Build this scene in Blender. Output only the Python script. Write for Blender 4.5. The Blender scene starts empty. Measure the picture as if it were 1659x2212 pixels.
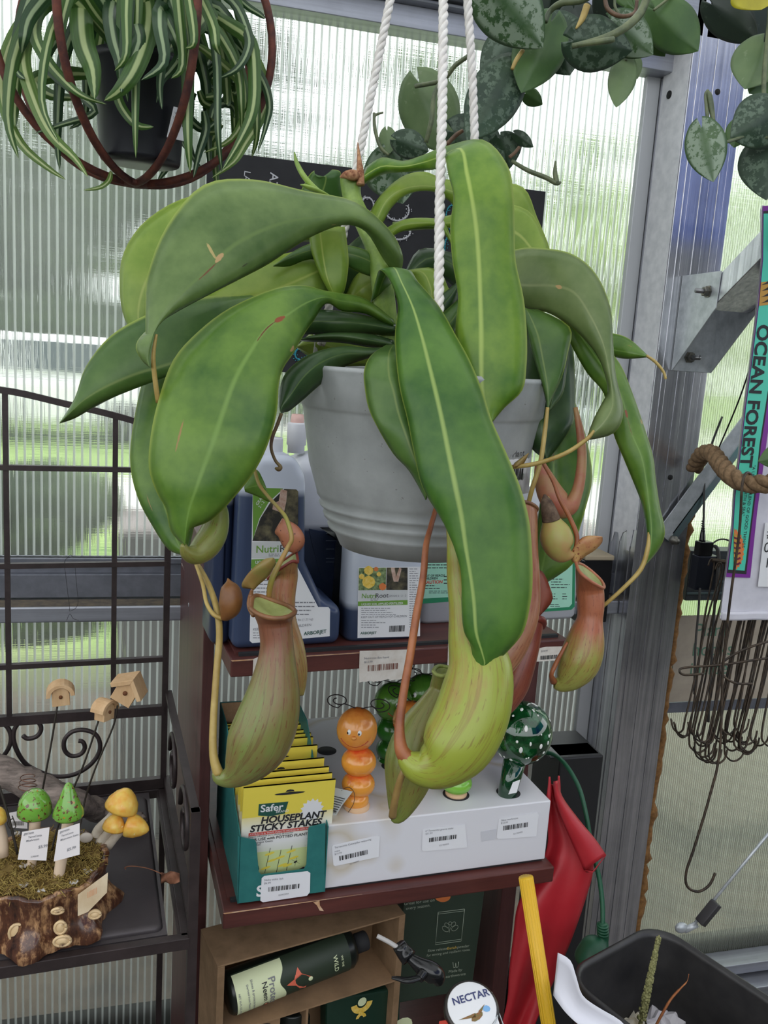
import bpy, math, random
from mathutils import Vector, Matrix
random.seed(7)
sc = bpy.context.scene
COL = sc.collection
V = Vector
R = math.radians

# ---------------------------------------------------------------- camera
FPX = 1853.0
CP = V((0, 0, 1.5))
_h, _p, _r = R(15.1), R(10.1), R(3.7)
FW = V((math.sin(_h)*math.cos(_p), math.cos(_h)*math.cos(_p), -math.sin(_p)))
_R0 = FW.cross(V((0, 0, 1))).normalized(); _U0 = _R0.cross(FW)
RT = _R0*math.cos(_r) + _U0*math.sin(_r)
UP = _U0*math.cos(_r) - _R0*math.sin(_r)
cam_d = bpy.data.cameras.new('camera'); cam = bpy.data.objects.new('camera', cam_d); COL.objects.link(cam)
cam_d.sensor_fit = 'HORIZONTAL'; cam_d.sensor_width = 36; cam_d.lens = FPX/1659*36
cam_d.clip_start = .02; cam_d.clip_end = 300
cam.matrix_world = Matrix(((RT.x, UP.x, -FW.x, CP.x), (RT.y, UP.y, -FW.y, CP.y), (RT.z, UP.z, -FW.z, CP.z), (0, 0, 0, 1)))
sc.camera = cam
sc.view_settings.view_transform = 'Standard'; sc.view_settings.look = 'None'
sc.view_settings.gamma = 1; sc.view_settings.use_curve_mapping = False
sc.view_settings.exposure = 0.35
sc.cycles.max_bounces = 8; sc.cycles.transparent_max_bounces = 16
sc.cycles.caustics_reflective = False; sc.cycles.caustics_refractive = False

# ---------------------------------------------------------------- sky: bright overcast, a little darker low down
w = bpy.data.worlds.new('sky'); sc.world = w; w.use_nodes = True
nt = w.node_tree; nt.nodes.clear()
o_ = nt.nodes.new('ShaderNodeOutputWorld'); b_ = nt.nodes.new('ShaderNodeBackground'); b_.inputs[1].default_value = 2.0
tc = nt.nodes.new('ShaderNodeTexCoord'); sx = nt.nodes.new('ShaderNodeSeparateXYZ'); cr = nt.nodes.new('ShaderNodeValToRGB')
nt.links.new(tc.outputs['Generated'], sx.inputs[0]); nt.links.new(sx.outputs[2], cr.inputs[0]); nt.links.new(cr.outputs[0], b_.inputs[0])
nt.links.new(b_.outputs[0], o_.inputs[0])
e = cr.color_ramp.elements; e[0].position = 0; e[0].color = (.6, .63, .62, 1); e[1].position = .8; e[1].color = (1, 1, 1.02, 1)
k = e.new(.25); k.color = (.86, .9, .94, 1)

# ---------------------------------------------------------------- pixel -> point helpers
def ray(px, py): return FW + RT*((px-829.5)/FPX) + UP*((1106-py)/FPX)
def W(px, py, d): return CP + ray(px, py)*d
def hitY(px, py, Y): q = ray(px, py); return CP + q*((Y-CP.y)/q.y)
def hitZ(px, py, Z): q = ray(px, py); return CP + q*((Z-CP.z)/q.z)
def hitX(px, py, X): q = ray(px, py); return CP + q*((X-CP.x)/q.x)
def depth(p): return (p-CP).dot(FW)
class Frame:                                                   # a level frame turned by yaw about z (and a small roll)
    def __init__(s, org, yaw=0, roll=0):
        s.M = Matrix.Translation(org) @ Matrix.Rotation(yaw, 4, 'Z') @ Matrix.Rotation(roll, 4, 'Y'); s.I = s.M.inverted()
    def loc(s, p): return s.I @ p
    def w(s, x, y, z): return s.M @ V((x, y, z))
    def _hit(s, px, py, ax, val):
        o = s.I @ CP; d = s.I.to_3x3() @ ray(px, py); return o + d*((val-o[ax])/d[ax])
    def hx(s, px, py, v): return s._hit(px, py, 0, v)
    def hy(s, px, py, v): return s._hit(px, py, 1, v)
    def hz(s, px, py, v): return s._hit(px, py, 2, v)

# ---------------------------------------------------------------- materials
class NT:
    def __init__(s, name):
        s.m = bpy.data.materials.new(name); s.m.use_nodes = True; s.t = s.m.node_tree; s.t.nodes.clear()
        s.out = s.n('OutputMaterial')
    def n(s, t, **kw):
        x = s.t.nodes.new('ShaderNode'+t)
        for k, v in kw.items():
            if k[0] == 'i': x.inputs[int(k[1:])].default_value = v
            else: setattr(x, k, v)
        return x
    def l(s, a, b, i=0, o=0):
        s.t.links.new(a.outputs[o] if not isinstance(a, bpy.types.NodeSocket) else a, b.inputs[i]); return b
    def math(s, op, a, b=None, c=None):
        x = s.n('Math', operation=op)
        for i, q in enumerate((a, b, c)):
            if q is None: continue
            if isinstance(q, (int, float)): x.inputs[i].default_value = q
            else: s.l(q, x, i)
        return x
    def ramp(s, src, els, o=0):
        x = s.n('ValToRGB'); el = x.color_ramp.elements
        el[0].position, el[0].color = els[0][0], c4(els[0][1]); el[1].position, el[1].color = els[-1][0], c4(els[-1][1])
        for p, c in els[1:-1]: q = el.new(p); q.color = c4(c)
        s.l(src, x, 0, o); return x
    def mix(s, fac, a, b):
        x = s.n('Mix', data_type='RGBA')
        if isinstance(fac, (int, float)): x.inputs[0].default_value = fac
        else: s.l(fac, x, 0)
        for i, q in ((6, a), (7, b)):
            if isinstance(q, tuple): x.inputs[i].default_value = c4(q)
            else: s.l(q, x, i)
        return x.outputs[2]
    def noise(s, scale, detail=4, vec=None, sc3=None, rough=.6):
        x = s.n('TexNoise'); x.inputs['Scale'].default_value = scale; x.inputs['Detail'].default_value = detail; x.inputs['Roughness'].default_value = rough
        if vec is None: vec = s.n('TexCoord').outputs['Object']
        if sc3:
            mp = s.n('Mapping'); mp.inputs['Scale'].default_value = sc3; s.l(vec, mp); vec = mp.outputs[0]
        s.l(vec, x); return x
    def bsdf(s, col, rough=.5, metal=0, **kw):
        x = s.n('BsdfPrincipled')
        if isinstance(col, tuple): x.inputs['Base Color'].default_value = c4(col)
        else: s.t.links.new(col if isinstance(col, bpy.types.NodeSocket) else col.outputs[0], x.inputs['Base Color'])
        if isinstance(rough, (int, float)): x.inputs['Roughness'].default_value = rough
        else: s.t.links.new(rough.outputs[0], x.inputs['Roughness'])
        x.inputs['Metallic'].default_value = metal
        for k, v in kw.items(): x.inputs[k.replace('_', ' ')].default_value = v
        return x
    def bump(s, b, h, strength=.3, dist=.002):
        x = s.n('Bump'); x.inputs['Strength'].default_value = strength; x.inputs['Distance'].default_value = dist
        s.l(h, x, 2); s.t.links.new(x.outputs[0], b.inputs['Normal'])
    def done(s, b): s.l(b, s.out); return s.m
def c4(c): return (c[0], c[1], c[2], 1) if len(c) == 3 else c
def srgb(r, g, b):
    f = lambda v: (v/255/12.92) if v/255 <= .04045 else ((v/255+.055)/1.055)**2.4
    return (f(r), f(g), f(b))
_mc = {}
def mat(name, col, rough=.5, metal=0, col2=None, ns=20, sc3=None, bump=0, bs=80, dist=.001, lo=.35, hi=.65, **kw):
    if name in _mc: return _mc[name]
    s = NT(name)
    c = col
    if col2: c = s.ramp(s.noise(ns, 5, sc3=sc3), [(lo, col), (hi, col2)])
    b = s.bsdf(c, rough, metal, **kw)
    if bump: s.bump(b, s.noise(bs, 4, sc3=sc3), bump, dist)
    _mc[name] = s.done(b); return _mc[name]

# ---------------------------------------------------------------- mesh building
class MB:
    def __init__(s, M=None):
        s.v = []; s.f = []; s.mi = []; s.uv = []; s.sm = []; s.M = M; s.k = 0; s.smooth = False
    def _a(s, pts, faces, uvs=None, smooth=None):
        b = len(s.v)
        s.v += [tuple((s.M @ V(p)) if s.M else V(p)) for p in pts]
        for i, fc in enumerate(faces):
            s.f.append(tuple(b+j for j in fc)); s.mi.append(s.k); s.sm.append(s.smooth if smooth is None else smooth)
            s.uv.append([uvs[j] for j in fc] if uvs else None)
        return s
    def box(s, a, b):
        x0, y0, z0 = a; x1, y1, z1 = b
        return s._a([(x0,y0,z0),(x1,y0,z0),(x1,y1,z0),(x0,y1,z0),(x0,y0,z1),(x1,y0,z1),(x1,y1,z1),(x0,y1,z1)],
                    [(0,3,2,1),(4,5,6,7),(0,1,5,4),(1,2,6,5),(2,3,7,6),(3,0,4,7)])
    def hexa(s, p):                                            # 8 points: bottom ring then top ring
        return s._a(p, [(0,3,2,1),(4,5,6,7),(0,1,5,4),(1,2,6,5),(2,3,7,6),(3,0,4,7)])
    def bar(s, a, b, w, h, up=(0,0,1)):                        # rectangular bar from a to b
        a = V(a); b = V(b); d = (b-a).normalized(); x = d.cross(V(up))
        x = x.normalized() if x.length > 1e-6 else V((1,0,0)); y = x.cross(d)
        x = x*(w/2); y = y*(h/2)
        return s.hexa([a-x-y, a+x-y, a+x+y, a-x+y, b-x-y, b+x-y, b+x+y, b-x+y])
    def quad(s, *p): return s._a(p, [tuple(range(len(p)))])
    def slab(s, pts, n):                                       # polygon pushed along n
        n = V(n); k = len(pts)
        P = [V(p) for p in pts] + [V(p)+n for p in pts]
        return s._a(P, [tuple(range(k))[::-1], tuple(range(k, 2*k))] + [(i, (i+1) % k, k+(i+1) % k, k+i) for i in range(k)])
    def tube(s, pts, rad, seg=8, cap=True, uvlen=True, flat=1.0, twist0=None):
        pts = [V(p) for p in pts]; n = len(pts)
        if isinstance(rad, (int, float)): rad = [rad]*n
        T = [(pts[min(i+1, n-1)]-pts[max(i-1, 0)]).normalized() for i in range(n)]
        x = T[0].cross(V(twist0) if twist0 else V((0.1, .3, 1))).normalized()
        P = []; U = []
        for i in range(n):
            x = (x - T[i]*x.dot(T[i])).normalized(); y = T[i].cross(x)
            for j in range(seg):
                a = 2*math.pi*j/seg
                P.append(pts[i] + x*(math.cos(a)*rad[i]) + y*(math.sin(a)*rad[i]*flat)); U.append((j/seg, i/(n-1)))
        F = [(i*seg+j, i*seg+(j+1) % seg, (i+1)*seg+(j+1) % seg, (i+1)*seg+j) for i in range(n-1) for j in range(seg)]
        if cap: F += [tuple(range(seg))[::-1], tuple(range((n-1)*seg, n*seg))]
        return s._a(P, F, U, True)
    def ell(s, c, r, nu=20, nv=12, X=None, Z=None):            # ellipsoid, optional axes
        c = V(c); r = (r, r, r) if isinstance(r, (int, float)) else r
        Z = V(Z).normalized() if Z else V((0,0,1)); X = V(X) if X else (V((1,0,0)) if abs(Z.x) < .9 else V((0,1,0)))
        Y = Z.cross(X).normalized(); X = Y.cross(Z)
        P = [c - Z*r[2]]; U = [(.5, 0)]
        for i in range(1, nv):
            t = math.pi*i/nv - math.pi/2
            for j in range(nu):
                a = 2*math.pi*j/nu
                P.append(c + X*(r[0]*math.cos(t)*math.cos(a)) + Y*(r[1]*math.cos(t)*math.sin(a)) + Z*(r[2]*math.sin(t))); U.append((j/nu, i/nv))
        P.append(c + Z*r[2]); U.append((.5, 1)); L = len(P)-1
        F = [(0, 1+(j+1) % nu, 1+j) for j in range(nu)]
        F += [(1+i*nu+j, 1+i*nu+(j+1) % nu, 1+(i+1)*nu+(j+1) % nu, 1+(i+1)*nu+j) for i in range(nv-2) for j in range(nu)]
        F += [(1+(nv-2)*nu+j, 1+(nv-2)*nu+(j+1) % nu, L) for j in range(nu)]
        return s._a(P, F, U, True)
    def lathe(s, c, prof, seg=32, Z=(0,0,1), X=None, sx=1, sy=1, cap0=True, cap1=True):   # prof: (radius, height)
        c = V(c); Z = V(Z).normalized(); X = V(X) if X else (V((1,0,0)) if abs(Z.x) < .9 else V((0,1,0)))
        Y = Z.cross(X).normalized(); X = Y.cross(Z)
        P = []; n = len(prof); U = []
        for i, (r, h) in enumerate(prof):
            for j in range(seg):
                a = 2*math.pi*j/seg; P.append(c + X*(r*sx*math.cos(a)) + Y*(r*sy*math.sin(a)) + Z*h); U.append((j/seg, i/(n-1)))
        F = [(i*seg+j, i*seg+(j+1) % seg, (i+1)*seg+(j+1) % seg, (i+1)*seg+j) for i in range(n-1) for j in range(seg)]
        if cap0: F.append(tuple(range(seg))[::-1])
        if cap1: F.append(tuple(range((n-1)*seg, n*seg)))
        return s._a(P, F, U, True)
    def grid(s, rows, smooth=True):                            # rows of points, all the same length
        n = len(rows); m = len(rows[0]); P = [p for r in rows for p in r]
        U = [(j/(m-1), i/(n-1)) for i in range(n) for j in range(m)]
        return s._a(P, [(i*m+j, i*m+j+1, (i+1)*m+j+1, (i+1)*m+j) for i in range(n-1) for j in range(m-1)], U, smooth)
    def text(s, body, org, xd, yd, size, k=None, align='LEFT', fat=0, shear=0):
        cu = bpy.data.curves.new('t', 'FONT'); cu.body = body; cu.size = 1; cu.align_x = align; cu.resolution_u = 3; cu.offset = fat; cu.shear = shear
        o = bpy.data.objects.new('t', cu); me = o.to_mesh()
        org = V(org); xd = V(xd).normalized()*size; yd = V(yd).normalized()*size
        kk = s.k
        if k is not None: s.k = k
        s._a([org + xd*v.co.x + yd*v.co.y for v in me.vertices], [tuple(p.vertices) for p in me.polygons], smooth=False)
        s.k = kk; o.to_mesh_clear(); bpy.data.objects.remove(o); bpy.data.curves.remove(cu); return s
    def build(s, name, mats, parent=None, label=None, cat=None, group=None, kind=None, bevel=0, solid=0, sub=0):
        me = bpy.data.meshes.new(name)
        org = V((0, 0, 0)); p = parent
        while p is not None: org = org + p.location; p = p.parent
        if parent is None:
            n = len(s.v); xs = [v[0] for v in s.v]; ys = [v[1] for v in s.v]; zs = [v[2] for v in s.v]
            loc = V(((min(xs)+max(xs))/2, (min(ys)+max(ys))/2, min(zs))) if kind != 'structure' else V((0, 0, 0))
            org = loc
        else: loc = V((0, 0, 0))
        me.from_pydata([(v[0]-org.x, v[1]-org.y, v[2]-org.z) for v in s.v], [], s.f)
        for m in (mats if isinstance(mats, (list, tuple)) else [mats]): me.materials.append(m)
        me.polygons.foreach_set('material_index', s.mi); me.polygons.foreach_set('use_smooth', s.sm)
        if any(u for u in s.uv):
            ul = me.uv_layers.new(name='UVMap'); i = 0; dat = []
            for u, f in zip(s.uv, s.f):
                dat += [c for q in (u if u else [(0, 0)]*len(f)) for c in q]
            ul.data.foreach_set('uv', dat)
        me.update()
        o = bpy.data.objects.new(name, me); COL.objects.link(o); o.location = loc
        if parent is not None: o.parent = parent
        if bevel:
            m = o.modifiers.new('bevel', 'BEVEL'); m.width = bevel; m.segments = 2; m.limit_method = 'ANGLE'; m.angle_limit = R(35)
        if solid: m = o.modifiers.new('solid', 'SOLIDIFY'); m.thickness = solid; m.offset = 0
        if sub: m = o.modifiers.new('sub', 'SUBSURF'); m.levels = sub; m.render_levels = sub
        tag(o, label, cat, group, kind); return o
def tag(o, label=None, cat=None, group=None, kind=None):
    if label: o['label'] = label
    if cat: o['category'] = cat
    if group: o['group'] = group
    if kind: o['kind'] = kind
    return o
def thing(name, loc, label, cat, group=None):
    o = bpy.data.objects.new(name, None); COL.objects.link(o); o.location = V(loc); o.empty_display_size = .05
    return tag(o, label, cat, group)
def dup(o, loc=None, rotz=None, parent=None, label=None, group=None):
    c = o.copy(); COL.objects.link(c)
    if parent is not None: c.parent = parent
    if loc is not None: c.location = loc
    if rotz is not None: c.rotation_euler = (0, 0, rotz)
    if label: c['label'] = label
    if group: c['group'] = group
    for ch in list(o.children): dup(ch, parent=c)
    return c
def cr_spline(P, n=4):                                         # Catmull-Rom through the points
    P = [V(p) for p in P]; out = []
    for i in range(len(P)-1):
        a = P[max(i-1, 0)]; b = P[i]; c = P[i+1]; d = P[min(i+2, len(P)-1)]
        for j in range(n):
            t = j/n; out.append(((b*2) + (c-a)*t + (a*2-b*5+c*4-d)*t*t + (b*3-a-c*3+d)*t*t*t)*.5)
    out.append(P[-1]); return out
def lerp1(xs, ys, x):
    for i in range(len(xs)-1):
        if x <= xs[i+1]: return ys[i] + (ys[i+1]-ys[i])*(x-xs[i])/(xs[i+1]-xs[i])
    return ys[-1]
def pxtube(mb, pts, seg=8, n=4, flat=1.0, cap=True):           # pts: (px, py, depth, radius in pixels at that depth)
    c = cr_spline([W(p[0], p[1], p[2]) for p in pts], n); rr = cr_spline([V((p[3]*p[2]/FPX, 0, 0)) for p in pts], n)
    return mb.tube(c, [max(q.x, 1e-5) for q in rr], seg, cap=cap, flat=flat)
# ================================================================= THE GREENHOUSE SHELL
YW = 1.85; ZF = -.27                                           # inner face of the clear wall
def panel_mat(name, period, rib, haze, tint, hazecol, smear=.5):
    s = NT(name); tcx = s.n('TexCoord'); sp = s.n('SeparateXYZ'); s.l(tcx, sp, 0, 3)
    f = s.math('FRACT', s.math('DIVIDE', sp.outputs[0], period))
    d = s.math('ABSOLUTE', s.math('SUBTRACT', f.outputs[0], .5))
    line = s.ramp(d, [(0, (1, 1, 1)), (rib*.5, (1, 1, 1)), (rib*.8, (0, 0, 0)), (1, (0, 0, 0))])
    fine = s.noise(1, 2, vec=tcx.outputs['Object'], sc3=(900, 1, 7), rough=.7)
    dirt = s.noise(2.5, 6, vec=tcx.outputs['Object'])
    rf = s.n('BsdfRefraction'); rf.inputs['IOR'].default_value = 1.3; rf.inputs['Roughness'].default_value = .03; rf.inputs['Color'].default_value = c4(tint)
    f2 = s.noise(1, 2, vec=tcx.outputs['Object'], sc3=(7, 1, 500), rough=.7); cmb = s.n('CombineXYZ')
    s.l(s.math('MULTIPLY', s.math('SUBTRACT', fine, .5), smear), cmb, 0); s.l(s.math('MULTIPLY', s.math('SUBTRACT', f2, .5), smear*.22), cmb, 2)
    geo = s.n('NewGeometry'); ad = s.n('VectorMath', operation='ADD'); s.l(geo, ad, 0, 1); s.l(cmb, ad, 1)
    nr = s.n('VectorMath', operation='NORMALIZE'); s.l(ad, nr); s.t.links.new(nr.outputs[0], rf.inputs['Normal'])
    tr = s.n('BsdfTranslucent'); tr.inputs[0].default_value = c4(hazecol)
    df = s.n('BsdfDiffuse'); df.inputs[0].default_value = c4(hazecol)
    m1 = s.n('MixShader'); m1.inputs[0].default_value = .25; s.l(tr, m1, 1); s.l(df, m1, 2)
    hz = s.math('ADD', s.math('MULTIPLY', s.ramp(dirt, [(.3, (0, 0, 0)), (.75, (1, 1, 1))]), .12), haze)
    fac = s.math('MAXIMUM', hz, s.math('MULTIPLY', line, .66))
    m2 = s.n('MixShader'); s.l(fac, m2, 0); s.l(rf, m2, 1); s.l(m1, m2, 2)
    gl = s.n('BsdfGlossy'); gl.inputs['Roughness'].default_value = .25; m3 = s.n('MixShader'); m3.inputs[0].default_value = .03
    s.l(m2, m3, 1); s.l(gl, m3, 2); s.l(m3, s.out); return s.m
m_panel = panel_mat('ribbed_polycarbonate', .0158, .22, .05, (.97, .99, .97), (.90, .96, .92), 1.0)
m_panel2 = panel_mat('fine_ribbed_polycarbonate', .0064, .24, .13, (.95, 1, .92), (.86, .90, .80), 1.6)
m_alu = mat('weathered_aluminium', srgb(150, 152, 160), .42, .85, srgb(205, 205, 212), 9, (60, 60, .7), .25, 40, sc3=None) if False else None
def streak_metal(name, a, b, rough=.4, metal=.8, sc=(70, 70, 1.2), lo=.3, hi=.7):
    s = NT(name); n1 = s.noise(1.4, 6, sc3=sc, rough=.7); n2 = s.noise(14, 5)
    f = s.math('ADD', s.math('MULTIPLY', n1, .75), s.math('MULTIPLY', n2, .25))
    b_ = s.bsdf(s.ramp(f, [(lo, a), (hi, b)]), rough, metal); s.bump(b_, n1, .25, .0006); return s.done(b_)
m_alu = streak_metal('weathered_aluminium', srgb(150, 152, 160), srgb(236, 236, 242), .27, .9)
m_aluh = streak_metal('rail_aluminium', srgb(140, 142, 150), srgb(185, 188, 198), .45, .7, (1.2, 40, 40))
m_alud = streak_metal('dark_weathered_aluminium', srgb(84, 86, 96), srgb(150, 152, 164), .36, .85)
m_galv = mat('galvanised_steel', srgb(180, 186, 190), .42, .45, srgb(208, 212, 216), 40)
m_blk = mat('black_void', (.006, .006, .006), .8)
m_gap = mat('dark_gap', (.02, .02, .022), .8)

# floor, outside ground
m_floor = mat('greenhouse_floor', srgb(92, 88, 84), .85, 0, srgb(120, 114, 106), 8, bump=.3, bs=60)
MB().box((-3.2, -2.6, ZF-.05), (3.6, YW+.02, ZF)).build('floor', m_floor, kind='structure')
s = NT('lawn_and_drive'); tcx = s.n('TexCoord'); sp = s.n('SeparateXYZ'); s.l(tcx, sp, 0, 3)
wob = s.noise(.6, 4, vec=tcx.outputs['Object'], sc3=(.35, 1, 1)); yy = s.math('ADD', sp.outputs[1], s.math('MULTIPLY', wob, 2.4))
lawn = s.ramp(s.noise(3, 6, vec=tcx.outputs['Object'], sc3=(.5, 1, 1)), [(.3, srgb(96, 132, 62)), (.7, srgb(176, 200, 120))])
band = s.ramp(s.math('DIVIDE', yy, 40), [(.0, (0, 0, 0)), (.215, (0, 0, 0)), (.225, (1, 1, 1)), (.29, (1, 1, 1)), (.30, (0, 0, 0)), (.44, (0, 0, 0)), (.455, (1, 1, 1)), (.56, (1, 1, 1)), (.57, (0, 0, 0)), (1, (0, 0, 0))])
soil = s.ramp(s.math('DIVIDE', yy, 10), [(0, (1, 1, 1)), (.50, (1, 1, 1)), (.57, (0, 0, 0)), (1, (0, 0, 0))])
c1 = s.mix(band, lawn, srgb(238, 236, 230)); sc_ = s.ramp(s.noise(6, 6, vec=tcx.outputs['Object']), [(.3, srgb(62, 54, 46)), (.7, srgb(118, 106, 90))])
m_gnd = s.done(s.bsdf(s.mix(soil, c1, sc_), .9))
MB().box((-60, YW+.03, -.5), (60, 80, -.05)).build('ground', m_gnd, kind='structure')

# clear wall: left bay and right bay, either side of the post
pL = hitY(1459, 440, 1.73); pR = hitY(1575, 440, 1.73)
xpl, xpr = pL.x, pR.x
zb = hitY(830, 51, YW-.05).z                                   # underside of the eave beam
MB().box((-3.2, YW+.012, ZF+.05), (xpl-.008, YW+.018, zb+.05)).build('wall_rear', m_panel, kind='structure')
MB().box((xpr-.05, YW+.012, ZF+.05), (3.6, YW+.018, 2.9)).build('wall_rear_right', m_panel2, kind='structure')
# eave beam: box rail with a lip, plus the sloping purlin above it
b = MB(); b.box((-3.2, YW-.05, zb), (xpl, YW+.01, zb+.042)); b.box((-3.2, YW-.075, zb+.042), (xpl, YW+.01, zb+.048))
b.build('trim_1', m_aluh, kind='structure', bevel=.0015)
b = MB(); b.box((-3.2, YW-.12, zb+.052), (xpl+.06, YW+.01, zb+.17)); b.build('trim_2', m_aluh, kind='structure', bevel=.002)
# sill rails on the left bay
z1 = hitY(200, 1202, YW).z; z2 = hitY(200, 1291, YW-.03).z; z3 = hitY(200, 1311, YW-.08).z; z4 = hitY(200, 1344, YW-.08).z
b = MB(); b.box((-3.2, YW-.012, z2), (xpl, YW+.01, z1)); b.box((-3.2, YW-.03, z2), (xpl, YW, z2+.05)); b.box((-3.2, YW-.018, z1-.012), (xpl, YW, z1))
b.build('trim_3', m_alud if False else mat('dull_rail', srgb(112, 115, 124), .5, .6, srgb(128, 130, 140), 30), kind='structure', bevel=.0015)
b = MB(); b.box((-3.2, YW-.08, z4), (xpl, YW+.01, z3)); b.build('trim_4', m_aluh, kind='structure', bevel=.003)
m_dust = mat('ledge_dust', srgb(120, 108, 92), .9, 0, srgb(90, 84, 78), 60)
MB().box((-3.2, YW-.074, z3), (xpl, YW-.031, z3+.002)).build('trim_5', m_dust, kind='structure')
# base rail of the right bay and the corner mullion by the post
za = hitY(1600, 2072, YW-.03).z
b = MB(); b.box((xpr, YW-.05, za-.03), (3.6, YW+.01, za)); b.box((xpr, YW-.09, za-.09), (3.6, YW+.01, za-.045)); b.build('trim_6', m_aluh, kind='structure', bevel=.002)
b = MB(); b.box((-3.2, YW-.01, ZF), (3.6, YW+.01, za-.09)); b.build('baseboard_rear', m_dust, kind='structure')
b = MB(); b.box((xpl-.034, YW-.004, ZF), (xpl-.0005, YW+.012, zb+.1)); b.build('trim_7', mat('grey_mullion', srgb(190, 192, 196), .5, .3), kind='structure', bevel=.002)
# door-rail behind the right bay (white diagonal stays outside) and roof
m_roof = NT('roof_polycarbonate'); t1 = m_roof.n('BsdfTransparent'); t1.inputs[0].default_value = (.62, .63, .63, 1)
t2 = m_roof.n('BsdfTranslucent'); t2.inputs[0].default_value = (.8, .82, .82, 1); t3 = m_roof.n('MixShader'); t3.inputs[0].default_value = .25
m_roof.l(t1, t3, 1); m_roof.l(t2, t3, 2); m_roof.l(t3, m_roof.out); m_roof = m_roof.m
MB().slab([(-3.2, YW, zb+.18), (3.6, YW, zb+.18), (3.6, -2.6, 3.9), (-3.2, -2.6, 3.9)], (0, 0, .008)).build('ceiling', m_roof, kind='structure')
m_side = mat('greenhouse_side', srgb(120, 128, 118), .8, 0, srgb(60, 78, 54), 1.6)
MB().box((-3.22, -2.6, ZF), (-3.2, YW, 1.3)).build('wall_left', m_side, kind='structure')
MB().box((3.6, -2.6, ZF), (3.62, YW, 1.3)).build('wall_right', m_side, kind='structure')
MB().box((-3.2, -2.62, ZF), (3.6, -2.6, 1.5)).build('wall_front', m_side, kind='structure')

s = NT('added_blue_sheet'); ta = s.n('BsdfTranslucent'); ta.inputs[0].default_value = (.05, .20, .60, 1); tb = s.bsdf((.04, .15, .46), .6); tm = s.n('MixShader'); s.l(ta, tm, 1); s.l(tb, tm, 2); s.l(tm, s.out); m_added_blue = s.m  # unseen blue sheets, added only to give the post a blue reflection
MB().slab([(3.55, -2.6, 1.9), (3.55, .6, 1.9), (3.55, .6, 3.2), (3.55, -2.6, 3.9)], (.01, 0, 0)).build('added_sheet_right', m_added_blue, kind='structure')
MB().slab([(1.9, -2.55, 1.9), (3.5, -2.55, 1.9), (3.5, -2.55, 3.85), (1.9, -2.55, 3.85)], (0, .01, 0)).build('added_sheet_front', m_added_blue, kind='structure')
# the post: hollow aluminium section with punched holes
YP = 1.73
b = MB(); b.box((xpl, YP, ZF), (xpr, YW+.01, 3.0))
for k, (fx, w_) in enumerate(((.12, .012), (.42, .02), (.74, .018))):          # extruded ridges on the front face
    x = xpl + (xpr-xpl)*fx; b.box((x, YP-.0016, ZF), (x+w_, YP, 3.0))
b.box((xpl-.0016, YP+.02, ZF), (xpl, YP+.034, 3.0)); b.box((xpl-.0016, YP+.07, ZF), (xpl, YP+.084, 3.0))
b.build('trim_8', m_alu, kind='structure', bevel=.0015)
b = MB(); b.smooth = True
for px, py in ((1549, 199), (1447, 1031)):
    c = hitY(px, py, YP); b.lathe(c+V((0, -.0026, 0)), [(.0001, 0), (.0062, 0), (.0062, .004)], 20, Z=(0, 1, 0))
c = hitX(1448, 205, xpl); b.lathe(c+V((-.0045, 0, 0)), [(.0001, 0), (.0085, 0), (.0085, .004)], 20, Z=(1, 0, 0))
b.build('trim_9', m_blk, kind='structure')
m_ox_light = mat('oxide_and_painted_light', srgb(222, 223, 228), .45, 0, srgb(242, 242, 246), 40, bump=.5, bs=160, dist=.001)  # chalky oxide, whitened further to paint in light on the post's left face
b = MB(); rnd = random.Random(2); zz = [1.12+rnd.uniform(-.03, .03) for _ in range(12)]; b.slab([(xpl-.0019, YP+.004+.1*i/11, z) for i, z in enumerate(zz)]+[(xpl-.0019, YP+.104, 3.0), (xpl-.0019, YP+.004, 3.0)], (.0015, 0, 0)); b.build('oxide_light_sheet', m_ox_light, kind='structure')  # covers only the upper face; the painted brightness stops where shade begins
# brown foam strip down the right edge of the post
b = MB(); rows = []; random.seed(3)
for i in range(90):
    z = ZF + 1.52*i/89; jx = random.uniform(-.004, .005); r = .009+random.uniform(-.002, .004)
    rows.append([V((xpr+.012+1.25*r*math.cos(a)+jx, YP+.022+r*1.4*math.sin(a), z)) for a in [2*math.pi*j/9 for j in range(10)]])
b.grid(rows); b.build('foam_strip', mat('brown_foam', srgb(112, 78, 42), .95, 0, srgb(150, 108, 62), 90, bump=.6, bs=300), label='rough brown foam strip running down the right edge of the metal post', cat='foam strip')

# ---------------------------------------------------------------- outside, seen blurred through the panels
def crown(name, c, r, mt, parent=None, seed=0, n=26, **kw):
    rnd = random.Random(seed); b = MB()
    for i in range(n):
        th = rnd.uniform(0, 6.28); q = rnd.uniform(-.8, .9); rr = math.sqrt(max(0, 1-q*q))*rnd.uniform(.4, 1)
        p = V(c)+V((r[0]*rr*math.cos(th), r[1]*rr*math.sin(th), r[2]*q)); b.ell(p, [x*rnd.uniform(.2, .38) for x in r], 9, 6)
    return b.build(name, mt, parent, **kw)
def foliage(name, a, b_): return mat(name, a, .85, 0, b_, 2.2, bump=1, bs=6, dist=.1)
gd = [foliage('leaf_dark', srgb(22, 34, 22), srgb(62, 80, 48)), foliage('leaf_mid', srgb(50, 72, 38), srgb(112, 134, 76)), foliage('leaf_pale', srgb(110, 136, 74), srgb(178, 196, 128))]
bark = mat('tree_bark', srgb(96, 84, 72), .9)
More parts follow.
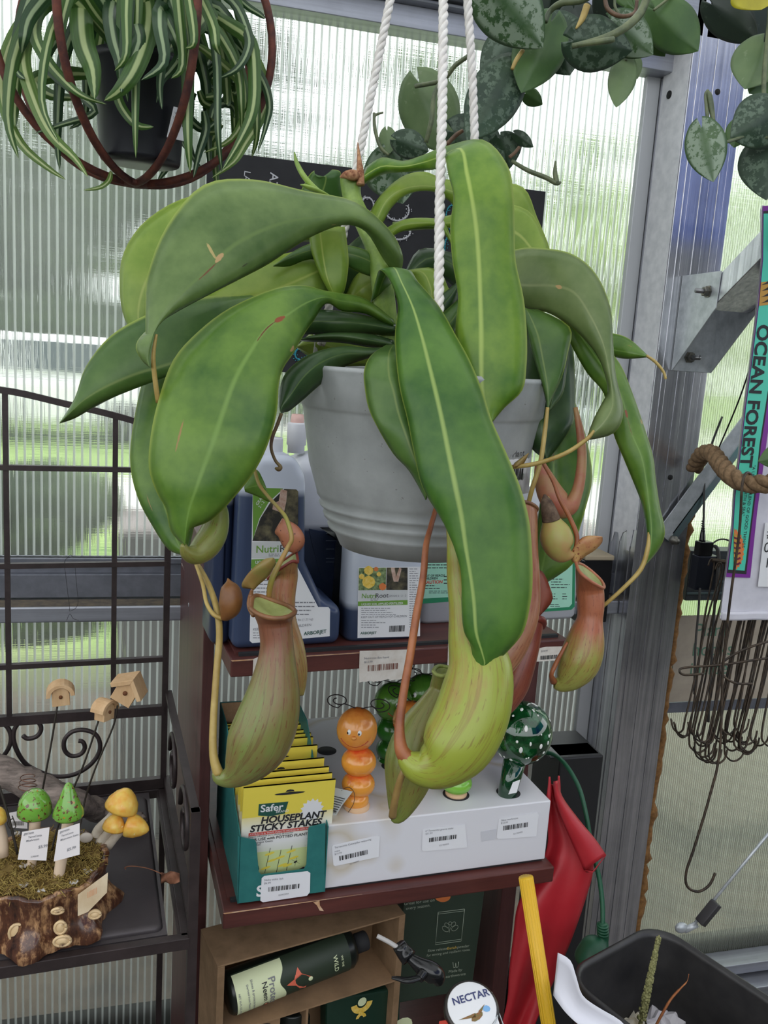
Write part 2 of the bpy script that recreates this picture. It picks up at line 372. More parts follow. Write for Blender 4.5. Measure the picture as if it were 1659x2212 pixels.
TR = [(.9, 24.6, 7.0, 0), (-4.6, 21, 6.6, 0), (-1.4, 21, 6.2, 0), (3.6, 21, 5.2, 0), (6.9, 21.6, 5.4, 1), (10.8, 21, 5.8, 2), (15, 21, 6.4, 2), (19.2, 21, 7.0, 2), (-13, 20, 6.6, 1), (0.6, 30, 8.6, 1), (8, 30, 8.0, 2), (23, 22, 8, 2)]
TL = ['dark tree far outside behind the spider plant', 'dark tree far outside behind the left leaves', 'dark tree outside behind the middle of the pitcher plant', 'dark tree outside behind the hanging ropes', 'mid green tree outside behind the trailing vine', 'pale green tree outside just left of the metal post', 'pale green tree outside just right of the metal post', 'pale green tree outside behind the soil bag', 'mid green tree outside at the far left edge', 'tall mid green tree at the back behind the ropes', 'tall pale tree at the back behind the trailing vine', 'pale tree outside beyond the right edge of the frame']
for i, (x, y, h, g) in enumerate(TR[:9]):
    t = thing('tree', (x, y, -.05), TL[i]+', blurred through the clear wall', 'tree', 'trees outside the clear wall')
    MB().tube([(x, y, -.05), (x+.1, y, h*.5)], [.22, .12], 8).build('trunk', bark, t)
    crown('crown', (x, y, h*.56), (1.75, 1.2, h*.46), gd[g], t, i)
m_hw = mat('outside_white', srgb(240, 240, 240), .6); m_hg = mat('outside_glass', srgb(70, 80, 90), .3)
def wagon(x, y, w_, h_, label, col, cname='parked_car'):
    t = thing(cname, (x, y, -.05), label, 'car')
    b = MB(); b.box((x-w_/2, y, .25), (x+w_/2, y+1.8, .25+h_*.5)); b.hexa([(x-w_*.38, y+.1, .25+h_*.5), (x+w_*.4, y+.1, .25+h_*.5), (x+w_*.4, y+1.7, .25+h_*.5), (x-w_*.38, y+1.7, .25+h_*.5), (x-w_*.26, y+.3, .25+h_), (x+w_*.34, y+.3, .25+h_), (x+w_*.34, y+1.5, .25+h_), (x-w_*.26, y+1.5, .25+h_)])
    b.build('body', mat('car_'+label[:8], col, .3), t, bevel=.08)
    for k in (-1, 1): MB().lathe((x+k*w_*.3, y-.04, .3), [(.0, 0), (.33, 0), (.33, .2)], 18, Z=(0, 1, 0)).build('wheel', m_gap, t)
    MB().box((x-w_*.2, y+.06, .3+h_*.55), (x+w_*.3, y+.12, .2+h_*.95)).build('side_window', m_hg, t)
wagon(-1.5, 13.5, 3.4, 1.3, 'white car parked outside behind the left metal rack, blurred', srgb(245, 245, 245))
wagon(5.6, 14.5, 3.8, 1.2, 'silver car parked outside between the pot and the post, blurred', srgb(225, 228, 235))
t = thing('garden_shed', (-3.9, 12, -.05), 'pale shed outside behind the left edge of the metal rack, blurred', 'shed')
MB().box((-4.9, 12, -.05), (-3.2, 13.5, 1.35)).build('wall', mat('shed_wall', srgb(214, 220, 214), .8), t)
b = MB(); b.slab([(-5.1, 11.8, 1.35), (-3.0, 11.8, 1.35), (-4.05, 11.8, 1.9)], (0, 2, 0)); b.build('roof', mat('shed_roof', srgb(170, 170, 165), .8), t)
# border plants just outside the left bay, bin and paving stack
for i, (x, y, r, g, lb) in enumerate([(-1.05, 3.45, .36, 1, 'leafy garden plant outside behind the left grid of the rack'), (-.42, 3.2, .3, 1, 'bright green garden plant outside behind the wire scrolls'), (-.85, 2.62, .24, 2, 'yellow green garden plant outside low behind the log'), (-2.1, 3.5, .5, 0, 'dark garden bush outside at the left edge of the picture')]):
    crown('garden_plant', (x, y, .62+r*.3), (r, r*.6, r*1.1), gd[g], None, 40+i, 40, label=lb+', blurred', cat='plant', group='plants outside the lower wall')
t = MB(); t.box((-.12, 2.6, -.05), (1.6, 3.0, .95)); t.build('potting_bench', mat('bench_wood_grey', srgb(128, 118, 116), .9, 0, srgb(168, 158, 156), 3, (14, 1, 1)), label='grey wooden bench outside behind the brown shelves, blurred', cat='bench', bevel=.02)

# taller loose trees further back, a dark hedge, and low clutter outside the right bay
for i, (x, y, h, g, lb) in enumerate([(-2.4, 29, 11.5, 1, 'tall loose tree at the back behind the spider plant'), (3.4, 33, 13.4, 0, 'tall loose tree at the back left of the ropes'), (7.8, 28, 11.6, 1, 'tall loose tree at the back behind the hanging ropes, right'), (13.5, 27, 9.5, 2, 'tall loose tree at the back behind the trailing vine')]):
    t = thing('tree', (x, y, -.05), lb+', blurred through the clear wall', 'tree', 'trees outside the clear wall')
    MB().tube([(x, y, -.05), (x+.2, y, h*.4), (x, y, h*.8)], [.25, .16, .05], 8).build('trunk', bark, t)
    rnd = random.Random(60+i); b = MB()
    for j in range(46):
        a = rnd.uniform(0, 6.28); q = rnd.uniform(-.95, .95); rr_ = math.sqrt(1-q*q)*rnd.uniform(.2, 1); s_ = rnd.uniform(.3, .8); b.ell((x+2.7*rr_*math.cos(a), y+1.8*rr_*math.sin(a), h*.62+h*.34*q), (s_*1.5, s_, s_*.6), 8, 5)
    b.build('crown', gd[g], t)
for i, x in enumerate((-4.6, -1.8, 1.0, 3.8, 6.6, 9.4)):
    crown('hedge_bush', (x, 18.2, .9), (1.25, .7, 1.5), gd[0], None, 80+i, 40, label=('dark hedge bush outside, %s from the left, blurred through the clear wall' % ('first', 'second', 'third', 'fourth', 'fifth', 'sixth')[i]), cat='bush', group='hedge outside the clear wall')
m_pink = mat('pink_flowers', srgb(214, 90, 170), .7, 0, srgb(90, 110, 70), 16)
a = hitY(1415, 1700, 3.3); c = hitY(1540, 1700, 3.3); b = MB(); b.box((a.x-.2, 3.3, -.05), (c.x+.6, 3.7, a.z-.05)); b.build('wooden_crate', mat('brown_planks', srgb(96, 84, 72), .9, 0, srgb(134, 120, 104), 3, (1, 1, 12)), label='brown wooden crate outside the right bay below the pink flowers, blurred', cat='crate')
rnd = random.Random(5); b = MB()
for i in range(40): b.ell((rnd.uniform(a.x, c.x+.1), rnd.uniform(3.32, 3.66), a.z+rnd.uniform(-.04, .03)), rnd.uniform(.02, .035), 6, 4)
b.build('pink_flowers', m_pink, label='pink flowers outside the right bay, blurred behind the wire hooks', cat='flowers')
b = MB(); b.box((a.x-.6, 2.25, -.05), (4.2, 3.2, .04)); b.build('wooden_pallet', mat('brown_planks2', srgb(72, 62, 52), .9, 0, srgb(112, 98, 82), 3, (1, 14, 1)), label='brown wooden pallet on the ground outside the right bay, blurred', cat='pallet')
# ================================================================= THE HANGING PITCHER PLANT
def leaf_mat(name, a, b_, rib, edge, spots=(), trans=.22, rough=.36, ribw=.03, under=None):
    s = NT(name); uv = s.n('TexCoord'); sp = s.n('SeparateXYZ'); s.l(uv, sp, 0, 2)
    n1 = s.noise(17, 5); n2 = s.noise(110, 4)
    f = s.math('ADD', s.math('MULTIPLY', n1, .8), s.math('MULTIPLY', n2, .2))
    c = s.ramp(f, [(.34, a), (.64, b_)]).outputs[0]
    d = s.math('ABSOLUTE', s.math('SUBTRACT', sp.outputs[0], .5))
    c = s.mix(s.ramp(d, [(0, (1, 1, 1)), (ribw*.4, (.8, .8, .8)), (ribw, (.0, .0, .0)), (1, (0, 0, 0))]), c, rib)
    c = s.mix(s.ramp(d, [(0, (0, 0, 0)), (.475, (0, 0, 0)), (.495, (1, 1, 1)), (1, (1, 1, 1))]), c, edge)
    for (u, v, ru, rv, col) in spots:
        du = s.math('DIVIDE', s.math('SUBTRACT', sp.outputs[0], u), ru); dv = s.math('DIVIDE', s.math('SUBTRACT', sp.outputs[1], v), rv)
        q = s.math('ADD', s.math('ADD', s.math('MULTIPLY', du, du), s.math('MULTIPLY', dv, dv)), s.math('MULTIPLY', s.math('SUBTRACT', s.noise(220, 2), .5), 1.6))
        c = s.mix(s.ramp(q, [(0, (1, 1, 1)), (.6, (1, 1, 1)), (.9, (0, 0, 0))]), c, col)
    b = s.bsdf(c, rough); b.inputs['Specular IOR Level'].default_value = .45
    s.bump(b, s.noise(45, 3), .25, .0012)
    tr = s.n('BsdfTranslucent'); tr.inputs[0].default_value = c4(tuple(min(1, x*1.7) for x in b_))
    m = s.n('MixShader'); m.inputs[0].default_value = trans; s.l(b, m, 1); s.l(tr, m, 2); s.l(m, s.out); return s.m
RB = srgb(158, 184, 86); ED = srgb(158, 178, 80)
BR = srgb(196, 160, 110); RD = srgb(120, 66, 42)
LM = {
 'grey': leaf_mat('leaf_grey_green', srgb(78, 106, 52), srgb(122, 146, 84), srgb(106, 132, 68), ED, [(.5, .665, .03, .018, BR), (.52, .71, .012, .035, RD), (.40, .675, .10, .005, srgb(190, 170, 110)), (.78, .60, .012, .01, srgb(60, 60, 40)), (.8, .3, .02, .008, BR)]),
 'greyR': leaf_mat('leaf_grey_green_right', srgb(92, 114, 62), srgb(128, 144, 92), srgb(140, 152, 100), ED, [(.5, .36, .035, .014, BR)]),
 'yel': leaf_mat('leaf_yellow_green', srgb(106, 138, 44), srgb(150, 172, 72), srgb(166, 180, 90), ED),
 'bri': leaf_mat('leaf_bright_green', srgb(58, 100, 32), srgb(112, 146, 56), srgb(120, 154, 70), ED, [(.5, .435, .045, .018, srgb(150, 74, 42)), (.5, .48, .010, .04, srgb(110, 62, 34)), (.22, .76, .009, .035, srgb(166, 130, 80)), (.95, .47, .03, .012, BR)]),
 'frn': leaf_mat('leaf_front_green', srgb(46, 92, 32), srgb(94, 134, 54), srgb(158, 182, 98), ED, ribw=.035),
 'tal': leaf_mat('leaf_tall_green', srgb(66, 112, 26), srgb(128, 160, 54), srgb(172, 194, 96), ED, ribw=.045),
 'drk': leaf_mat('leaf_dark_green', srgb(38, 66, 34), srgb(70, 98, 52), srgb(92, 116, 62), srgb(118, 142, 74)),
 'mid': leaf_mat('leaf_mid_green', srgb(56, 92, 38), srgb(94, 126, 60), srgb(120, 142, 74), ED),
}
def leaf(rows, m, parent, name='leaf', n=4, cols=9, label=None, curl=.012, thick=0):
    rows = [list(r)+[curl]*(9-len(r)) if len(r) == 7 else list(r) for r in rows]
    Ls = cr_spline([W(r[0], r[1], r[6]+r[7]) for r in rows], n); Ms = cr_spline([W(r[2], r[3], r[6]) for r in rows], n); Rs = cr_spline([W(r[4], r[5], r[6]+r[8]) for r in rows], n)
    G = []
    for a, c, b in zip(Ls, Ms, Rs):
        row = []
        for j in range(cols):
            t = -1+2*j/(cols-1); row.append(c + (b-a)*(t/2) + ((a+b)*.5-c)*(t*t))
        G.append(row)
    # even out v with arc length
    s_ = [0]
    for i in range(1, len(Ms)): s_.append(s_[-1]+(Ms[i]-Ms[i-1]).length)
    mb = MB(); k = len(mb.v); mb.grid(G); tot = s_[-1] or 1
    U = [(j/(cols-1), s_[i]/tot) for i in range(len(G)) for j in range(cols)]
    mb.uv = [[U[q] for q in f] for f in mb.f]
    return mb.build(name, LM[m] if isinstance(m, str) else m, parent, label=label, solid=.0007)
def T(x, y, d): return (x, y, x, y, x, y, d)                    # a row that closes to a point

pc = W(908, 900, .93)                                          # pot axis
HP = thing('hanging_pitcher_plant', (pc.x, pc.y, hitY(908, 1215, pc.y).z), 'large pitcher plant with dangling green and red pitchers in a grey pot on white ropes', 'potted plant')
# --- pot
def zat(py, dy=0): return hitY(908, py, pc.y-dy).z
rz = zat(812, .13); s9 = .93/FPX
prof = [(.0, zat(1214, .07)), (.080, zat(1216, .08)), (.0865, zat(1192, .088)), (.0930, zat(1183, .09)), (.0945, zat(1176, .09)), (.0925, zat(1170, .09)), (.0985, zat(1160, .095)), (.1000, zat(1153, .1)), (.0975, zat(1147, .1)), (.1035, zat(1136, .1)), (.1050, zat(1130, .1)), (.1025, zat(1124, .1)),
        (.1075, zat(1112, .105)), (.1085, zat(1104, .11)), (.1180, zat(1040, .115)), (.1215, zat(990, .12)), (.1272, zat(912, .125)), (.1285, zat(905, .125)), (.1310, zat(900, .13)), (.1322, zat(830, .13)), (.1345, rz-.002), (.1350, rz), (.1335, rz+.003), (.1300, rz+.002), (.1270, rz-.012), (.1200, rz-.05), (.119, rz-.06)]
mp = NT('grey_plastic_pot'); nn = mp.noise(30, 6); cc = mp.ramp(nn, [(.3, srgb(150, 153, 153)), (.75, srgb(172, 175, 175))]); sp_ = mp.ramp(mp.noise(240, 2), [(.70, (0, 0, 0)), (.76, (1, 1, 1))])
bb = mp.bsdf(mp.mix(sp_, cc, srgb(128, 128, 124)), .42); m_pot = mp.done(bb)
b = MB(); b.lathe((pc.x, pc.y, 0), prof, 72, cap1=False)
b.build('pot', m_pot, HP)
b = MB(); b.lathe((pc.x, pc.y, rz-.045), [(.0001, .012), (.06, .014), (.118, 0)], 24, cap0=False, cap1=False); b.build('soil', mat('potting_mix', srgb(70, 52, 38), .95, 0, srgb(110, 84, 60), 120, bump=1, bs=200, dist=.004), HP)
# pot sticker, wrapped on the right side of the pot
m_paper = mat('white_paper', srgb(232, 232, 234), .6); m_ink = mat('black_print', srgb(40, 40, 44), .6); m_inkg = mat('grey_print', srgb(130, 130, 136), .6)
def barcode(mb, org, xd, yd, w_, h_, k, n=26, seed=1):
    rnd = random.Random(seed); x = 0; org = V(org); xd = V(xd).normalized(); yd = V(yd).normalized(); kk = mb.k; mb.k = k
    tot = [rnd.choice((1, 1, 2, 3)) for _ in range(n*2)]; sc_ = w_/sum(tot)
    for i, q in enumerate(tot):
        if i % 2 == 0: mb.quad(org+xd*x, org+xd*(x+q*sc_), org+xd*(x+q*sc_)+yd*h_, org+xd*x+yd*h_)
        x += q*sc_
    mb.k = kk
def potpt(px, py, off=.0006):
    q = ray(px, py); r0 = .121+off; ox, oy = CP.x-pc.x, CP.y-pc.y
    for it in range(3):
        A = q.x*q.x+q.y*q.y; B = 2*(ox*q.x+oy*q.y); C_ = ox*ox+oy*oy-r0*r0; D = max(B*B-4*A*C_, 0); t = (-B-math.sqrt(D))/(2*A); z = CP.z+q.z*t
        hs = sorted((h, r) for r, h in prof if r > .05); rr = lerp1([h for h, _ in hs], [r for _, r in hs], max(z, hs[0][0])); r0 = rr+off
    return CP+q*t
b = MB(); b.grid([[potpt(1070+(1150-1070)*j/8-(i*2), 975+i*24+(j-4)*(-1.5)) for j in range(9)] for i in range(5)]); b.k = 1
o = potpt(1100, 985, .0012); q = potpt(1128, 982, .0012); xd = (q-o).normalized()
b.text('Pitcher Plant', potpt(1064, 994, .0013), potpt(1110, 988, .0012)-potpt(1066, 994, .0012), (0, 0, 1), .0095)
b.k = 1
for j in range(9):
    x = 1094+j*4.2; b.quad(potpt(x, 1012, .0012), potpt(x+1.8+(j % 3)*.7, 1012, .0012), potpt(x+1.8+(j % 3)*.7-2, 1036, .0012), potpt(x-2, 1036, .0012))
b.build('price_sticker', [m_paper, m_ink], HP, label='white barcode sticker wrapped on the side of the grey pot')

# --- ropes: three strands twisted together
m_rope = mat('white_cotton_rope', srgb(214, 208, 202), .8, 0, srgb(236, 232, 228), 90, bump=.5, bs=900)
def rope(pts, r, mt, parent, pitch=.028, name='rope', seg=8, **kw):
    c = cr_spline(pts, 2); L = [0]
    for i in range(1, len(c)): L.append(L[-1]+(c[i]-c[i-1]).length)
    n = int(L[-1]/(pitch/10)); mb = MB()
    fine = []
    j = 0
    for i in range(n+1):
        t = L[-1]*i/n
        while j < len(L)-2 and L[j+1] < t: j += 1
        fine.append(c[j]+(c[j+1]-c[j])*((t-L[j])/max(L[j+1]-L[j], 1e-9)))
    Tn = [(fine[min(i+1, n)]-fine[max(i-1, 0)]).normalized() for i in range(n+1)]
    x = Tn[0].cross(V((.2, .5, .9))).normalized(); fr = []
    for t in Tn: x = (x-t*x.dot(t)).normalized(); fr.append((x.copy(), t.cross(x)))
    for k in range(3):
        pts_ = []
        for i in range(n+1):
            a = 2*math.pi*(L[-1]*i/n/pitch + k/3); pts_.append(fine[i]+fr[i][0]*(math.cos(a)*r*.5)+fr[i][1]*(math.sin(a)*r*.5))
        mb.tube(pts_, r*.58, seg)
    return mb.build(name, mt, parent, **kw)
apex = W(935, -330, .93)
a2 = V((pc.x, pc.y, 0))
def rim(px, d): p = W(px, 770, d); v = V((p.x-pc.x, p.y-pc.y, 0)).normalized()*.128; return V((pc.x+v.x, pc.y+v.y, rz-.01))
r1a = W(694, 745, .97); r1b = W(843, 0, .95); apx = W(938, -460, .92)
rope([r1a, (r1a+r1b)*.5, r1b, apx], .0048, m_rope, HP)
r2a = W(947, 830, .80); r2b = W(958, 0, .86); rope([W(948, 700, .808), W(950, 440, .826), r2b, apx], .0048, m_rope, HP)
r3a = W(1062, 770, 1.0); r3b = W(1010, 0, .95); rope([r3a, (W(1026, 310, .97)), r3b, apx], .0048, m_rope, HP)
b = MB(); b.tube([apx+V((0, 0, .0))]+[apx+V((.012*math.sin(a), 0, .012+.012-.012*math.cos(a)-.012)) for a in [.6*i for i in range(8)]]+[apx+V((0, 0, .05)), apx+V((0, 0, .5))], .0022, 8); b.build('ceiling_hook', mat('hook_steel', srgb(120, 120, 124), .4, .8), HP)
m_clip = mat('white_clip_plastic', srgb(196, 198, 192), .4)
for q in ((690, 742, .985),):
    p = W(*q); b = MB(); b.box((p.x-.007, p.y-.004, rz-.012), (p.x-.002, p.y+.004, p.z+.008)); b.box((p.x+.002, p.y-.004, rz-.012), (p.x+.007, p.y+.004, p.z+.008)); b.box((p.x-.007, p.y-.004, p.z+.002), (p.x+.007, p.y+.004, p.z+.010))
    b.build('hanger_clip', m_clip, HP, bevel=.001)

# --- stem
def plant_mat(name, a, b_, ns=30, rough=.45, lo=.35, hi=.65, sc3=None, speck=None, trans=0):
    s = NT(name); c = s.ramp(s.noise(ns, 5, sc3=sc3), [(lo, a), (hi, b_)]).outputs[0]
    if speck: c = s.mix(s.ramp(s.noise(speck[1], 3, sc3=speck[3] if len(speck) > 3 else None), [(speck[2], (0, 0, 0)), (speck[2]+.06, (1, 1, 1))]), c, speck[0])
    b = s.bsdf(c, rough); b.inputs['Subsurface Weight'].default_value = trans; b.inputs['Subsurface Radius'].default_value = (.004, .003, .001)
    s.bump(b, s.noise(260, 3), .2, .0008); return s.done(b)
m_stem = plant_mat('green_stem', srgb(92, 122, 48), srgb(150, 176, 84)); m_tan = plant_mat('tan_tendril', srgb(150, 124, 60), srgb(182, 158, 92)); m_rust = plant_mat('rust_tendril', srgb(124, 66, 40), srgb(164, 100, 60))
m_scar = mat('cut_scar', srgb(188, 142, 104), .8, 0, srgb(120, 70, 46), 200)
b = MB(); pxtube(b, [(842, 790, .95, 22), (836, 700, .94, 23), (826, 620, .93, 24), (812, 540, .93, 22), (785, 480, .94, 20), (762, 430, .94, 20), (757, 395, .94, 22), (755, 380, .94, 20)], 14); b.build('stem', m_stem, HP)
b = MB(); pxtube(b, [(735, 383, .925, 2), (748, 378, .922, 9), (765, 379, .925, 12), (776, 384, .93, 4)], 10); pxtube(b, [(779, 400, .93, 9), (778, 370, .93, 8), (776, 345, .93, 5), (773, 308, .93, 1)], 8); b.build('cut_stem_top', m_scar, HP, label='dry cut end with a brown spike')

# --- leaves, back ones first
# H: wavy arching leaf passing behind the rope to the right
leaf([(825,485,812,478,798,462,.95),(846,448,836,432,820,425,.95),(879,420,872,408,865,384,.95),(920,412,920,402,915,371,.96),(960,425,965,410,965,388,.97),(1010,480,1040,440,1060,395,.98),(1060,560,1090,480,1130,405,.98),(1110,620,1130,530,1160,470,.99),(1150,640,1165,580,1188,540,1.0),T(1200,612,1.0)], 'yel', HP, curl=.006)
leaf([(860,500,850,490,848,480,.97),(930,495,940,484,945,472,.97),(1010,500,1030,480,1060,440,.97),(1080,580,1110,500,1140,455,.97),(1120,620,1150,540,1175,515,.965),(1160,640,1175,585,1188,560,.96),T(1190,620,.95)], 'yel', HP, curl=.006)
leaf([(848,510,845,505,829,497,.96),(871,499,868,488,856,481,.955),(910,491,910,482,887,472,.95),(949,491,945,484,933,472,.95),(968,516,965,502,960,481,.955),T(985,545,.96)], 'yel', HP, curl=.004)
leaf([(830,620,835,600,850,590,.97),(880,600,905,585,925,578,.96),(900,640,930,620,955,595,.95),(905,690,935,660,965,615,.95),(930,720,950,690,975,640,.95),T(985,690,.96)], 'yel', HP)
leaf([(850,650,860,620,870,600,.98),(930,600,920,560,905,540,.98),(970,610,975,570,970,545,.98),(1010,660,1010,620,1010,570,.98),T(1030,720,.98)], 'drk', HP)
leaf([(870,760,880,740,860,720,.93),(930,720,920,690,900,680,.92),(980,670,965,650,950,640,.92),T(1000,600,.93)], 'drk', HP)
leaf([(870,790,890,770,870,750,.92),(950,750,945,725,930,700,.91),(990,700,985,680,975,660,.91),T(1010,630,.92)], 'mid', HP)
leaf([(700,625,715,625,720,640,.97),(730,560,745,580,760,640,.97),(765,520,785,560,805,640,.965),(800,500,815,560,840,650,.96),(830,520,835,570,850,640,.95),T(845,610,.95)], 'drk', HP)
leaf([(745,640,750,655,760,662,.97),(765,600,775,630,800,660,.96),(790,575,805,610,830,650,.96),T(845,600,.95)], 'yel', HP)
# small pale leaf left of stem, notch leaf, tendrils at the top left
leaf([(650,413,690,428,745,430,.97),(664,385,700,405,738,400,.965),(672,374,704,382,735,371,.96),(679,369,690,384,717,367,.96),], 'mid', HP, curl=.004, n=3)
b = MB(); pxtube(b, [(636,329,.93,1.5),(641,352,.93,5),(656,380,.93,6),(675,402,.935,6),(700,424,.94,6)], 8); b.build('tendril', m_stem, HP)
b = MB(); pxtube(b, [(649,399,.93,2),(664,404,.93,9),(690,414,.935,9),(712,424,.94,5)], 8, flat=.4); b.build('leaf_bud', m_stem, HP)
# R: big pale leaf behind, S: hanging underside leaf
leaf([(740,545,745,560,745,575,.93),(660,540,691,584,715,625,.92),(580,560,614,618,680,645,.91),(500,600,545,640,600,650,.90),(440,640,470,655,500,660,.9),T(400,660,.9)], 'yel', HP)
leaf([(668,500,690,490,745,490,.90),(672,540,697,548,753,560,.90),(690,590,707,600,748,610,.90),(712,632,722,636,740,635,.905),T(727,645,.91)], 'yel', HP, curl=.006)
leaf([(870,590,860,600,850,615,.94),(800,545,790,560,780,590,.92),(740,528,735,545,735,570,.91),(690,522,680,540,670,560,.91),(640,540,630,555,625,575,.91),T(590,575,.9)], 'mid', HP, curl=.006)
# B
leaf([(700,495,700,510,700,525,.95),(560,420,560,470,560,520,.93),(421,422,440,490,460,560,.91),(321,472,370,540,420,600,.90),(268,545,320,600,380,640,.89),(259,625,300,660,350,700,.89),(270,690,300,712,330,725,.89),T(300,742,.89)], 'yel', HP)
# E long leaf behind D
leaf([(430,700,440,705,450,715,.93),(370,720,400,740,440,740,.92),(320,790,370,800,420,800,.91),(296,875,350,880,420,880,.90),(281,985,345,985,420,985,.89),(296,1070,350,1070,420,1070,.88),(332,1140,370,1135,420,1130,.87),(366,1188,388,1180,412,1168,.86),T(405,1200,.855)], 'bri', HP)
# C
leaf([(700,628,702,636,704,646,.92),(600,634,600,665,600,705,.90),(520,638,500,690,480,765,.885),(448,640,415,765,395,795,.875),(390,653,355,790,342,815,.87),(317,680,300,806,290,838,.865,.012,.02),(240,725,245,828,245,858,.86,.012,.02),(186,792,200,852,197,883,.86,.01,.015),(162,860,170,874,160,904,.86,.005,.008),T(129,914,.86)], 'mid', HP)
# dark leaves, left centre
leaf([(855,700,855,712,852,725,.92),(790,682,790,700,790,722,.91),(730,672,725,695,730,724,.9),(680,671,670,695,670,722,.9),(640,690,632,705,630,722,.9),T(610,725,.9)], 'drk', HP)
leaf([(850,735,852,745,855,755,.91),(800,722,800,735,800,750,.90),(740,718,738,726,736,740,.895),(690,722,680,728,672,738,.89),T(640,735,.89)], 'drk', HP)
leaf([(848,755,850,770,852,790,.91),(790,735,790,760,795,790,.97),(720,720,720,750,720,790,.98),(680,715,680,740,676,775,.98),T(640,750,.98)], 'yel', HP)
# P
leaf([(850,748,850,755,850,762,.90),(800,752,795,764,790,775,.87),(745,748,740,765,735,797,.85),(690,758,690,785,690,832,.83),(645,780,655,815,655,863,.82),(612,815,630,850,625,887,.81),(603,868,608,880,614,890,.805),T(608,895,.80)], 'drk', HP)
b = MB(); pxtube(b, [(608,893,.80,4),(598,920,.80,4),(588,945,.80,4),(586,970,.80,3.5),(595,995,.80,3.5),(606,1008,.80,4),(602,1013,.80,6),(594,1011,.80,2)], 8); b.build('tendril', mat('dry_brown_tendril', srgb(74, 46, 34), .6, 0, srgb(108, 92, 50), 50), HP, label='dry brown hooked tendril')
# N-group on the right under J
leaf([(1190,700,1200,720,1215,720,.93),(1180,850,1195,850,1240,860,.93),(1175,960,1195,966,1265,940,.92),(1170,1030,1195,1036,1279,1030,.92),(1165,1100,1188,1110,1263,1105,.91),(1150,1170,1181,1176,1250,1150,.91),(1150,1230,1171,1228,1240,1215,.905),T(1165,1268,.90)], 'bri', HP)
leaf([(1130,700,1165,690,1232,700,.92),(1128,760,1170,770,1241,790,.915),(1108,872,1168,870,1243,868,.91),(1120,915,1170,920,1237,916,.90),(1148,968,1176,960,1210,960,.90),T(1181,994,.90)], 'drk', HP)
leaf([(1190,745,1205,740,1230,747,.90),(1185,800,1200,805,1223,809,.89),(1183,850,1195,850,1214,853,.885),T(1187,888,.88)], 'drk', HP, curl=.006)
leaf([(1130,655,1136,666,1160,668,.88),(1138,700,1160,720,1230,706,.86),(1150,760,1172,775,1227,760,.855),(1168,820,1182,830,1213,815,.85),(1178,860,1184,864,1192,860,.85),T(1183,888,.85)], 'mid', HP, curl=.008)
b = MB(); pxtube(b, [(1183,880,.85,4),(1176,940,.85,5.5),(1167,1000,.85,5.5),(1150,1054,.85,5.5),(1138,1102,.86,5)], 8); b.build('tendril', m_tan, HP)
# K long right leaf, J big grey one, L small one
leaf([(1215,690,1225,685,1235,680,.90),(1233,742,1260,735,1290,730,.885),(1268,805,1300,790,1338,785,.875),(1305,851,1340,850,1366,850,.87),(1324,932,1362,930,1392,925,.865),(1345,985,1385,985,1410,985,.86),(1368,1040,1395,1035,1416,1035,.86),(1387,1090,1402,1090,1425,1095,.86),(1397,1145,1407,1145,1436,1150,.86),(1398,1190,1403,1195,1420,1190,.86),T(1386,1229,.86)], 'bri', HP, curl=.01)
b = MB(); pxtube(b, [(1402,1150,.862,3),(1399,1185,.86,5),(1384,1230,.86,5),(1345,1272,.86,4.5),(1300,1312,.865,4)], 8); b.build('tendril', m_tan, HP)
leaf([(1230,730,1230,735,1230,742,.96),(1270,715,1275,742,1270,770,.96),(1323,720,1323,755,1323,771,.95),(1360,733,1360,762,1355,775,.94),T(1402,771,.94)], 'bri', HP, curl=.008)
b = MB(); pxtube(b, [(1396,768,.94,3),(1416,782,.94,3.5),(1433,803,.94,3.2),(1438,819,.94,3)], 8); b.build('tendril', m_tan, HP)
leaf([(1010,600,1010,590,1010,580,.92),(1132,668,1120,615,1113,539,.90),(1180,674,1190,617,1180,537,.875),(1225,700,1240,632,1240,551,.86),(1262,732,1275,682,1287,592,.85),(1290,768,1302,740,1318,663,.845),(1306,805,1314,790,1324,740,.84),(1313,845,1322,840,1330,810,.84),(1302,868,1322,880,1346,888,.835),(1283,905,1302,915,1326,935,.83),T(1266,951,.83)], 'greyR', HP)
b = MB(); pxtube(b, [(1283,930,.825,3),(1266,950,.825,4.5),(1220,980,.825,5),(1160,1001,.83,5),(1106,1009,.835,5)], 8); b.build('tendril', m_tan, HP)
leaf([(1108,1012,1112,1008,1116,1010,.83),(1112,1000,1120,1000,1132,1000,.83),T(1142,979,.83)], plant_mat('dry_lid', srgb(130, 118, 60), srgb(160, 110, 70)), HP, curl=.003, n=2, cols=5)
# A
leaf([(866,588,860,590,852,592,.92),(869,550,852,552,826,556,.90),(840,495,815,507,790,500,.88),(767,436,760,470,740,486,.85),(660,413,660,472,663,516,.83),(545,388,583,491,583,568,.81),(440,400,506,530,525,599,.79),(362,486,440,591,448,638,.775),(320,590,390,638,376,677,.765),(315,660,345,695,320,712,.76),(315,715,326,742,294,745,.757,.01,.004),(315,770,320,774,305,776,.757,.004,.004),T(323,793,.757)], 'grey', HP)
b = MB(); pxtube(b, [(338,722,.762,3),(331,770,.765,5),(335,820,.77,5.5),(342,870,.775,5.5)], 8); b.build('tendril', m_tan, HP)
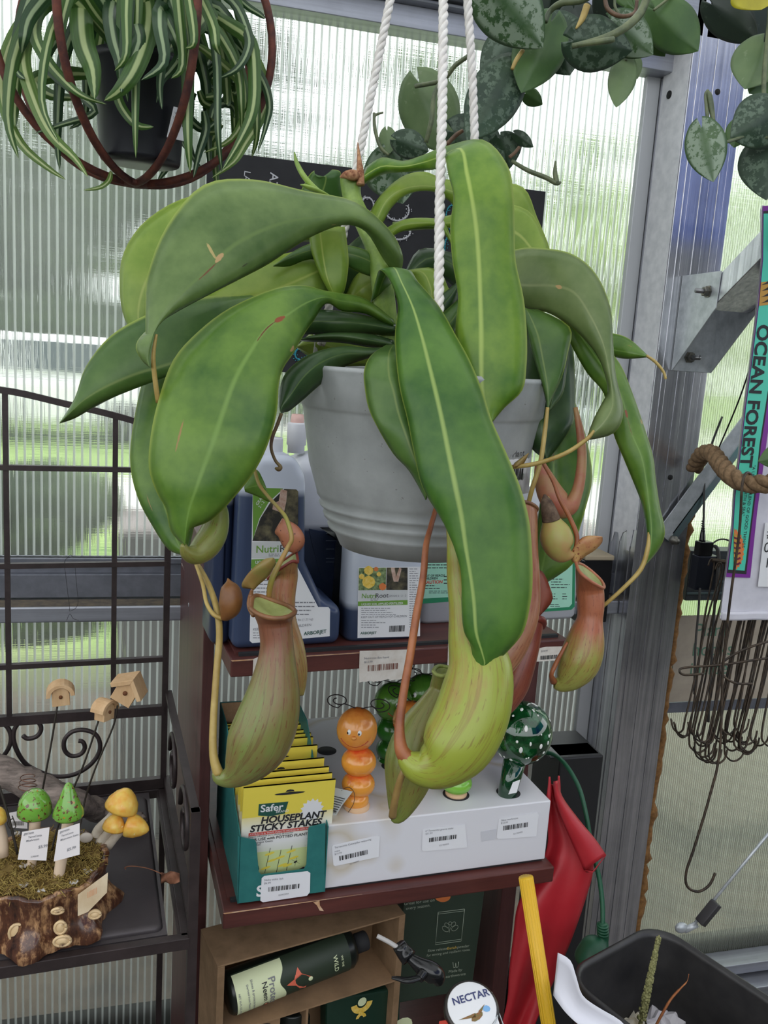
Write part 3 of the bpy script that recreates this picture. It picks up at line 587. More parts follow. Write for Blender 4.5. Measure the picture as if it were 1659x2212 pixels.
# D
leaf([(850,690,850,700,850,712,.92),(790,646,790,662,792,678,.90),(737,634,735,650,740,672,.87),(700,628,702,642,705,655,.84),(655,617,662,654,676,694,.82),(594,624,621,680,655,725,.80),(498,665,579,707,634,762,.785),(428,717,546,752,612,795,.775),(375,777,510,815,602,830,.765),(344,859,482,890,598,888,.76),(326,940,461,954,583,948,.755),(322,1010,441,1007,553,1013,.755),(338,1062,424,1055,506,1074,.755),(358,1098,409,1100,456,1123,.758),(370,1148,402,1140,410,1144,.76),T(399,1178,.762)], 'bri', HP)
# O behind F, then G, then F
leaf([(835,745,850,745,870,745,.86),(802,768,840,765,880,765,.80),(787,800,840,810,885,810,.782),(788,835,850,845,895,840,.778),(796,880,860,890,905,885,.775),(814,920,875,935,920,925,.77),(850,980,895,990,930,980,.77),(885,1018,915,1030,940,1030,.77),T(920,1080,.77)], 'mid', HP)
leaf([(771,408,781,385,790,362,.96),(822,378,823,360,825,341,.94),(871,371,872,360,871,348,.92),(915,368,918,350,915,335,.90),(950,362,953,338,958,318,.87),(960,335,995,322,1042,302,.83),(969,378,1008,375,1095,355,.81),(980,425,1018,425,1109,420,.80),(973,490,1028,490,1111,490,.80),(978,565,1034,565,1114,565,.80),(990,640,1037,645,1131,645,.80),(984,715,1039,720,1138,725,.80),(990,780,1039,785,1137,790,.80),(1010,830,1041,835,1128,843,.80),(1035,878,1050,880,1090,880,.80),T(1063,912,.80)], 'tal', HP, curl=.010)
leaf([(800,655,815,640,835,625,.92),(812,605,830,598,862,592,.88),(821,583,850,578,886,585,.84),(844,609,868,612,903,609,.81),(860,659,891,663,947,660,.79),(854,717,910,724,984,724,.775),(856,775,925,782,1014,778,.765),(864,840,941,848,1042,845,.755),(880,905,954,905,1061,905,.75),(894,975,968,975,1092,975,.745),(912,1050,983,1050,1123,1050,.74),(950,1115,996,1115,1142,1120,.74),(988,1178,1005,1180,1149,1190,.74),(1009,1225,1015,1240,1150,1255,.74),(1002,1300,1023,1300,1146,1300,.74),(1004,1360,1028,1365,1130,1365,.74),(1017,1398,1042,1412,1092,1411,.742),(1000,1470,1045,1440,1052,1448,.745),(992,1488,1012,1476,1025,1472,.75),T(1000,1499,.75)], 'frn', HP, curl=.014)
leaf([(528,1050,528,1056,530,1062,.90),(545,1022,552,1050,556,1072,.90),(560,1020,572,1052,575,1082,.90),T(584,1084,.90)], 'bri', HP, curl=.004)

# --- pitchers
def pitcher_mat(name, green, red, bal, speck=srgb(104, 40, 30), vein=1, off=0):
    s = NT(name); uv = s.n('TexCoord'); sp = s.n('SeparateXYZ'); s.l(uv, sp, 0, 2)
    st = s.noise(1, 5, vec=uv.outputs['UV'], sc3=(26, 2.2, 1), rough=.7); n1 = s.noise(16, 4)
    f = s.math('ADD', s.math('MULTIPLY', st, .45), s.math('ADD', s.math('MULTIPLY', n1, .55), s.math('MULTIPLY', s.math('SUBTRACT', .5, sp.outputs[1]), bal)))
    c = s.ramp(f, [(.36+off, green), (.62+off, red)]).outputs[0]
    k = s.ramp(s.noise(1, 3, vec=uv.outputs['UV'], sc3=(70, 16, 1)), [(.60, (0, 0, 0)), (.65, (1, 1, 1))])
    c = s.mix(s.math('MULTIPLY', k, .6*vein), c, speck); vn = s.ramp(s.noise(1, 4, vec=uv.outputs['UV'], sc3=(11, .8, 1), rough=.5), [(.485, (0, 0, 0)), (.5, (1, 1, 1)), (.515, (0, 0, 0))])
    c = s.mix(s.math('MULTIPLY', vn, .55*vein), c, tuple(x*.55 for x in red))
    b = s.bsdf(c, .34); b.inputs['Subsurface Weight'].default_value = .15; b.inputs['Subsurface Radius'].default_value = (.006, .004, .002)
    s.bump(b, st, .3, .0009); return s.done(b)
PM1 = pitcher_mat('pitcher_olive', srgb(116, 126, 66), srgb(128, 80, 58), .3, off=.05)
PM2 = pitcher_mat('pitcher_yellow_green', srgb(146, 156, 58), srgb(160, 92, 62), .16, vein=.7, off=.13)
PM3 = pitcher_mat('pitcher_red', srgb(150, 92, 66), srgb(124, 54, 48), .1)
PM4 = pitcher_mat('pitcher_speckled', srgb(146, 146, 72), srgb(162, 96, 66), .5)
PM5 = pitcher_mat('pitcher_peach', srgb(172, 128, 92), srgb(150, 92, 66), .1)
PM6 = pitcher_mat('pitcher_green', srgb(110, 128, 56), srgb(126, 120, 60), .1)
m_rim = plant_mat('pitcher_rim_brown', srgb(98, 62, 38), srgb(140, 96, 60)); m_rimr = plant_mat('pitcher_rim_red', srgb(96, 34, 30), srgb(140, 60, 46)); m_rimo = plant_mat('pitcher_rim_orange', srgb(150, 88, 62), srgb(184, 116, 86)); m_rimg = plant_mat('pitcher_rim_green', srgb(116, 130, 60), srgb(150, 156, 84))
m_in = plant_mat('pitcher_inside', srgb(120, 128, 68), srgb(160, 166, 104))
def pitcher(pts, body, parent, rimpts=None, rimr=5, rm=None, lid=None, lm=None, tendril=None, tm=None, flat=.9, name='pitcher', label=None, rd=None):
    """body tube from the mouth down; the mouth end stays open and shows its inside"""
    b = MB(); c = cr_spline([W(p[0], p[1], p[2]) for p in pts], 4); rr = [q.x for q in cr_spline([V((p[3]*p[2]/FPX, 0, 0)) for p in pts], 4)]
    b.tube(c, [max(x, 2e-4) for x in rr], 24, cap=False, flat=flat, twist0=(FW.x, FW.y, FW.z))
    if rimpts:                                                 # the slanted mouth takes the place of the first rings
        P = [W(*p) for p in rimpts]; cl = cr_spline(P+[P[0]], 8)[:-1]; Ls = [0]
        for i in range(len(cl)): Ls.append(Ls[-1]+(cl[(i+1) % len(cl)]-cl[i]).length)
        rs = []
        for j in range(24):
            t = Ls[-1]*j/24; i = max(k for k in range(len(cl)) if Ls[k] <= t); rs.append(cl[i].lerp(cl[(i+1) % len(cl)], (t-Ls[i])/max(Ls[i+1]-Ls[i], 1e-9)))
        ring = [V(b.v[4*24+j]) for j in range(24)]; cen = lambda q: sum(q, V((0, 0, 0)))/len(q); cr0, cr1 = cen(rs), cen(ring)
        best = min(((sum(((rs[(o_+sg*j) % 24]-cr0)-(ring[j]-cr1)).length_squared for j in range(24)), o_, sg) for o_ in range(24) for sg in (1, -1)))
        for i in range(4):
            for j in range(24):
                a_ = rs[(best[1]+best[2]*j) % 24]; q = i/4; b.v[i*24+j] = tuple(a_.lerp(ring[j], q*q*(3-2*q)))
    o = b.build(name, body, parent, label=label, solid=.0009)
    if rimpts:
        b = MB(); P = [W(*p) for p in rimpts]; cl = cr_spline(P+[P[0]], 4); d = depth(P[0]); b.tube(cl, rimr*d/FPX, 8, cap=False); b.build('rim', rm or m_rim, o)
        # inside wall dropping from the rim
        ctr = sum(P, V((0, 0, 0)))/len(P); dn = (c[min(6, len(c)-1)]-c[0]).normalized()
        b = MB(); b.grid([[q+(ctr-q)*f_+dn*h_ for q in cl] for f_, h_ in ((.02, 0), (.12, .0015), (.3, .004), (.7, .006), (.99, .0065))]); b.build('inner_wall', m_in, o)
    if lid: leaf(lid, lm or PM1, o, name='lid', n=4, cols=7, curl=.004)
    if tendril: b = MB(); pxtube(b, tendril, 10, 5); b.build('tendril', tm or m_tan, o)
    return o
pitcher([(592,1322,.775,36),(594,1345,.775,36),(598,1390,.775,35),(597,1435,.775,42),(590,1503,.775,58),(575,1562,.775,67),(551,1615,.775,65),(524,1655,.775,45),(498,1678,.775,24),(474,1680,.775,14),(468,1668,.775,9)], PM1, HP,
        [(542,1315,.765),(552,1323,.755),(572,1332,.748),(596,1336,.747),(620,1333,.752),(637,1322,.765),(624,1310,.785),(594,1299,.795),(562,1288,.797),(546,1290,.785)], 5.5, m_rim,
        [(545,1272,545,1272,548,1274,.78),(523,1268,540,1256,560,1262,.778),(528,1250,553,1242,576,1248,.775),(548,1226,570,1226,590,1228,.77),(572,1208,585,1212,596,1214,.768),T(590,1205,.767)], plant_mat('lid_olive', srgb(128, 118, 60), srgb(140, 92, 54)),
        [(424,1216,.85,6),(450,1262,.83,6.5),(468,1315,.81,7),(474,1372,.80,7.5),(468,1449,.79,7.5),(461,1558,.78,8),(461,1630,.775,9),(472,1672,.775,12)], m_tan, label='long olive pitcher veined with dark red, hanging lowest at the left')
b = MB(); pxtube(b, [(545,1272,.782,3),(541,1290,.785,6),(541,1310,.775,8),(548,1330,.765,5)], 8); b.build('pitcher_spur', m_rim, HP)
pitcher([(619,1205,.83,22),(617,1240,.83,26),(611,1290,.83,26),(612,1340,.83,27),(628,1400,.83,29),(640,1450,.83,24),(648,1485,.83,12),(652,1502,.83,3)], pitcher_mat('pitcher_rusty', srgb(150, 140, 78), srgb(152, 96, 66), .2), HP,
        [(640,1192,.825),(643,1214,.815),(632,1212,.81),(612,1224,.81),(590,1240,.815),(579,1250,.825),(592,1232,.845),(612,1212,.85)], 3.5, m_rimr,
        [(638,1196,634,1195,630,1192,.82),(655,1180,626,1185,612,1181,.815),(657,1158,628,1160,602,1160,.812),(640,1134,620,1138,594,1148,.812),T(610,1120,.812)], plant_mat('lid_red', srgb(150, 84, 66), srgb(170, 110, 80), speck=(srgb(90, 40, 34), 300, .62)),
        [(550,1015,.85,4),(560,1047,.84,4),(582,1076,.83,4),(603,1099,.81,4.2),(619,1121,.80,4.6),(630,1161,.795,5),(622,1182,.795,5),(598,1228,.79,6),(586,1256,.79,6.5),(581,1292,.80,6),(585,1340,.82,5)], plant_mat('yellow_tendril', srgb(140, 136, 62), srgb(160, 118, 66)), label='red-lidded pitcher behind the long olive one')
b = MB(); pxtube(b, [(396,1176,.765,6),(402,1192,.77,14),(420,1198,.78,22),(442,1182,.79,30),(462,1150,.80,30),(470,1110,.81,24),(468,1080,.82,14),(460,1060,.83,6)], 18, 5); b.build('pitcher_bud', PM6, HP, label='fat green hooked pitcher bud under the left leaf tip')
b = MB(); pxtube(b, [(492,1249,.80,1),(494,1256,.80,6),(496,1268,.80,19),(499,1290,.80,25),(496,1313,.80,24),(486,1330,.80,14),(478,1336,.80,5)], 16, 5); o = b.build('pitcher_bud', plant_mat('bud_brown', srgb(112, 70, 36), srgb(140, 96, 48)), HP, label='small brown pitcher bud')
b = MB(); pxtube(b, [(423,1218,.84,4),(438,1262,.82,4.5),(446,1302,.81,4.5),(462,1328,.80,5),(482,1336,.80,5)], 8); b.build('tendril', m_tan, o)
# centre pitchers
pitcher([(956,1448,.83,20),(952,1490,.83,24),(934,1530,.825,34),(910,1580,.82,50),(890,1640,.815,57),(880,1690,.81,48),(868,1735,.805,32),(857,1762,.80,18),(846,1766,.80,7)], PM6, HP,
        [(936,1450,.825),(944,1458,.815),(958,1460,.81),(972,1454,.82),(974,1444,.835),(960,1440,.845),(944,1440,.84)], 4.5, m_rimg, None, None,
        [(884,1640,.77,4),(871,1668,.765,7),(860,1700,.77,8),(852,1735,.775,8),(848,1762,.79,9)], plant_mat('tan_vein', srgb(140, 112, 62), srgb(160, 130, 80)), label='green pitcher pointing lowest in the picture, its base at the bottom left of the pair')
pitcher([(972,1118,.80,9),(980,1150,.80,15),(986,1185,.79,20),(992,1248,.79,26),(1006,1310,.785,36),(1020,1375,.78,52),(1036,1440,.77,68),(1030,1500,.765,77),(1012,1560,.76,80),(982,1612,.755,76),(945,1648,.755,57),(906,1656,.755,38),(882,1642,.755,24),(872,1625,.755,14)], PM2, HP, None, 5, None, None, None,
        [(944,1090,.84,5),(930,1140,.82,6),(920,1180,.80,7),(914,1248,.79,8),(899,1332,.78,9),(886,1416,.77,9),(871,1501,.765,9.5),(863,1568,.76,11),(866,1615,.755,15),(880,1640,.755,20)], m_rust, label='largest pitcher, yellow green with red streaks, in the centre')
_unused = ([[W(px_, py_, d_) for px_, py_, d_ in r_] for r_ in [[(940,1535,.745),(934,1560,.735),(925,1585,.735)],[(955,1500,.74),(943,1535,.722),(930,1590,.735)],[(930,1570,.73),(920,1600,.715),(905,1625,.73)],[(910,1610,.735),(900,1625,.725),(890,1640,.735)]]]) 
pitcher([(1136,1095,.84,26),(1134,1180,.84,27),(1138,1260,.835,28),(1130,1330,.83,33),(1100,1395,.825,38),(1062,1445,.82,36),(1030,1480,.82,20)], PM5, HP,
        [(1112,1098,.83),(1125,1086,.825),(1142,1086,.825),(1160,1098,.84),(1150,1108,.855),(1125,1108,.85)], 4.5, m_rim, label='tall peach pitcher showing along the edge of the front leaf')
leaf([(1150,1236,1150,1236,1150,1236,.86),(1150,1300,1168,1241,1170,1244,.86),(1150,1330,1178,1280,1194,1292,.86),T(1166,1330,.86)], plant_mat('lid_dark_red', srgb(120, 56, 40), srgb(146, 74, 50)), HP, name='pitcher_lid', curl=.003, cols=5)
pitcher([(1156,1345,.87,16),(1142,1390,.87,24),(1122,1440,.87,32),(1104,1485,.87,34),(1082,1525,.87,26),(1062,1550,.87,10)], PM3, HP, [(1145,1342,.865),(1158,1336,.86),(1172,1340,.865),(1172,1352,.875),(1158,1354,.88)], 8, m_rimr, label='dark red pitcher behind the peach one')
# hook-stalked pitcher at the right
pitcher([(1166,1000,.89,10),(1174,1030,.89,20),(1190,1068,.89,28),(1210,1092,.89,28),(1230,1092,.89,20),(1243,1072,.89,13),(1252,1040,.89,11),(1257,990,.89,9.5),(1254,940,.89,8),(1243,880,.89,4)], plant_mat('hook_pink', srgb(160, 88, 70), srgb(164, 128, 84), 40), HP, label='pink hooked stalk curving up behind the right leaves')
o = pitcher([(1178,1074,.85,7),(1184,1100,.85,15),(1190,1122,.85,18),(1198,1148,.85,32),(1205,1172,.85,34),(1216,1192,.85,26),(1230,1198,.85,12),(1240,1196,.85,3)], plant_mat('bud_peach', srgb(158, 160, 84), srgb(178, 128, 88), 22), HP, label='round yellow and pink bud with a dry dark top')
b = MB(); pxtube(b, [(1176,1068,.848,2),(1180,1084,.848,12),(1187,1108,.848,17.5),(1191,1124,.849,20)], 12); b.build('dry_cap', mat('dry_bark_cap', srgb(66, 50, 40), .9, 0, srgb(116, 96, 78), 120, bump=.8, bs=200), o)
b = MB(); pxtube(b, [(1172,1000,.86,3),(1195,1040,.855,4),(1209,1078,.85,4.5),(1230,1117,.85,5),(1246,1158,.85,5.5),(1243,1190,.85,5)], 8); b.build('tendril', m_rust, o)
pitcher([(1268,1243,.855,27),(1274,1275,.855,29),(1276,1310,.855,28),(1274,1338,.855,27),(1268,1368,.855,36),(1260,1404,.855,43),(1248,1436,.855,43),(1230,1462,.855,32),(1212,1476,.855,19),(1198,1476,.855,10)], PM4, HP,
        [(1244,1216,.85),(1251,1234,.835),(1268,1250,.828),(1288,1263,.835),(1304,1270,.85),(1300,1256,.868),(1280,1236,.876),(1258,1220,.868)], 3.6, m_rimo,
        [(1248,1217,1244,1216,1236,1213,.85),(1262,1203,1245,1192,1233,1195,.848),(1285,1188,1263,1172,1246,1174,.845),(1300,1172,1282,1160,1264,1159,.845),T(1301,1160,.845)], plant_mat('lid_speckled', srgb(170, 106, 76), srgb(186, 150, 92), 40, speck=(srgb(116, 44, 36), 300, .6)),
        [(1225,1388,.845,3),(1214,1408,.84,4),(1200,1435,.84,5),(1191,1458,.84,5),(1196,1472,.85,8)], m_rust, label='speckled orange pitcher hanging furthest right')
# ================================================================= THE BROWN SHELF STAND
S = Frame(W(482, 1972, 1.30), R(3.4)); U = Frame(W(499, 1426, depth(V((.1069, 1.1836, 1.0619)))), R(5.6))
def wood_mat(name, a, b_, axis=(3, 40, 40), rough=.42):
    s = NT(name); n = s.noise(1, 6, sc3=axis, rough=.7); c = s.ramp(n, [(.3, a), (.7, b_)])
    b = s.bsdf(c, rough); s.bump(b, n, .2, .001); return s.done(b)
m_mah = wood_mat('mahogany_laminate', srgb(66, 34, 32), srgb(98, 52, 46)); m_mahv = wood_mat('mahogany_upright', srgb(62, 34, 34), srgb(96, 58, 56), (40, 40, 3))
m_chip = mat('bare_wood_chips', srgb(190, 140, 96), .8, 0, srgb(214, 180, 150), 80)
SH = thing('shelf_stand', S.w(.28, .3, -.92), 'dark reddish-brown wooden shelf stand holding fertiliser jugs above and a white display box below', 'shelf')
def board(fr, wd, th, dp, name, zoff=0):
    b = MB(fr.M); b.box((0, 0, -th+zoff), (wd, dp, zoff)); return b.build(name, m_mah, SH, bevel=.0025)
bl = board(S, .566, .029, .60, 'shelf_board'); bu = board(U, .562, .027, .58, 'shelf_board')
b = MB(S.M); b.slab([(.002, -.0006, -.0022), (.10, -.0006, -.0018), (.22, -.0006, -.0008), (.0, -.0006, -.0003)], (0, .0004, 0)); b.slab([(.140, -.0008, -.003), (.150, -.0008, -.002), (.151, -.0008, -.010), (.158, -.0008, -.021), (.151, -.0008, -.019), (.146, -.0008, -.009)], (0, .0004, 0)); b.build('worn_edge', m_chip, bl)
b = MB(U.M); b.slab([(.002, -.0006, -.002), (.2, -.0006, -.0012), (.3, -.0006, -.0004), (.0, -.0006, -.0003)], (0, .0004, 0)); b.build('worn_edge', m_chip, bu)
ul = S.hy(430, 1900, .17).x; ur = S.hy(451, 1835, .17).x
zt = S.hy(440, 1192, .17).z
b = MB(S.M); b.box((ul-.004, .17, -.92), (ur-.001, .60, zt)); b.build('side_panel', m_mahv, SH, bevel=.0015)
rl, rr_ = S.hy(1085, 1920, .17).x, S.hy(1116, 1920, .17).x
b = MB(S.M); b.box((rl, .17, -.92), (rr_, .60, zt+.02)); b.build('side_panel', m_mahv, SH, bevel=.0015)
b = MB(S.M); b.box((ur, .2, -.52), (rl, .60, -.50)); b.build('bottom_board', m_mah, SH)
b = MB(S.M); b.lathe((ul-.0045, .42, .36), [(.0001, 0), (.004, 0), (.004, .002)], 12, Z=(1, 0, 0)); b.build('shelf_pin', m_galv, SH)
m_mat = mat('black_liner', (.012, .012, .014), .7)
for fr, wd, y0, lb, pr in ((S, .552, .022, 'thin black edging strip in front of the white display box on the lower shelf', bl), (U, .548, .012, 'thin black edging strip along the front of the upper shelf board', bu)):
    b = MB(fr.M); b.box((.014, y0, 0), (wd, y0+.008, .0045)); b.build('edging_strip', m_mat, label=lb, cat='edging strip')
    b = MB(fr.M); b.box((.010, y0+.0085, 0), (wd+.006, .565, .0038)); b.build('inlay', m_mah, pr)
# ---------------------------------------------------------------- packaging helpers
def rr(x0, x1, y0, y1, r, n=4):
    P = []
    for cx, cy, a0 in ((x1-r, y0+r, -90), (x1-r, y1-r, 0), (x0+r, y1-r, 90), (x0+r, y0+r, 180)):
        for i in range(n+1): a = R(a0+90*i/n); P.append((cx+r*math.cos(a), cy+r*math.sin(a)))
    return P
def rrloft(b, secs):                                           # secs: (z, x0, x1, y0, y1, r)
    rows = [[(x, y, s_[0]) for x, y in rr(*s_[1:])] for s_ in secs]; n = len(rows[0]); P = [p for r in rows for p in r]; m = len(rows)
    F = [(i*n+j, i*n+(j+1) % n, (i+1)*n+(j+1) % n, (i+1)*n+j) for i in range(m-1) for j in range(n)]+[tuple(range(n))[::-1], tuple(range((m-1)*n, m*n))]
    return b._a(P, F, smooth=True)
def liquid_mat(name, h, low, high, soft=.012):
    s = NT(name); tcx = s.n('TexCoord'); sp = s.n('SeparateXYZ'); s.l(tcx, sp, 0, 3)
    f = s.math('DIVIDE', s.math('SUBTRACT', sp.outputs[2], h-soft/2), soft)
    b = s.bsdf(s.ramp(f, [(0, low), (1, high)]), .28); b.inputs['Subsurface Weight'].default_value = .1; b.inputs['Subsurface Radius'].default_value = (.01, .01, .01); return s.done(b)
class Lab:                                                     # printing on a plane of a frame
    def __init__(s, fr, y, off=.0008): s.fr = fr; s.y = y; s.off = off; s.b = MB(fr.M)
    def p(s, px, py, lift=0): q = s.fr.hy(px, py, s.y); return V((q.x, s.y-lift, q.z))
    def poly(s, pts, k, lift=.0006, th=.0002):
        s.b.k = k; P = [s.p(x, y, lift) for x, y in pts]; s.b.slab(P, (0, th, 0)); return s
    def sz(s, px, at): d = depth(s.fr.w(*s.p(*at))); return px*d/FPX
    def text(s, t, px, py, size, k, to=None, lift=.001, **kw):
        a = s.p(px, py, lift); xd = (s.p(*to, lift)-a) if to else V((1, 0, 0)); xd.normalize(); s.b.text(t, a, xd, V((-xd.z, 0, xd.x)), s.sz(size, (px, py)), k, **kw); return s
    def lines(s, px, py, w_, h_, n, k, seed=0, lift=.0009, dx=0):
        rnd = random.Random(seed); s.b.k = k
        for i in range(n):
            y = py+h_*i/n; x = px+dx*i/n; e = x+w_*rnd.uniform(.55, 1); t = h_/n*.28
            while x < e:
                q = min(e, x+rnd.uniform(3, 11)); s.b.quad(s.p(x, y+t, lift), s.p(q, y+t, lift), s.p(q, y, lift), s.p(x, y, lift)); x = q+1.6
        return s
    def bars(s, px, py, w_, h_, k, seed=0, n=22, to=None, lift=.001):
        a = s.p(px, py+h_, lift); xd = (s.p(*to, lift)-s.p(px, py, lift)).normalized() if to else V((1, 0, 0)); barcode(s.b, a, xd, V((-xd.z, 0, xd.x)), s.sz(w_, (px, py)), s.sz(h_, (px, py)), k, n, seed); return s
m_green = mat('print_green', srgb(112, 158, 62), .5); m_dkgreen = mat('print_dark_green', srgb(34, 84, 72), .5); m_ltgrey = mat('print_light_grey', srgb(206, 208, 208), .5)
m_photo = mat('print_dark_photo', srgb(44, 42, 38), .5, 0, srgb(120, 112, 84), 60, bump=0, lo=.45, hi=.75); m_flower = mat('print_yellow', srgb(232, 190, 60), .5, 0, srgb(244, 214, 120), 200); m_leafp = mat('print_leaf', srgb(44, 70, 34), .5, 0, srgb(150, 170, 120), 160)
m_skin = mat('print_skin', srgb(180, 140, 118), .5, 0, srgb(214, 190, 176), 120); m_or = mat('print_orange', srgb(224, 128, 70), .5); m_red = mat('print_red', srgb(206, 74, 60), .5); m_mint = mat('print_mint', srgb(160, 214, 190), .5); m_forest = mat('print_forest_green', srgb(34, 128, 88), .5)
PM = [m_paper, m_ink, m_inkg, m_green, m_dkgreen, m_ltgrey, m_photo, m_flower, m_leafp, m_skin, m_or, m_red, m_mint, m_forest]
WH, IK, GY, GR, DG, LG, PH, FL, LP, SK, OR, RE, MI, FO = range(14)
m_cap = mat('white_cap', srgb(222, 222, 226), .4)
zm = .004
# ---- big jug (front left)
yf = U.hz(525, 1405, zm).y
def jx(px, py): return U.hy(px, py, yf).x
x0, x1 = jx(505, 1300), jx(736, 1385); zsh = U.hy(585, 1015, yf).z
dpj = .115
poly = [(x0, zm), (x1, zm), (x1, U.hy(736, 1312, yf).z), (jx(700, 1312), U.hy(700, 1300, yf).z), (jx(662, 1215), U.hy(662, 1215, yf).z), (jx(664, 1030), U.hy(664, 1030, yf).z), (jx(640, 985), U.hy(640, 985, yf).z), (jx(560, 985), U.hy(560, 985, yf).z), (x0+.004, U.hy(510, 1035, yf).z)]
J = thing('fertiliser_jug', U.w((x0+x1)/2, yf+dpj/2, zm), 'large jug of dark blue liquid with a tall white label, front left of upper shelf', 'jug', 'jugs on the upper shelf')
mj = liquid_mat('jug_blue_liquid', U.hy(600, 1066, yf).z-zm, srgb(58, 70, 98), srgb(206, 212, 226))
b = MB(U.M); b.slab([(x, yf, z) for x, z in poly], (0, dpj, 0)); o = b.build('body', mj, J, bevel=.014); o.modifiers['bevel'].segments = 5; o.modifiers['bevel'].angle_limit = R(25)
for p in o.data.polygons: p.use_smooth = True
def jugcap(fr, px, py, yloc, w_, h_, parent, band=None):       # cap of h_ px standing at (px, py)
    q = fr.hy(px, py, yloc); d = depth(fr.w(q.x, yloc, q.z)); r_ = w_/2*d/FPX; h = h_*d/FPX
    b = MB(fr.M); b.lathe((q.x, yloc, q.z-.012), [(r_*.86, 0), (r_*.86, .012), (r_, .013), (r_, .013+h*.92), (r_*.93, .013+h)], 28); b.build('cap', m_cap, parent)
    if band: b = MB(fr.M); b.lathe((q.x, yloc, q.z+h*.9), [(r_*.7, 0), (r_*.7, h*.25), (r_*.6, h*.5)], 20); b.build('cap_seal', mat('pale_pink_plastic', srgb(232, 190, 180), .4), parent)
jugcap(U, 590, 988, yf+dpj/2, 40, 42, J)
L = Lab(U, yf, .0006); L.poly([(546, 1053), (640, 1057), (644, 1062), (642, 1224), (687, 1311), (709, 1311), (713, 1316), (712, 1374), (545, 1389), (539, 1384)], WH)
L.poly([(546, 1053), (612, 1055), (580, 1085), (560, 1120), (546, 1165)], GR, .0008); L.poly([(614, 1056), (640, 1057), (644, 1062), (643, 1170), (545, 1168), (562, 1120), (584, 1085)], PH, .0008)
L.poly([(606, 1056), (620, 1060), (618, 1084), (612, 1112), (600, 1104), (588, 1100), (590, 1088), (602, 1082)], SK, .0010); L.text('GRADE', 556, 1092, 9, WH, to=(568, 1076)); L.text('2 - 2 - 2', 562, 1098, 9, WH, to=(576, 1078))
L.poly([(544, 1171), (643, 1170), (643, 1206), (543, 1206)], LG, .0008); L.text('Nutri', 552, 1194, 23, GR, to=(640, 1191), fat=.012); L.text('Root', 603, 1192, 23, IK, to=(640, 1191)); L.lines(580, 1196, 34, 8, 2, IK, 4)
L.poly([(543, 1208), (642, 1206), (643, 1226), (542, 1228)], GR, .0008); L.text('LIQUID SOIL APPLIED', 551, 1217, 8.5, WH, to=(640, 1215), fat=.02); L.text('FERTILIZER', 551, 1226, 8.5, WH, to=(640, 1224), fat=.02)
L.lines(548, 1236, 92, 74, 9, GY, 5); L.lines(636, 1300, 48, 34, 4, GY, 6); L.text('NET WEIGHT 2.7 lbs (1.23 kg)', 590, 1344, 7, GY, to=(690, 1338)); L.text('KEEP OUT OF REACH OF CHILDREN', 546, 1362, 8, GY, to=(690, 1350)); L.lines(546, 1366, 60, 16, 3, GY, 9); L.text('ARBORJET', 656, 1372, 11, DG, to=(700, 1367), fat=.02)
L.b.build('label', PM, J, label='white and green printed label')
# ---- second jug behind it, liquid lower, and third behind at the far left
def jug2(pxl, pxr, py, yloc, dp, topy, liqy, cap, label, name='fertiliser_jug', group='jugs on the upper shelf', lo=srgb(52, 64, 92), hi=srgb(212, 214, 222)):
    a = U.hy(pxl, py, yloc).x; c = U.hy(pxr, py, yloc).x; zt_ = U.hy((pxl+pxr)/2, topy, yloc).z; zl = U.hy((pxl+pxr)/2, liqy, yloc).z
    t = thing(name, U.w((a+c)/2, yloc+dp/2, zm), label, 'jug', group); b = MB(U.M)
    rrloft(b, [(zm, a+.004, c-.004, yloc+.004, yloc+dp-.004, .014), (zm+.006, a, c, yloc, yloc+dp, .018), (zt_-.03, a, c, yloc, yloc+dp, .018), (zt_-.012, a+.006, c-.006, yloc+.006, yloc+dp-.006, .02), (zt_, a+.03, c-.03, yloc+.03, yloc+dp-.03, .015)])
    b.build('body', liquid_mat('jug_liquid_'+str(pxl), zl-zm, lo, hi), t)
    if cap: jugcap(U, cap[0], cap[1], yloc+dp/2, cap[2], cap[3], t, cap[4] if len(cap) > 4 else None)
    return t, a, c, zt_
yb = yf+dpj+.012
t, a, c, _ = jug2(628, 745, 1370, yb, .11, 985, 1140, (640, 962, 42, 48, 1), 'second large jug, its blue liquid lower, behind the front one and left of the pot')
b = MB(U.M); P = [U.hy(x, y, yb-.001) for x, y in ((668, 1142), (690, 1147), (726, 1150), (728, 1180), (727, 1210), (722, 1238), (715, 1254), (706, 1259), (698, 1253), (692, 1240), (686, 1222), (678, 1190), (672, 1165))]; b.slab(P, (0, .0008, 0)); b.build('handle_recess', mat('jug_recess', srgb(46, 56, 82), .3), t, bevel=.0)
b = MB(U.M); b.k = 0
for i, y in enumerate((1152, 1168, 1186, 1206, 1214)):
    p1, p2 = U.hy(704, y, yb-.002), U.hy(722+(i % 2)*5, y, yb-.002); b.bar(p1, p2, .0006, .0007)
b.build('measure_marks', mat('jug_marks', srgb(150, 160, 180), .4), t)
jug2(455, 500, 1370, yf+.03, .10, 1000, 1085, None, 'dark jug mostly hidden behind the left side of the front jug', lo=srgb(42, 52, 78))
t, a, c, _ = jug2(736, 752, 1370, yf+.06, .07, 1150, 1120, None, 'narrow dark bottle seen edge-on between the jug and the smaller bottle', name='fertiliser_bottle', group='small bottles on the upper shelf', lo=srgb(36, 38, 40))
t['category'] = 'bottle'
b = MB(U.M); q = [U.hy(x, y, yf+.059) for x, y in ((739, 1215), (750, 1215), (750, 1245), (739, 1245))]; b.slab(q, (0, .0005, 0)); b.build('label', m_flower, t)
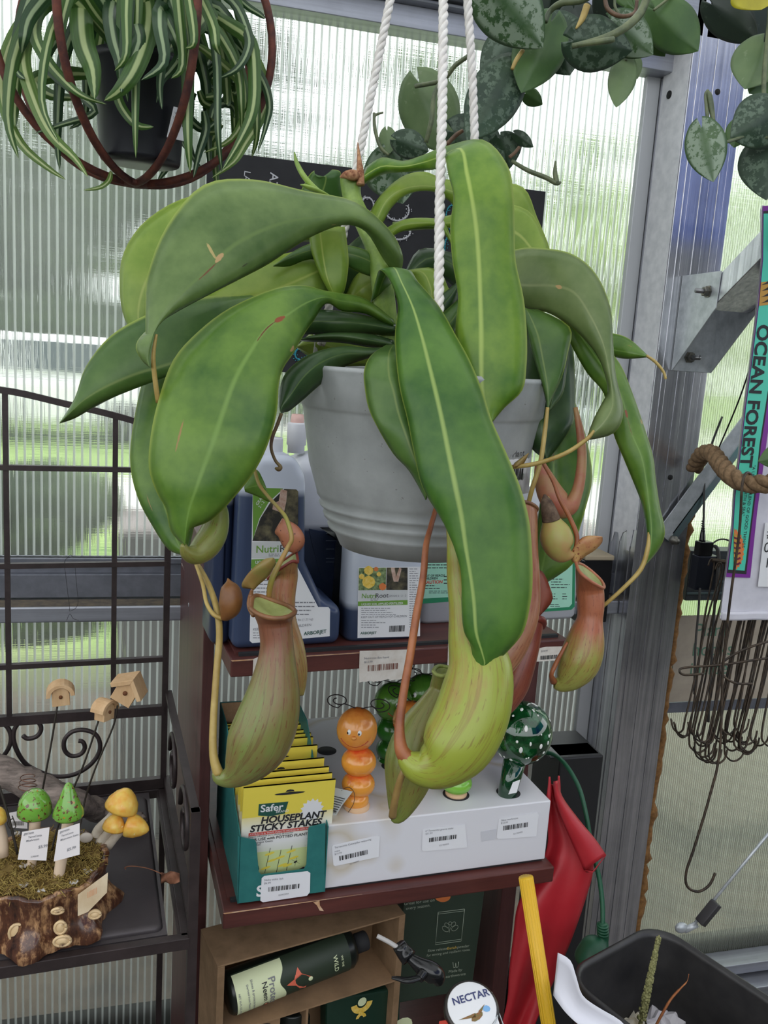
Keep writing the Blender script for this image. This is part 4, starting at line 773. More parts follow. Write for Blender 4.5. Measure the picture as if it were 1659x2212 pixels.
# ---- quart bottle with the flower label
y4 = U.hz(780, 1386, zm).y-.0
t, a, c, zt4 = jug2(748, 910, 1375, y4, .062, 1130, 1310, (838, 1128, 44, 36), 'small blue bottle with yellow roses on its label, right of the big jug', name='fertiliser_bottle', group='small bottles on the upper shelf', lo=srgb(60, 72, 98), hi=srgb(190, 196, 208)); t['category'] = 'bottle'
L = Lab(U, y4); L.poly([(774, 1226), (908, 1224), (907, 1374), (772, 1378)], WH); L.poly([(775, 1227), (834, 1226), (833, 1274), (774, 1275)], LP, .0008); L.poly([(835, 1226), (880, 1226), (880, 1274), (834, 1274)], PH, .0008)
for cx, cy, r_, k in ((796, 1257, 14, FL), (826, 1267, 8, OR), (796, 1232, 10, FL), (781, 1245, 6, FL), (818, 1240, 5, FL), (812, 1229, 5, OR)):
    L.poly([(cx+r_*math.cos(a_*.524), cy+r_*(.92+.1*(a_ % 2))*math.sin(a_*.524)) for a_ in range(12)], k, .0010)
L.poly([(844, 1226), (852, 1226), (855, 1246), (862, 1226), (867, 1228), (860, 1256), (850, 1256), (846, 1240)], SK, .0010)
L.poly([(774, 1275), (880, 1274), (880, 1296), (774, 1298)], LG, .0008); L.text('Nutri', 780, 1292, 15, GR, to=(820, 1291), fat=.012); L.text('Root', 810, 1291.5, 15, IK, to=(820, 1291)); L.lines(800, 1293, 26, 6, 2, IK, 4); L.text('GRADE 2 - 2 - 2', 839, 1289, 6, GY, to=(880, 1288))
L.poly([(773, 1299), (880, 1296), (880, 1306), (773, 1309)], GR, .0008); L.text('LIQUID SOIL APPLIED FERTILIZER', 780, 1307, 6.6, WH, to=(860, 1305), fat=.01)
L.lines(780, 1313, 92, 18, 4, GY, 7); L.text('KEEP OUT OF REACH OF CHILDREN', 779, 1335, 6.6, GY, to=(860, 1333)); L.lines(780, 1339, 52, 20, 4, GY, 8); L.bars(840, 1351, 36, 14, IK, 3); L.text('ARBORJET', 778, 1370, 8, DG, to=(820, 1369), fat=.02); L.lines(884, 1228, 22, 130, 26, GY, 12)
L.b.build('label', PM, t, label='white label with yellow roses and a pair of hands')
# ---- two white bottles with mint labels at the right
y5 = U.hz(930, 1372, zm).y+.055
t, a, c, _ = jug2(905, 1040, 1350, y5, .09, 1060, 900, None, 'silvery white jug with a mint green caution label, directly under the pot', lo=srgb(176, 178, 184), hi=srgb(176, 178, 184), name='weedkiller_jug')
L = Lab(U, y5); L.poly([(908, 1190), (1020, 1186), (1020, 1296), (908, 1304)], FO, .0006); L.poly([(908, 1190), (1020, 1186), (1020, 1287), (908, 1293)], MI, .0008)
L.lines(922, 1206, 60, 26, 4, IK, 3); L.text('OUT OF REACH', 914, 1246, 7, IK, fat=.02); L.text('CHILDREN', 914, 1252, 7, IK, fat=.02); L.text('CAUTION', 914, 1261, 10, RE, fat=.03); L.lines(914, 1264, 38, 12, 2, IK, 4); L.lines(958, 1244, 24, 22, 3, IK, 5); L.lines(926, 1276, 54, 8, 2, IK, 6)
L.b.build('label', PM, t, label='mint green label')
t, a, c, _ = jug2(1120, 1246, 1355, y5-.012, .09, 1060, 900, None, 'silvery white jug with a green-edged mint label, at the right end of the upper shelf', lo=srgb(178, 180, 186), hi=srgb(178, 180, 186), name='weedkiller_jug')
L = Lab(U, y5-.012); L.poly([(1125, 1170), (1243, 1162), (1241, 1310), (1234, 1317), (1125, 1325)], FO, .0006); L.poly([(1125, 1176), (1237, 1168), (1235, 1304), (1229, 1311), (1125, 1318)], MI, .0008)
L.lines(1190, 1250, 40, 24, 4, IK, 3); L.lines(1190, 1282, 14, 16, 3, IK, 4); L.lines(1214, 1282, 14, 16, 3, IK, 14); L.lines(1188, 1305, 22, 8, 2, IK, 5); L.b.build('label', PM, t, label='mint green label with a darker green border')
# small jug filler behind the pot
jug2(1046, 1112, 1350, y5+.01, .08, 1120, 900, None, 'white bottle hidden behind the hanging pitchers on the upper shelf', lo=srgb(170, 172, 178), hi=srgb(170, 172, 178), name='weedkiller_jug')
# ---- price tags on the upper board edge
m_tag = mat('shelf_tag_paper', srgb(226, 220, 212), .7, 0, srgb(206, 196, 184), 40)
TM = [m_tag, m_ink, m_inkg, mat('print_brown', srgb(120, 72, 60), .6)]
def tagp(fr, y, pts, label, bars=None, texts=(), k=1, name='price_tag'):
    L = Lab(fr, y); L.poly(pts, 0, .0004, .0003)
    if bars: L.bars(*bars[:4], k, bars[4], to=bars[5])
    for tx in texts: L.text(tx[0], tx[1], tx[2], tx[3], 2, to=tx[4])
    return L.b.build(name, TM, label=label, cat='price tag', group='price tags on the upper shelf edge' if fr is U else None)
rnd = random.Random(5)
def torn(x0, x1, y, dy, n=14): return [(x0+(x1-x0)*i/n, y+dy*i/n+rnd.uniform(-2, 2)) for i in range(n+1)]
tagp(U, -.001, [(547, 1424), (560, 1418), (655, 1412), (661, 1418), (661, 1468), (652, 1474), (560, 1480), (545, 1470)], 'white shelf price tag mostly hidden behind the long left pitcher', (575, 1448, 60, 12, 9, (640, 1444)), (('$34.99', 556, 1434, 7, (600, 1431)),))
tagp(U, -.001, [(777, 1406), (885, 1403), (884, 1460)]+torn(884, 776, 1464, 10)+[(776, 1440)], 'cream barcode price tag with a torn bottom edge, middle of the upper shelf edge', (794, 1436, 70, 14, 5, (866, 1430)), (('Nutriroot 8oz liquid', 786, 1424, 7, (860, 1420)), ('$13.99', 786, 1432, 7, (860, 1428))), 3)
tagp(U, -.001, [(968, 1390), (990, 1389), (990, 1450), (966, 1450)], 'sliver of a white price tag just left of the largest pitcher')
tagp(U, -.001, [(1165, 1400), (1180, 1397), (1222, 1396), (1238, 1398), (1236, 1424), (1146, 1430)], 'cream price tag folded at the right end of the upper shelf edge', (1166, 1416, 44, 9, 8, (1230, 1411)), (('$24.99', 1168, 1408, 6, (1230, 1404)),))
# ---- dark case standing behind the bottles, left of the post
p = hitY(1262, 1210, 1.76); q = hitY(1325, 1210, 1.76); z_b = hitY(1290, 1345, 1.76).z
b = MB(); b.box((p.x, 1.76, z_b), (xpl-.05 if xpl-.05 > q.x else q.x, 1.83, p.z)); b.k = 1; b.box((p.x, 1.755, p.z), (q.x, 1.835, p.z+.012))
b.build('equipment_case', [mat('black_gloss_plastic', (.012, .012, .014), .25), mat('pale_wood_strip', srgb(176, 162, 138), .7)], label='black glossy case with a pale top strip, between the white jug and the metal post', cat='case', bevel=.003)
# ================================================================= ON THE LOWER SHELF
m_teal = mat('teal_card', srgb(36, 108, 106), .55, 0, srgb(44, 118, 114), 50); m_kraft = mat('kraft_board', srgb(150, 116, 84), .8, 0, srgb(168, 136, 100), 60)
m_yel = mat('card_yellow', srgb(238, 218, 84), .5); m_purple = mat('print_purple', srgb(58, 40, 62), .5)
zl = .004; yt = S.hz(514, 1952, zl).y; xt0 = S.hy(513, 1950, yt).x; xt1 = S.hy(702, 1926, yt).x
zf = S.hy(513.5, 1807, yt).z; zf2 = S.hy(703, 1779, yt).z; dbk = .262; bk = S._hit(485, 1516, 1, yt+dbk); zbk = bk.z
TB = thing('display_box', S.w((xt0+xt1)/2, yt+.13, zl), 'tall-backed teal cardboard counter box filled with yellow packets', 'display box')
L = Lab(S, yt); b = L.b
L.poly([(513, 1952), (701, 1926), (702, 1840), (703, 1779), (668, 1787), (666, 1792), (662, 1868), (657, 1878), (565, 1890), (559, 1884), (554, 1822), (551, 1815), (513.5, 1807)], 0, 0, .002)
for x in (xt0, xt1-.0015): b.slab([(x, yt, zl), (x, yt+dbk, zl), (x, yt+dbk, zbk), (x, yt+dbk-.09, zbk-.004), (x, yt+dbk-.2, zf+.02), (x, yt, zf)] , (.0015, 0, 0))
b.box((xt0, yt+dbk-.0015, zl), (xt1, yt+dbk, zbk)); b.k = 1; b.box((xt0+.002, yt+dbk-.003, zl), (xt1-.002, yt+dbk-.0016, zbk-.001)); b.box((xt0+.002, yt+.003, zl), (xt1-.002, yt+dbk-.003, zl+.001))
b.box((xt0+.0016, yt+.003, zl), (xt0+.0022, yt+dbk-.003, zf-.002)); L.b.build('tray', [m_teal, m_kraft], TB)
# S of a hidden word at the bottom of the tray front
L = Lab(S, yt); L.text('Safer', 553, 1936, 36, 0, to=(600, 1930), fat=.03); L.b.build('tray_lettering', m_paper, TB)
m_st = mat('sticker_white', srgb(236, 236, 240), .5)
def sticker(fr, y, pts, lines_, bars, label, parent=None):
    L = Lab(fr, y); L.poly(pts, 0, .0012)
    for tx in lines_: L.text(tx[0], tx[1], tx[2], tx[3], 2, to=tx[4], lift=.0018)
    L.bars(*bars[:4], 1, bars[4], to=bars[5], lift=.0018); L.text(bars[6], bars[0]+22, bars[1]+bars[3]+9, 5, 2, to=bars[5][:1]+(bars[5][1]+bars[3]+9,), lift=.0018) if len(bars) > 6 else None
    return L.b.build('barcode_sticker', [m_st, m_ink, m_inkg], parent, label=label, **({} if parent else dict(cat='sticker')))
sticker(S, yt, [(565, 1896), (571, 1891), (664, 1881), (670, 1885), (669, 1926), (663, 1934), (568, 1948), (562, 1945)], [('Sticky stake 3pk', 570, 1902, 6.5, (640, 1895)), ('$6.99', 570, 1909, 6.5, (640, 1902))], (579, 1914, 70, 11, 4, (650, 1906), '023022904'), 'white barcode sticker', TB)
# packets: one detailed, the rest the same card behind it
def packet(y, dz, label, detail):
    xa, xb = xt0+.004, xt0+.147; h = .187; lean = -.10
    def q(u, v, l=0): return (xa+(xb-xa)*u, y+lean*h*v-l, zl+.001+h*v+dz)
    t = thing('sticky_stake_packet', S.w((xa+xb)/2, y, zl), label, 'packet', 'sticky stake packets in the teal box') if detail else None
    b = MB(S.M); n = 12; k0 = b
    b.k = 0
    b.hexa([q(0, 0, 0), q(1, 0, 0), q(1, 0, -.0045), q(0, 0, -.0045), q(0, 1, 0), q(1, 1, 0), q(1, 1, -.0045), q(0, 1, -.0045)])
    b.k = 1; b.quad(q(0, .72, .0003), q(1, .72, .0003), q(1, 1, .0003), q(0, 1, .0003)); b.quad(q(0, 1, .0003), q(1, 1, .0003), q(1, 1, -.0048), q(0, 1, -.0048)); b.quad(q(1.001, 0), q(1.001, 0, -.0045), q(1.001, 1, -.0045), q(1.001, 1))
    b.k = 3; b.quad(*[q(.5+.17*math.cos(a)*1, .915+.012*math.sin(a), .0005) for a in [i*math.pi/6 for i in range(12)]]); b.quad(*[q(.5+.05*math.cos(a), .93+.022*math.sin(a), .0005) for a in [i*math.pi/4 for i in range(5)]])
    s_ = NT('packet_card'); 
    if not detail: return b.build('sticky_stake_packet', [m_pc, m_yel, m_dkgreen, m_gap], label=label, cat='packet', group='sticky stake packets in the teal box')
    b.build('card', [m_pc, m_yel, m_dkgreen, m_gap], t)
    L = MB(S.M); xd = V(q(1, .5))-V(q(0, .5)); yd = V(q(0, 1))-V(q(0, 0))
    def tx(s2, u, v, sz, k, **kw): L.text(s2, q(u, v, .0008), xd, yd, sz, k, **kw)
    # sun, logo, words
    L.k = WH; L.quad(*[q(.76+(.105+.03*(i % 2))*math.cos(i*math.pi/14), .735+(.085+.026*(i % 2))*math.sin(i*math.pi/14), .0005) for i in range(28)])
    L.k = DG; L.quad(q(.17, .735, .0006), q(.30, .715, .0006), q(.46, .728, .0006), q(.49, .838, .0006), q(.17, .842, .0006)); tx('Safer', .19, .765, .0175, WH, fat=.02); tx('BRAND', .36, .742, .006, WH)
    tx('HOUSEPLANT', .20, .655, .0163, IK, fat=.035, shear=.15); tx('STICKY STAKES', .09, .585, .0163, IK, fat=.035, shear=.15)
    L.k = RE; L.quad(q(.08, .545, .0005), q(.96, .545, .0005), q(.96, .575, .0005), q(.08, .575, .0005)); tx('ATTRACTS & TRAPS INSECTS HIDING IN HOUSEPLANTS', .09, .552, .0043, WH)
    tx('Estacas adhesivas para plantas de interior', .08, .53, .0042, IK); tx('FOR USE with POTTED PLANTS', .08, .495, .0070, IK, fat=.015); tx('- Fungus Gnats', .13, .470, .0052, IK); tx('- Flies', .13, .448, .0052, IK)
    L.k = 14; L.quad(q(.0, .12, .0004), q(1, .12, .0004), q(1, .38, .0004), q(0, .38, .0004)); L.k = LP; L.quad(q(.0, .0, .0005), q(1, .0, .0005), q(1, .14, .0005), q(0, .17, .0005))
    for u, v, h_ in ((.28, .17, .24), (.40, .1, .28), (.52, .17, .24)):
        L.k = IK; L.quad(q(u, v, .0007), q(u+.006, v, .0007), q(u+.05, v+h_, .0007), q(u+.044, v+h_, .0007))
        L.k = 15
        for m_ in range(3):
            uu, vv = u+.01+.016*m_+(.0 if m_ % 2 else -.05), v+.05+h_*.28*m_
            L.quad(*[q(uu+.05+.055*math.cos(a), vv+.012*math.sin(a)+.01*math.cos(a), .0008) for a in [i*math.pi/5 for i in range(10)]])
    L.k = 16
    for u, v, r_ in ((.72, .13, .07), (.86, .12, .08), (.62, .09, .05)): L.quad(*[q(u+r_*math.cos(i*.785), v+r_*.8*math.sin(i*.785), .0009) for i in range(8)])
    L.k = IK                                                   # the gnats
    for u, v, s2 in ((.80, .42, 1), (.62, .245, .6)):
        L.quad(*[q(u+.028*s2*math.cos(i*.785)+.02*s2*math.sin(i*.785), v+.02*s2*math.sin(i*.785), .0010) for i in range(8)])
        for i in range(6):
            a = .4+i*1.05; L.quad(q(u, v, .0010), q(u+.003, v+.002, .0010), q(u+.10*s2*math.cos(a)+.003, v+.07*s2*math.sin(a), .0010), q(u+.10*s2*math.cos(a), v+.07*s2*math.sin(a), .0010))
    L.k = DG; L.quad(*[q(.14+.08*math.cos(i*.524), .22+.06*math.sin(i*.524), .0009) for i in range(12)]); L.k = OR; L.quad(*[q(.14+.03*math.cos(i*.785), .22+.022*math.sin(i*.785), .0011) for i in range(8)]); tx('100%', .11, .25, .006, WH)
    L.build('printing', PM+[mat('print_pale_green', srgb(214, 226, 160), .5), m_yel, m_purple], t)
    return t
s = NT('packet_gradient'); tcx = s.n('TexCoord'); sp = s.n('SeparateXYZ'); s.l(tcx, sp, 0, 3)
m_pc = s.done(s.bsdf(s.ramp(sp.outputs[2], [(0, srgb(120, 150, 70)), (.06, srgb(214, 220, 190)), (.09, srgb(240, 240, 240)), (.115, srgb(244, 242, 226)), (.15, srgb(238, 218, 84)), (1, srgb(238, 218, 84))]), .45))
ks = [1, .983, .967, .944, .911, .890, .880, .871, .857, .849, .843]
names = ['front yellow and white packet with dark lettering in the teal box'] + ['yellow packet in the teal box, %s behind the front one' % w_ for w_ in ('second', 'third', 'fourth', 'fifth', 'sixth', 'seventh', 'eighth', 'ninth', 'tenth', 'eleventh')]
for i, k_ in enumerate(ks): packet(yt+.024+1.24*(1/k_-1), 0, names[i].replace('second behind', 'directly behind'), i == 0)

# ---- the marbled white display box with holes
m_mbl = NT('marbled_paper'); mx = m_mbl; n1 = mx.noise(3.2, 3, rough=.4); vv = mx.math('ABSOLUTE', mx.math('SUBTRACT', n1, .5))
cc = mx.mix(mx.ramp(vv, [(0, (1, 1, 1)), (.008, (.55, .55, .55)), (.022, (0, 0, 0)), (1, (0, 0, 0))]), srgb(226, 225, 230), srgb(206, 196, 180)); m_mbl = mx.done(mx.bsdf(cc, .38))
yw = S.hz(702, 1920, zl).y; xw0 = S.hy(703, 1850, yw).x; xw1 = S.hy(1184, 1790, yw).x; zw = S.hy(945, 1757, yw).z; dw = .40
MBX = thing('riser_display', S.w((xw0+xw1)/2, yw+dw/2, zl), 'long white marbled display box with round holes holding garden figures, on the lower shelf', 'display box')
b = MB(S.M); b.box((xw0, yw, zl), (xw1, yw+dw, zw)); b.build('box', m_mbl, MBX, bevel=.002)
def hole(px, py, r_):
    q = S.hz(px, py, zw); b = MB(S.M); b.lathe((q.x, q.y, zw+.0002), [(.0001, .0003), (r_, .0003), (r_, 0)], 28); b.build('hole', m_gap, MBX); return q
sticker(S, yw, [(716, 1829), (720, 1824), (815, 1804), (820, 1806), (818, 1850), (724, 1870), (720, 1868)], [('Terracotta Caterpillar watering', 722, 1832, 6.5, (800, 1814)), ('stake', 722, 1840, 6, (800, 1822)), ('$10.99', 722, 1846, 6, (800, 1828))], (733, 1847, 66, 11, 11, (798, 1832), '021900001'), 'price sticker at the left of the box front', MBX)
sticker(S, yw, [(912, 1790), (1004, 1780), (1009, 1830), (915, 1838), (911, 1835)], [('6" Terracotta gnome stake', 918, 1796, 6, (1000, 1787)), ('$11.99', 918, 1802, 6, (1000, 1793))], (926, 1808, 64, 10, 12, (990, 1800), '021900002'), 'price sticker in the middle of the box front', MBX)
sticker(S, yw, [(1077, 1768), (1160, 1754), (1163, 1760), (1158, 1806), (1076, 1812), (1072, 1808)], [('Glass mushroom', 1081, 1773, 6, (1150, 1763)), ('$12.99', 1081, 1779, 6, (1150, 1769))], (1086, 1782, 60, 11, 13, (1146, 1773), '021900003'), 'price sticker at the right of the box front', MBX)
b = Lab(S, yw); b.poly([(1038, 1796), (1072, 1790), (1072, 1812), (1040, 1818)], 0, .0005); b.b.build('tape', mat('torn_tape', srgb(210, 210, 216), .3), MBX)

# ---- caterpillar figures (stake heads): head, three body balls, wire antennae
def cat_mat(name, a, b_, c_):
    s = NT(name); uv = s.n('TexCoord'); sp = s.n('SeparateXYZ'); s.l(uv, sp, 0, 2)
    f = s.math('ADD', sp.outputs[1], s.math('MULTIPLY', s.math('SUBTRACT', s.noise(60, 4), .5), .5)); b = s.bsdf(s.ramp(f, [(.1, a), (.45, b_), (.62, b_), (.95, c_)]), .22); b.inputs['Coat Weight'].default_value = .4; return s.done(b)
m_c1 = cat_mat('orange_glaze', srgb(222, 116, 40), srgb(236, 158, 62), srgb(214, 62, 40)); m_ch = cat_mat('orange_head_glaze', srgb(222, 120, 44), srgb(228, 152, 70), srgb(196, 108, 44))
m_g1 = cat_mat('green_glaze', srgb(22, 66, 20), srgb(44, 104, 34), srgb(20, 56, 18)); m_gh = cat_mat('green_head_glaze', srgb(60, 112, 32), srgb(84, 132, 46), srgb(50, 98, 30)); m_lg = cat_mat('lime_glaze', srgb(92, 150, 46), srgb(132, 192, 70), srgb(84, 150, 44))
m_wire = mat('dark_wire', srgb(40, 34, 36), .5, .6); m_eye = mat('eye_white', srgb(238, 236, 232), .25); m_pup = mat('pupil_black', (.01, .01, .01), .2); m_clay = mat('clay_base', srgb(222, 184, 146), .7)
def caterpillar(px, pyb, balls, d0, mb_, mh, label, face=True, turn=0, ant=True):
    # balls: (px, py, rx, ry) top (head) first; d0 is the depth
    base = W(px, pyb, d0); t = thing('caterpillar_stake', base, label, 'garden figure', 'caterpillar figures')
    hx, hy, hr, hr2 = balls[0]; hc = W(hx, hy, d0); r_ = hr*d0/FPX
    toc = (CP-hc); toc.z = 0; toc.normalize(); toc = Matrix.Rotation(turn, 3, 'Z') @ toc; side = V((0, 0, 1)).cross(toc)
    b = MB()
    for (x, y, rx, ry) in balls[1:]:
        b.ell(W(x, y, d0), (rx*d0/FPX, rx*d0/FPX, ry*d0/FPX), 28, 16)
    b.build('body', mb_, t)
    b = MB(); b.ell(hc, (r_, r_, hr2*d0/FPX), 32, 20); h = b.build('head', mh, t)
    b = MB(); b.lathe(W(px, pyb, d0)-V((0, 0, .004)), [(r_*.62, 0), (r_*.66, .008), (r_*.5, .012)], 24); b.build('base_disc', m_clay, t)
    if face:
        fw = lambda a, e_, rr=1.0: hc+(toc*math.cos(a)*math.cos(e_)+side*math.sin(a)*math.cos(e_)+V((0, 0, 1))*math.sin(e_))*r_*rr
        for sgn in (-1, 1):
            b = MB(); b.ell(fw(sgn*.27, .22, .95), (r_*.11, r_*.11, r_*.15), 14, 10); e1 = b.build('eye', m_eye, h)
            b = MB(); b.ell(fw(sgn*.27-.04, .19, 1.04), (r_*.045, r_*.045, r_*.06), 10, 8); b.build('pupil', m_pup, e1)
        b = MB(); b.ell(fw(.0, -.02, 1.0), (r_*.13, r_*.13, r_*.11), 14, 10); b.build('nose', mh, h)
        b = MB(); b.tube([fw(a, -.22-.36*(1-(a/.75)**2), 1.0) for a in [-.75+.125*i for i in range(13)]], r_*.028, 6); b.build('smile', mat('mouth_red', srgb(178, 60, 34), .4), h)
    if ant:
        for sgn in (-1, 1):
            P = []
            for i in range(34):
                q = i/33
                if q < .3: a = q/.3; P.append(hc+V((0, 0, r_*(1+.25*math.sin(a*1.5))))+side*(-sgn*r_*.9*a*.9))
                else: a = (q-.3)/.7; rr_ = r_*(.62-.42*a); th = -1.6+a*9; P.append(hc+V((0, 0, r_*1.38))+side*(-sgn*r_*1.0)+side*(-sgn*rr_*math.cos(th))*1.0+V((0, 0, rr_*.62*math.sin(th))))
            b = MB(); b.tube(P, .0009, 6); b.build('antenna', m_wire, h)
    return t
d1 = depth(S.w(*S.hz(770, 1744, zw)))
hole(770, 1742, .021)
CT = caterpillar(770, 1742, [(771, 1575, 44, 48), (775, 1645, 38, 32), (774, 1693, 36, 28), (768, 1726, 29, 24)], d1, m_c1, m_ch, 'orange smiling caterpillar figure right beside the yellow packets', turn=-.12)
b = MB(); b.tube([W(770+30*math.cos(a), 1711+3*math.sin(a), d1-.016*math.sin(a)) for a in [i*math.pi/12 for i in range(25)]], .0013, 6, cap=False); b.build('pink_band', mat('pink_ribbon', srgb(226, 140, 160), .5), CT)
pts = [W(716, 1700, d1-.03), W(762, 1710, d1-.03), W(739, 1740, d1-.028), W(725, 1764, d1-.028), W(707, 1757, d1-.03)]
b = MB(); b.slab(pts, FW*.0006); b.k = 1
for i in range(7): b.bar(W(722-i*1.2, 1720+i*5, d1-.0312), W(745-i*3, 1726+i*4.6, d1-.0312), .0004, .0011)
for i in range(8): b.bar(W(712+i*2, 1745+i*.6, d1-.031), W(711+i*2, 1753+i*.6, d1-.031), .0004, .0009)
b.tube(cr_spline([W(738, 1708, d1-.03), W(752, 1700, d1-.025), W(765, 1712, d1-.03), W(764, 1735, d1-.028), W(752, 1755, d1-.02)], 4), .0005, 5)
b.build('hang_tag', [mat('grey_tag', srgb(196, 200, 200), .6), m_ink], CT, label='white printed hang tag on a string')
hole(985, 1716, .023)
caterpillar(985, 1716, [(988, 1640, 36, 40), (986, 1690, 34, 24)], depth(S.w(*S.hz(985, 1716, zw))), m_lg, m_lg, 'lime green figure peeking out below the largest pitcher', face=False, ant=False)
d2 = depth(S.w(*S.hz(845, 1650, zw)))+.02
hole(706, 1622, .018); hole(845, 1655, .018); hole(905, 1645, .018); hole(1075, 1570, .018)
caterpillar(846, 1655, [(850, 1516, 42, 44), (848, 1575, 36, 32), (848, 1618, 36, 28), (846, 1648, 34, 22)], d2, m_g1, m_gh, 'dark green caterpillar figure standing just behind the orange ones, the left of the pair', turn=.5)
caterpillar(918, 1645, [(915, 1498, 42, 44), (915, 1560, 36, 32), (915, 1605, 36, 28), (916, 1638, 32, 20)], d2+.03, m_g1, m_gh, 'dark green caterpillar figure behind the largest pitcher, the right of the pair', turn=-.2)
caterpillar(890, 1690, [(888, 1555, 40, 42), (890, 1612, 32, 28), (890, 1650, 32, 26), (890, 1680, 28, 18)], d2-.06, m_c1, m_ch, 'orange caterpillar figure half hidden behind the brown hanging stalk', turn=-.5)
# ---- green glass mushroom
q = S.hz(1098, 1716, zw); hole(1098, 1712, .021); dm = depth(S.w(*q)); GM = thing('glass_mushroom', S.w(*q), 'dark green speckled glass mushroom with white spots in the display box', 'garden figure')
s = NT('green_glass'); n2 = s.noise(38, 4); v1 = s.n('TexVoronoi'); v1.inputs['Scale'].default_value = 62; v1.inputs['Randomness'].default_value = 1; s.l(s.n('TexCoord').outputs['Object'], v1)
c = s.ramp(n2, [(.35, srgb(6, 22, 12)), (.55, srgb(16, 74, 34)), (.72, srgb(70, 130, 90))]).outputs[0]; b = s.bsdf(c, .06); b.inputs['Coat Weight'].default_value = 1; m_gg = s.done(b)
s = NT('green_glass_stem'); b = s.bsdf(srgb(18, 72, 42), .08); b.inputs['Transmission Weight'].default_value = .35; b.inputs['Coat Weight'].default_value = 1; m_gs = s.done(b)
hc = W(1126, 1582, dm+.02); r_ = 68*dm/FPX
b = MB(); b.ell(hc, (r_, r_, r_*1.02), 48, 28); cp_ = b.build('cap', m_gg, GM)
b = MB(); b.smooth = True; foot = W(1092, 1730, dm); b.tube([foot, foot.lerp(hc, .3), foot.lerp(hc, .62)], [.0165, .0175, .0205], 24); b.build('stem', m_gs, GM)
rnd = random.Random(11); b = MB()
for i in range(46):
    z = rnd.uniform(-.75, .95); a = rnd.uniform(0, 6.283); n_ = V((math.sqrt(1-z*z)*math.cos(a), math.sqrt(1-z*z)*math.sin(a), z))
    q_ = rnd.uniform(.0012, .0036); X = n_.cross(V((0, 0, 1))).normalized(); b.ell(hc+V((n_.x*r_, n_.y*r_, n_.z*r_*1.02))*1.0, (q_, q_*rnd.uniform(.9, 2), .0009), 10, 6, X=X, Z=n_)
b.build('white_spots', m_eye, cp_)
b = MB(); a_ = W(1110, 1690, dm-.03); b.slab([W(1108, 1690, dm-.02), W(1124, 1684, dm-.02), W(1116, 1712, dm-.02), W(1098, 1716, dm-.02)], FW*.0005); b.build('paper_tag', m_paper, GM)

# ================================================================= BELOW THE LOWER SHELF
zk = S.hy(680, 2230, .02).z
# kraft carton with open front; its lid top slopes
K = Frame(S.w(0, 0, 0), R(3.4)+R(4))
K = Frame(W(470, 2088, 1.33), R(13))
CB = thing('carton', K.w(.15, .1, -.2), 'open brown cardboard carton holding a dark green bottle, under the lower shelf', 'carton')
tr = K.hz(895, 1998, 0); cw = tr.x; cdp = K.hz(447, 2003, 0).y
m_kr = mat('carton_board', srgb(128, 102, 74), .85, 0, srgb(150, 120, 90), 30, bump=.2, bs=200); m_kd = mat('carton_inside', srgb(156, 124, 92), .85, 0, srgb(134, 106, 78), 18)
cdp = min(max(cdp, .08), .2); b = MB(K.M)
b.box((0, 0, -.003), (cw, cdp, 0)); b.box((0, 0, -.36), (.012, cdp, -.003)); b.box((cw-.012, 0, -.36), (cw, cdp, -.003)); b.box((0, cdp-.003, -.36), (cw, cdp, -.003)); b.build('shell', m_kr, CB, bevel=.0008)
zsf = K.hy(497, 2210, 0).z
b = MB(K.M); b.box((.012, .0, -.128), (cw-.012, cdp-.003, -.125)); b.box((.075, .0, -.36), (.079, cdp-.003, -.128)) ; b.box((.155, .0, -.36), (.159, cdp-.003, -.128)); b.build('divider', m_kd, CB)
# bottle lying in the carton
m_bot = mat('bottle_black_green', srgb(24, 30, 26), .3); m_botl = mat('bottle_label_green', srgb(44, 56, 42), .5); m_cream = mat('label_cream', srgb(226, 234, 190), .5); m_coral = mat('label_coral', srgb(226, 112, 86), .5)
yb_ = .034; z0 = -.078; r_ = .034
BT = thing('spray_bottle', K.w(.1, yb_, z0-r_), 'dark green bottle with a cream label lying on its side in the carton', 'bottle')
bx0 = K.hy(489, 2140, yb_).x; bx1 = K.hy(762, 2080, yb_).x; bx2 = K.hy(788, 2070, yb_).x
axis = V((1, 0, .10)).normalized()
b = MB(K.M); b.lathe((bx0, yb_, z0-.004), [(.0001, 0), (r_*.9, 0), (r_, .004), (r_, bx1-bx0-.012), (r_*.8, bx1-bx0-.003), (.014, bx1-bx0)], 40, Z=axis); b.build('body', m_bot, BT)
b = MB(K.M); b.lathe(V((bx0, yb_, z0-.004))+axis*(bx1-bx0), [(.0165, 0), (.0165, bx2-bx1), (.015, bx2-bx1+.002)], 28, Z=axis); b.build('cap', m_gap, BT)
def cyl_patch(b, u0, u1, a0, a1, rr_, n=14, edge=None):
    rows = []
    for i in range(n+1):
        a = R(a0+(a1-a0)*i/n); e_ = edge(i/n) if edge else 0
        rows.append([V((bx0, yb_, z0-.004))+axis*(bx0*0+u)+V((0, -math.cos(a)*rr_, 0))+V((-.1*math.sin(a)*rr_, 0, math.sin(a)*rr_)) for u in (u0, u1+e_)])
    b.grid(rows)
b = MB(K.M); Lb = bx1-bx0; cyl_patch(b, .008, Lb-.02, -85, 85, r_+.0006); b.build('label', m_botl, BT)
b = MB(K.M); cyl_patch(b, .008, Lb*.40, -80, 80, r_+.001, 24, lambda q_: -.010*math.exp(-((q_-.62)/.14)**2)); b.build('cream_panel', m_cream, BT)
def onb(u, a, l=.0014): a = R(a); return V((bx0, yb_, z0-.004))+axis*u+V((0, -math.cos(a)*(r_+l), 0))+V((-.1*math.sin(a)*(r_+l), 0, math.sin(a)*(r_+l)))
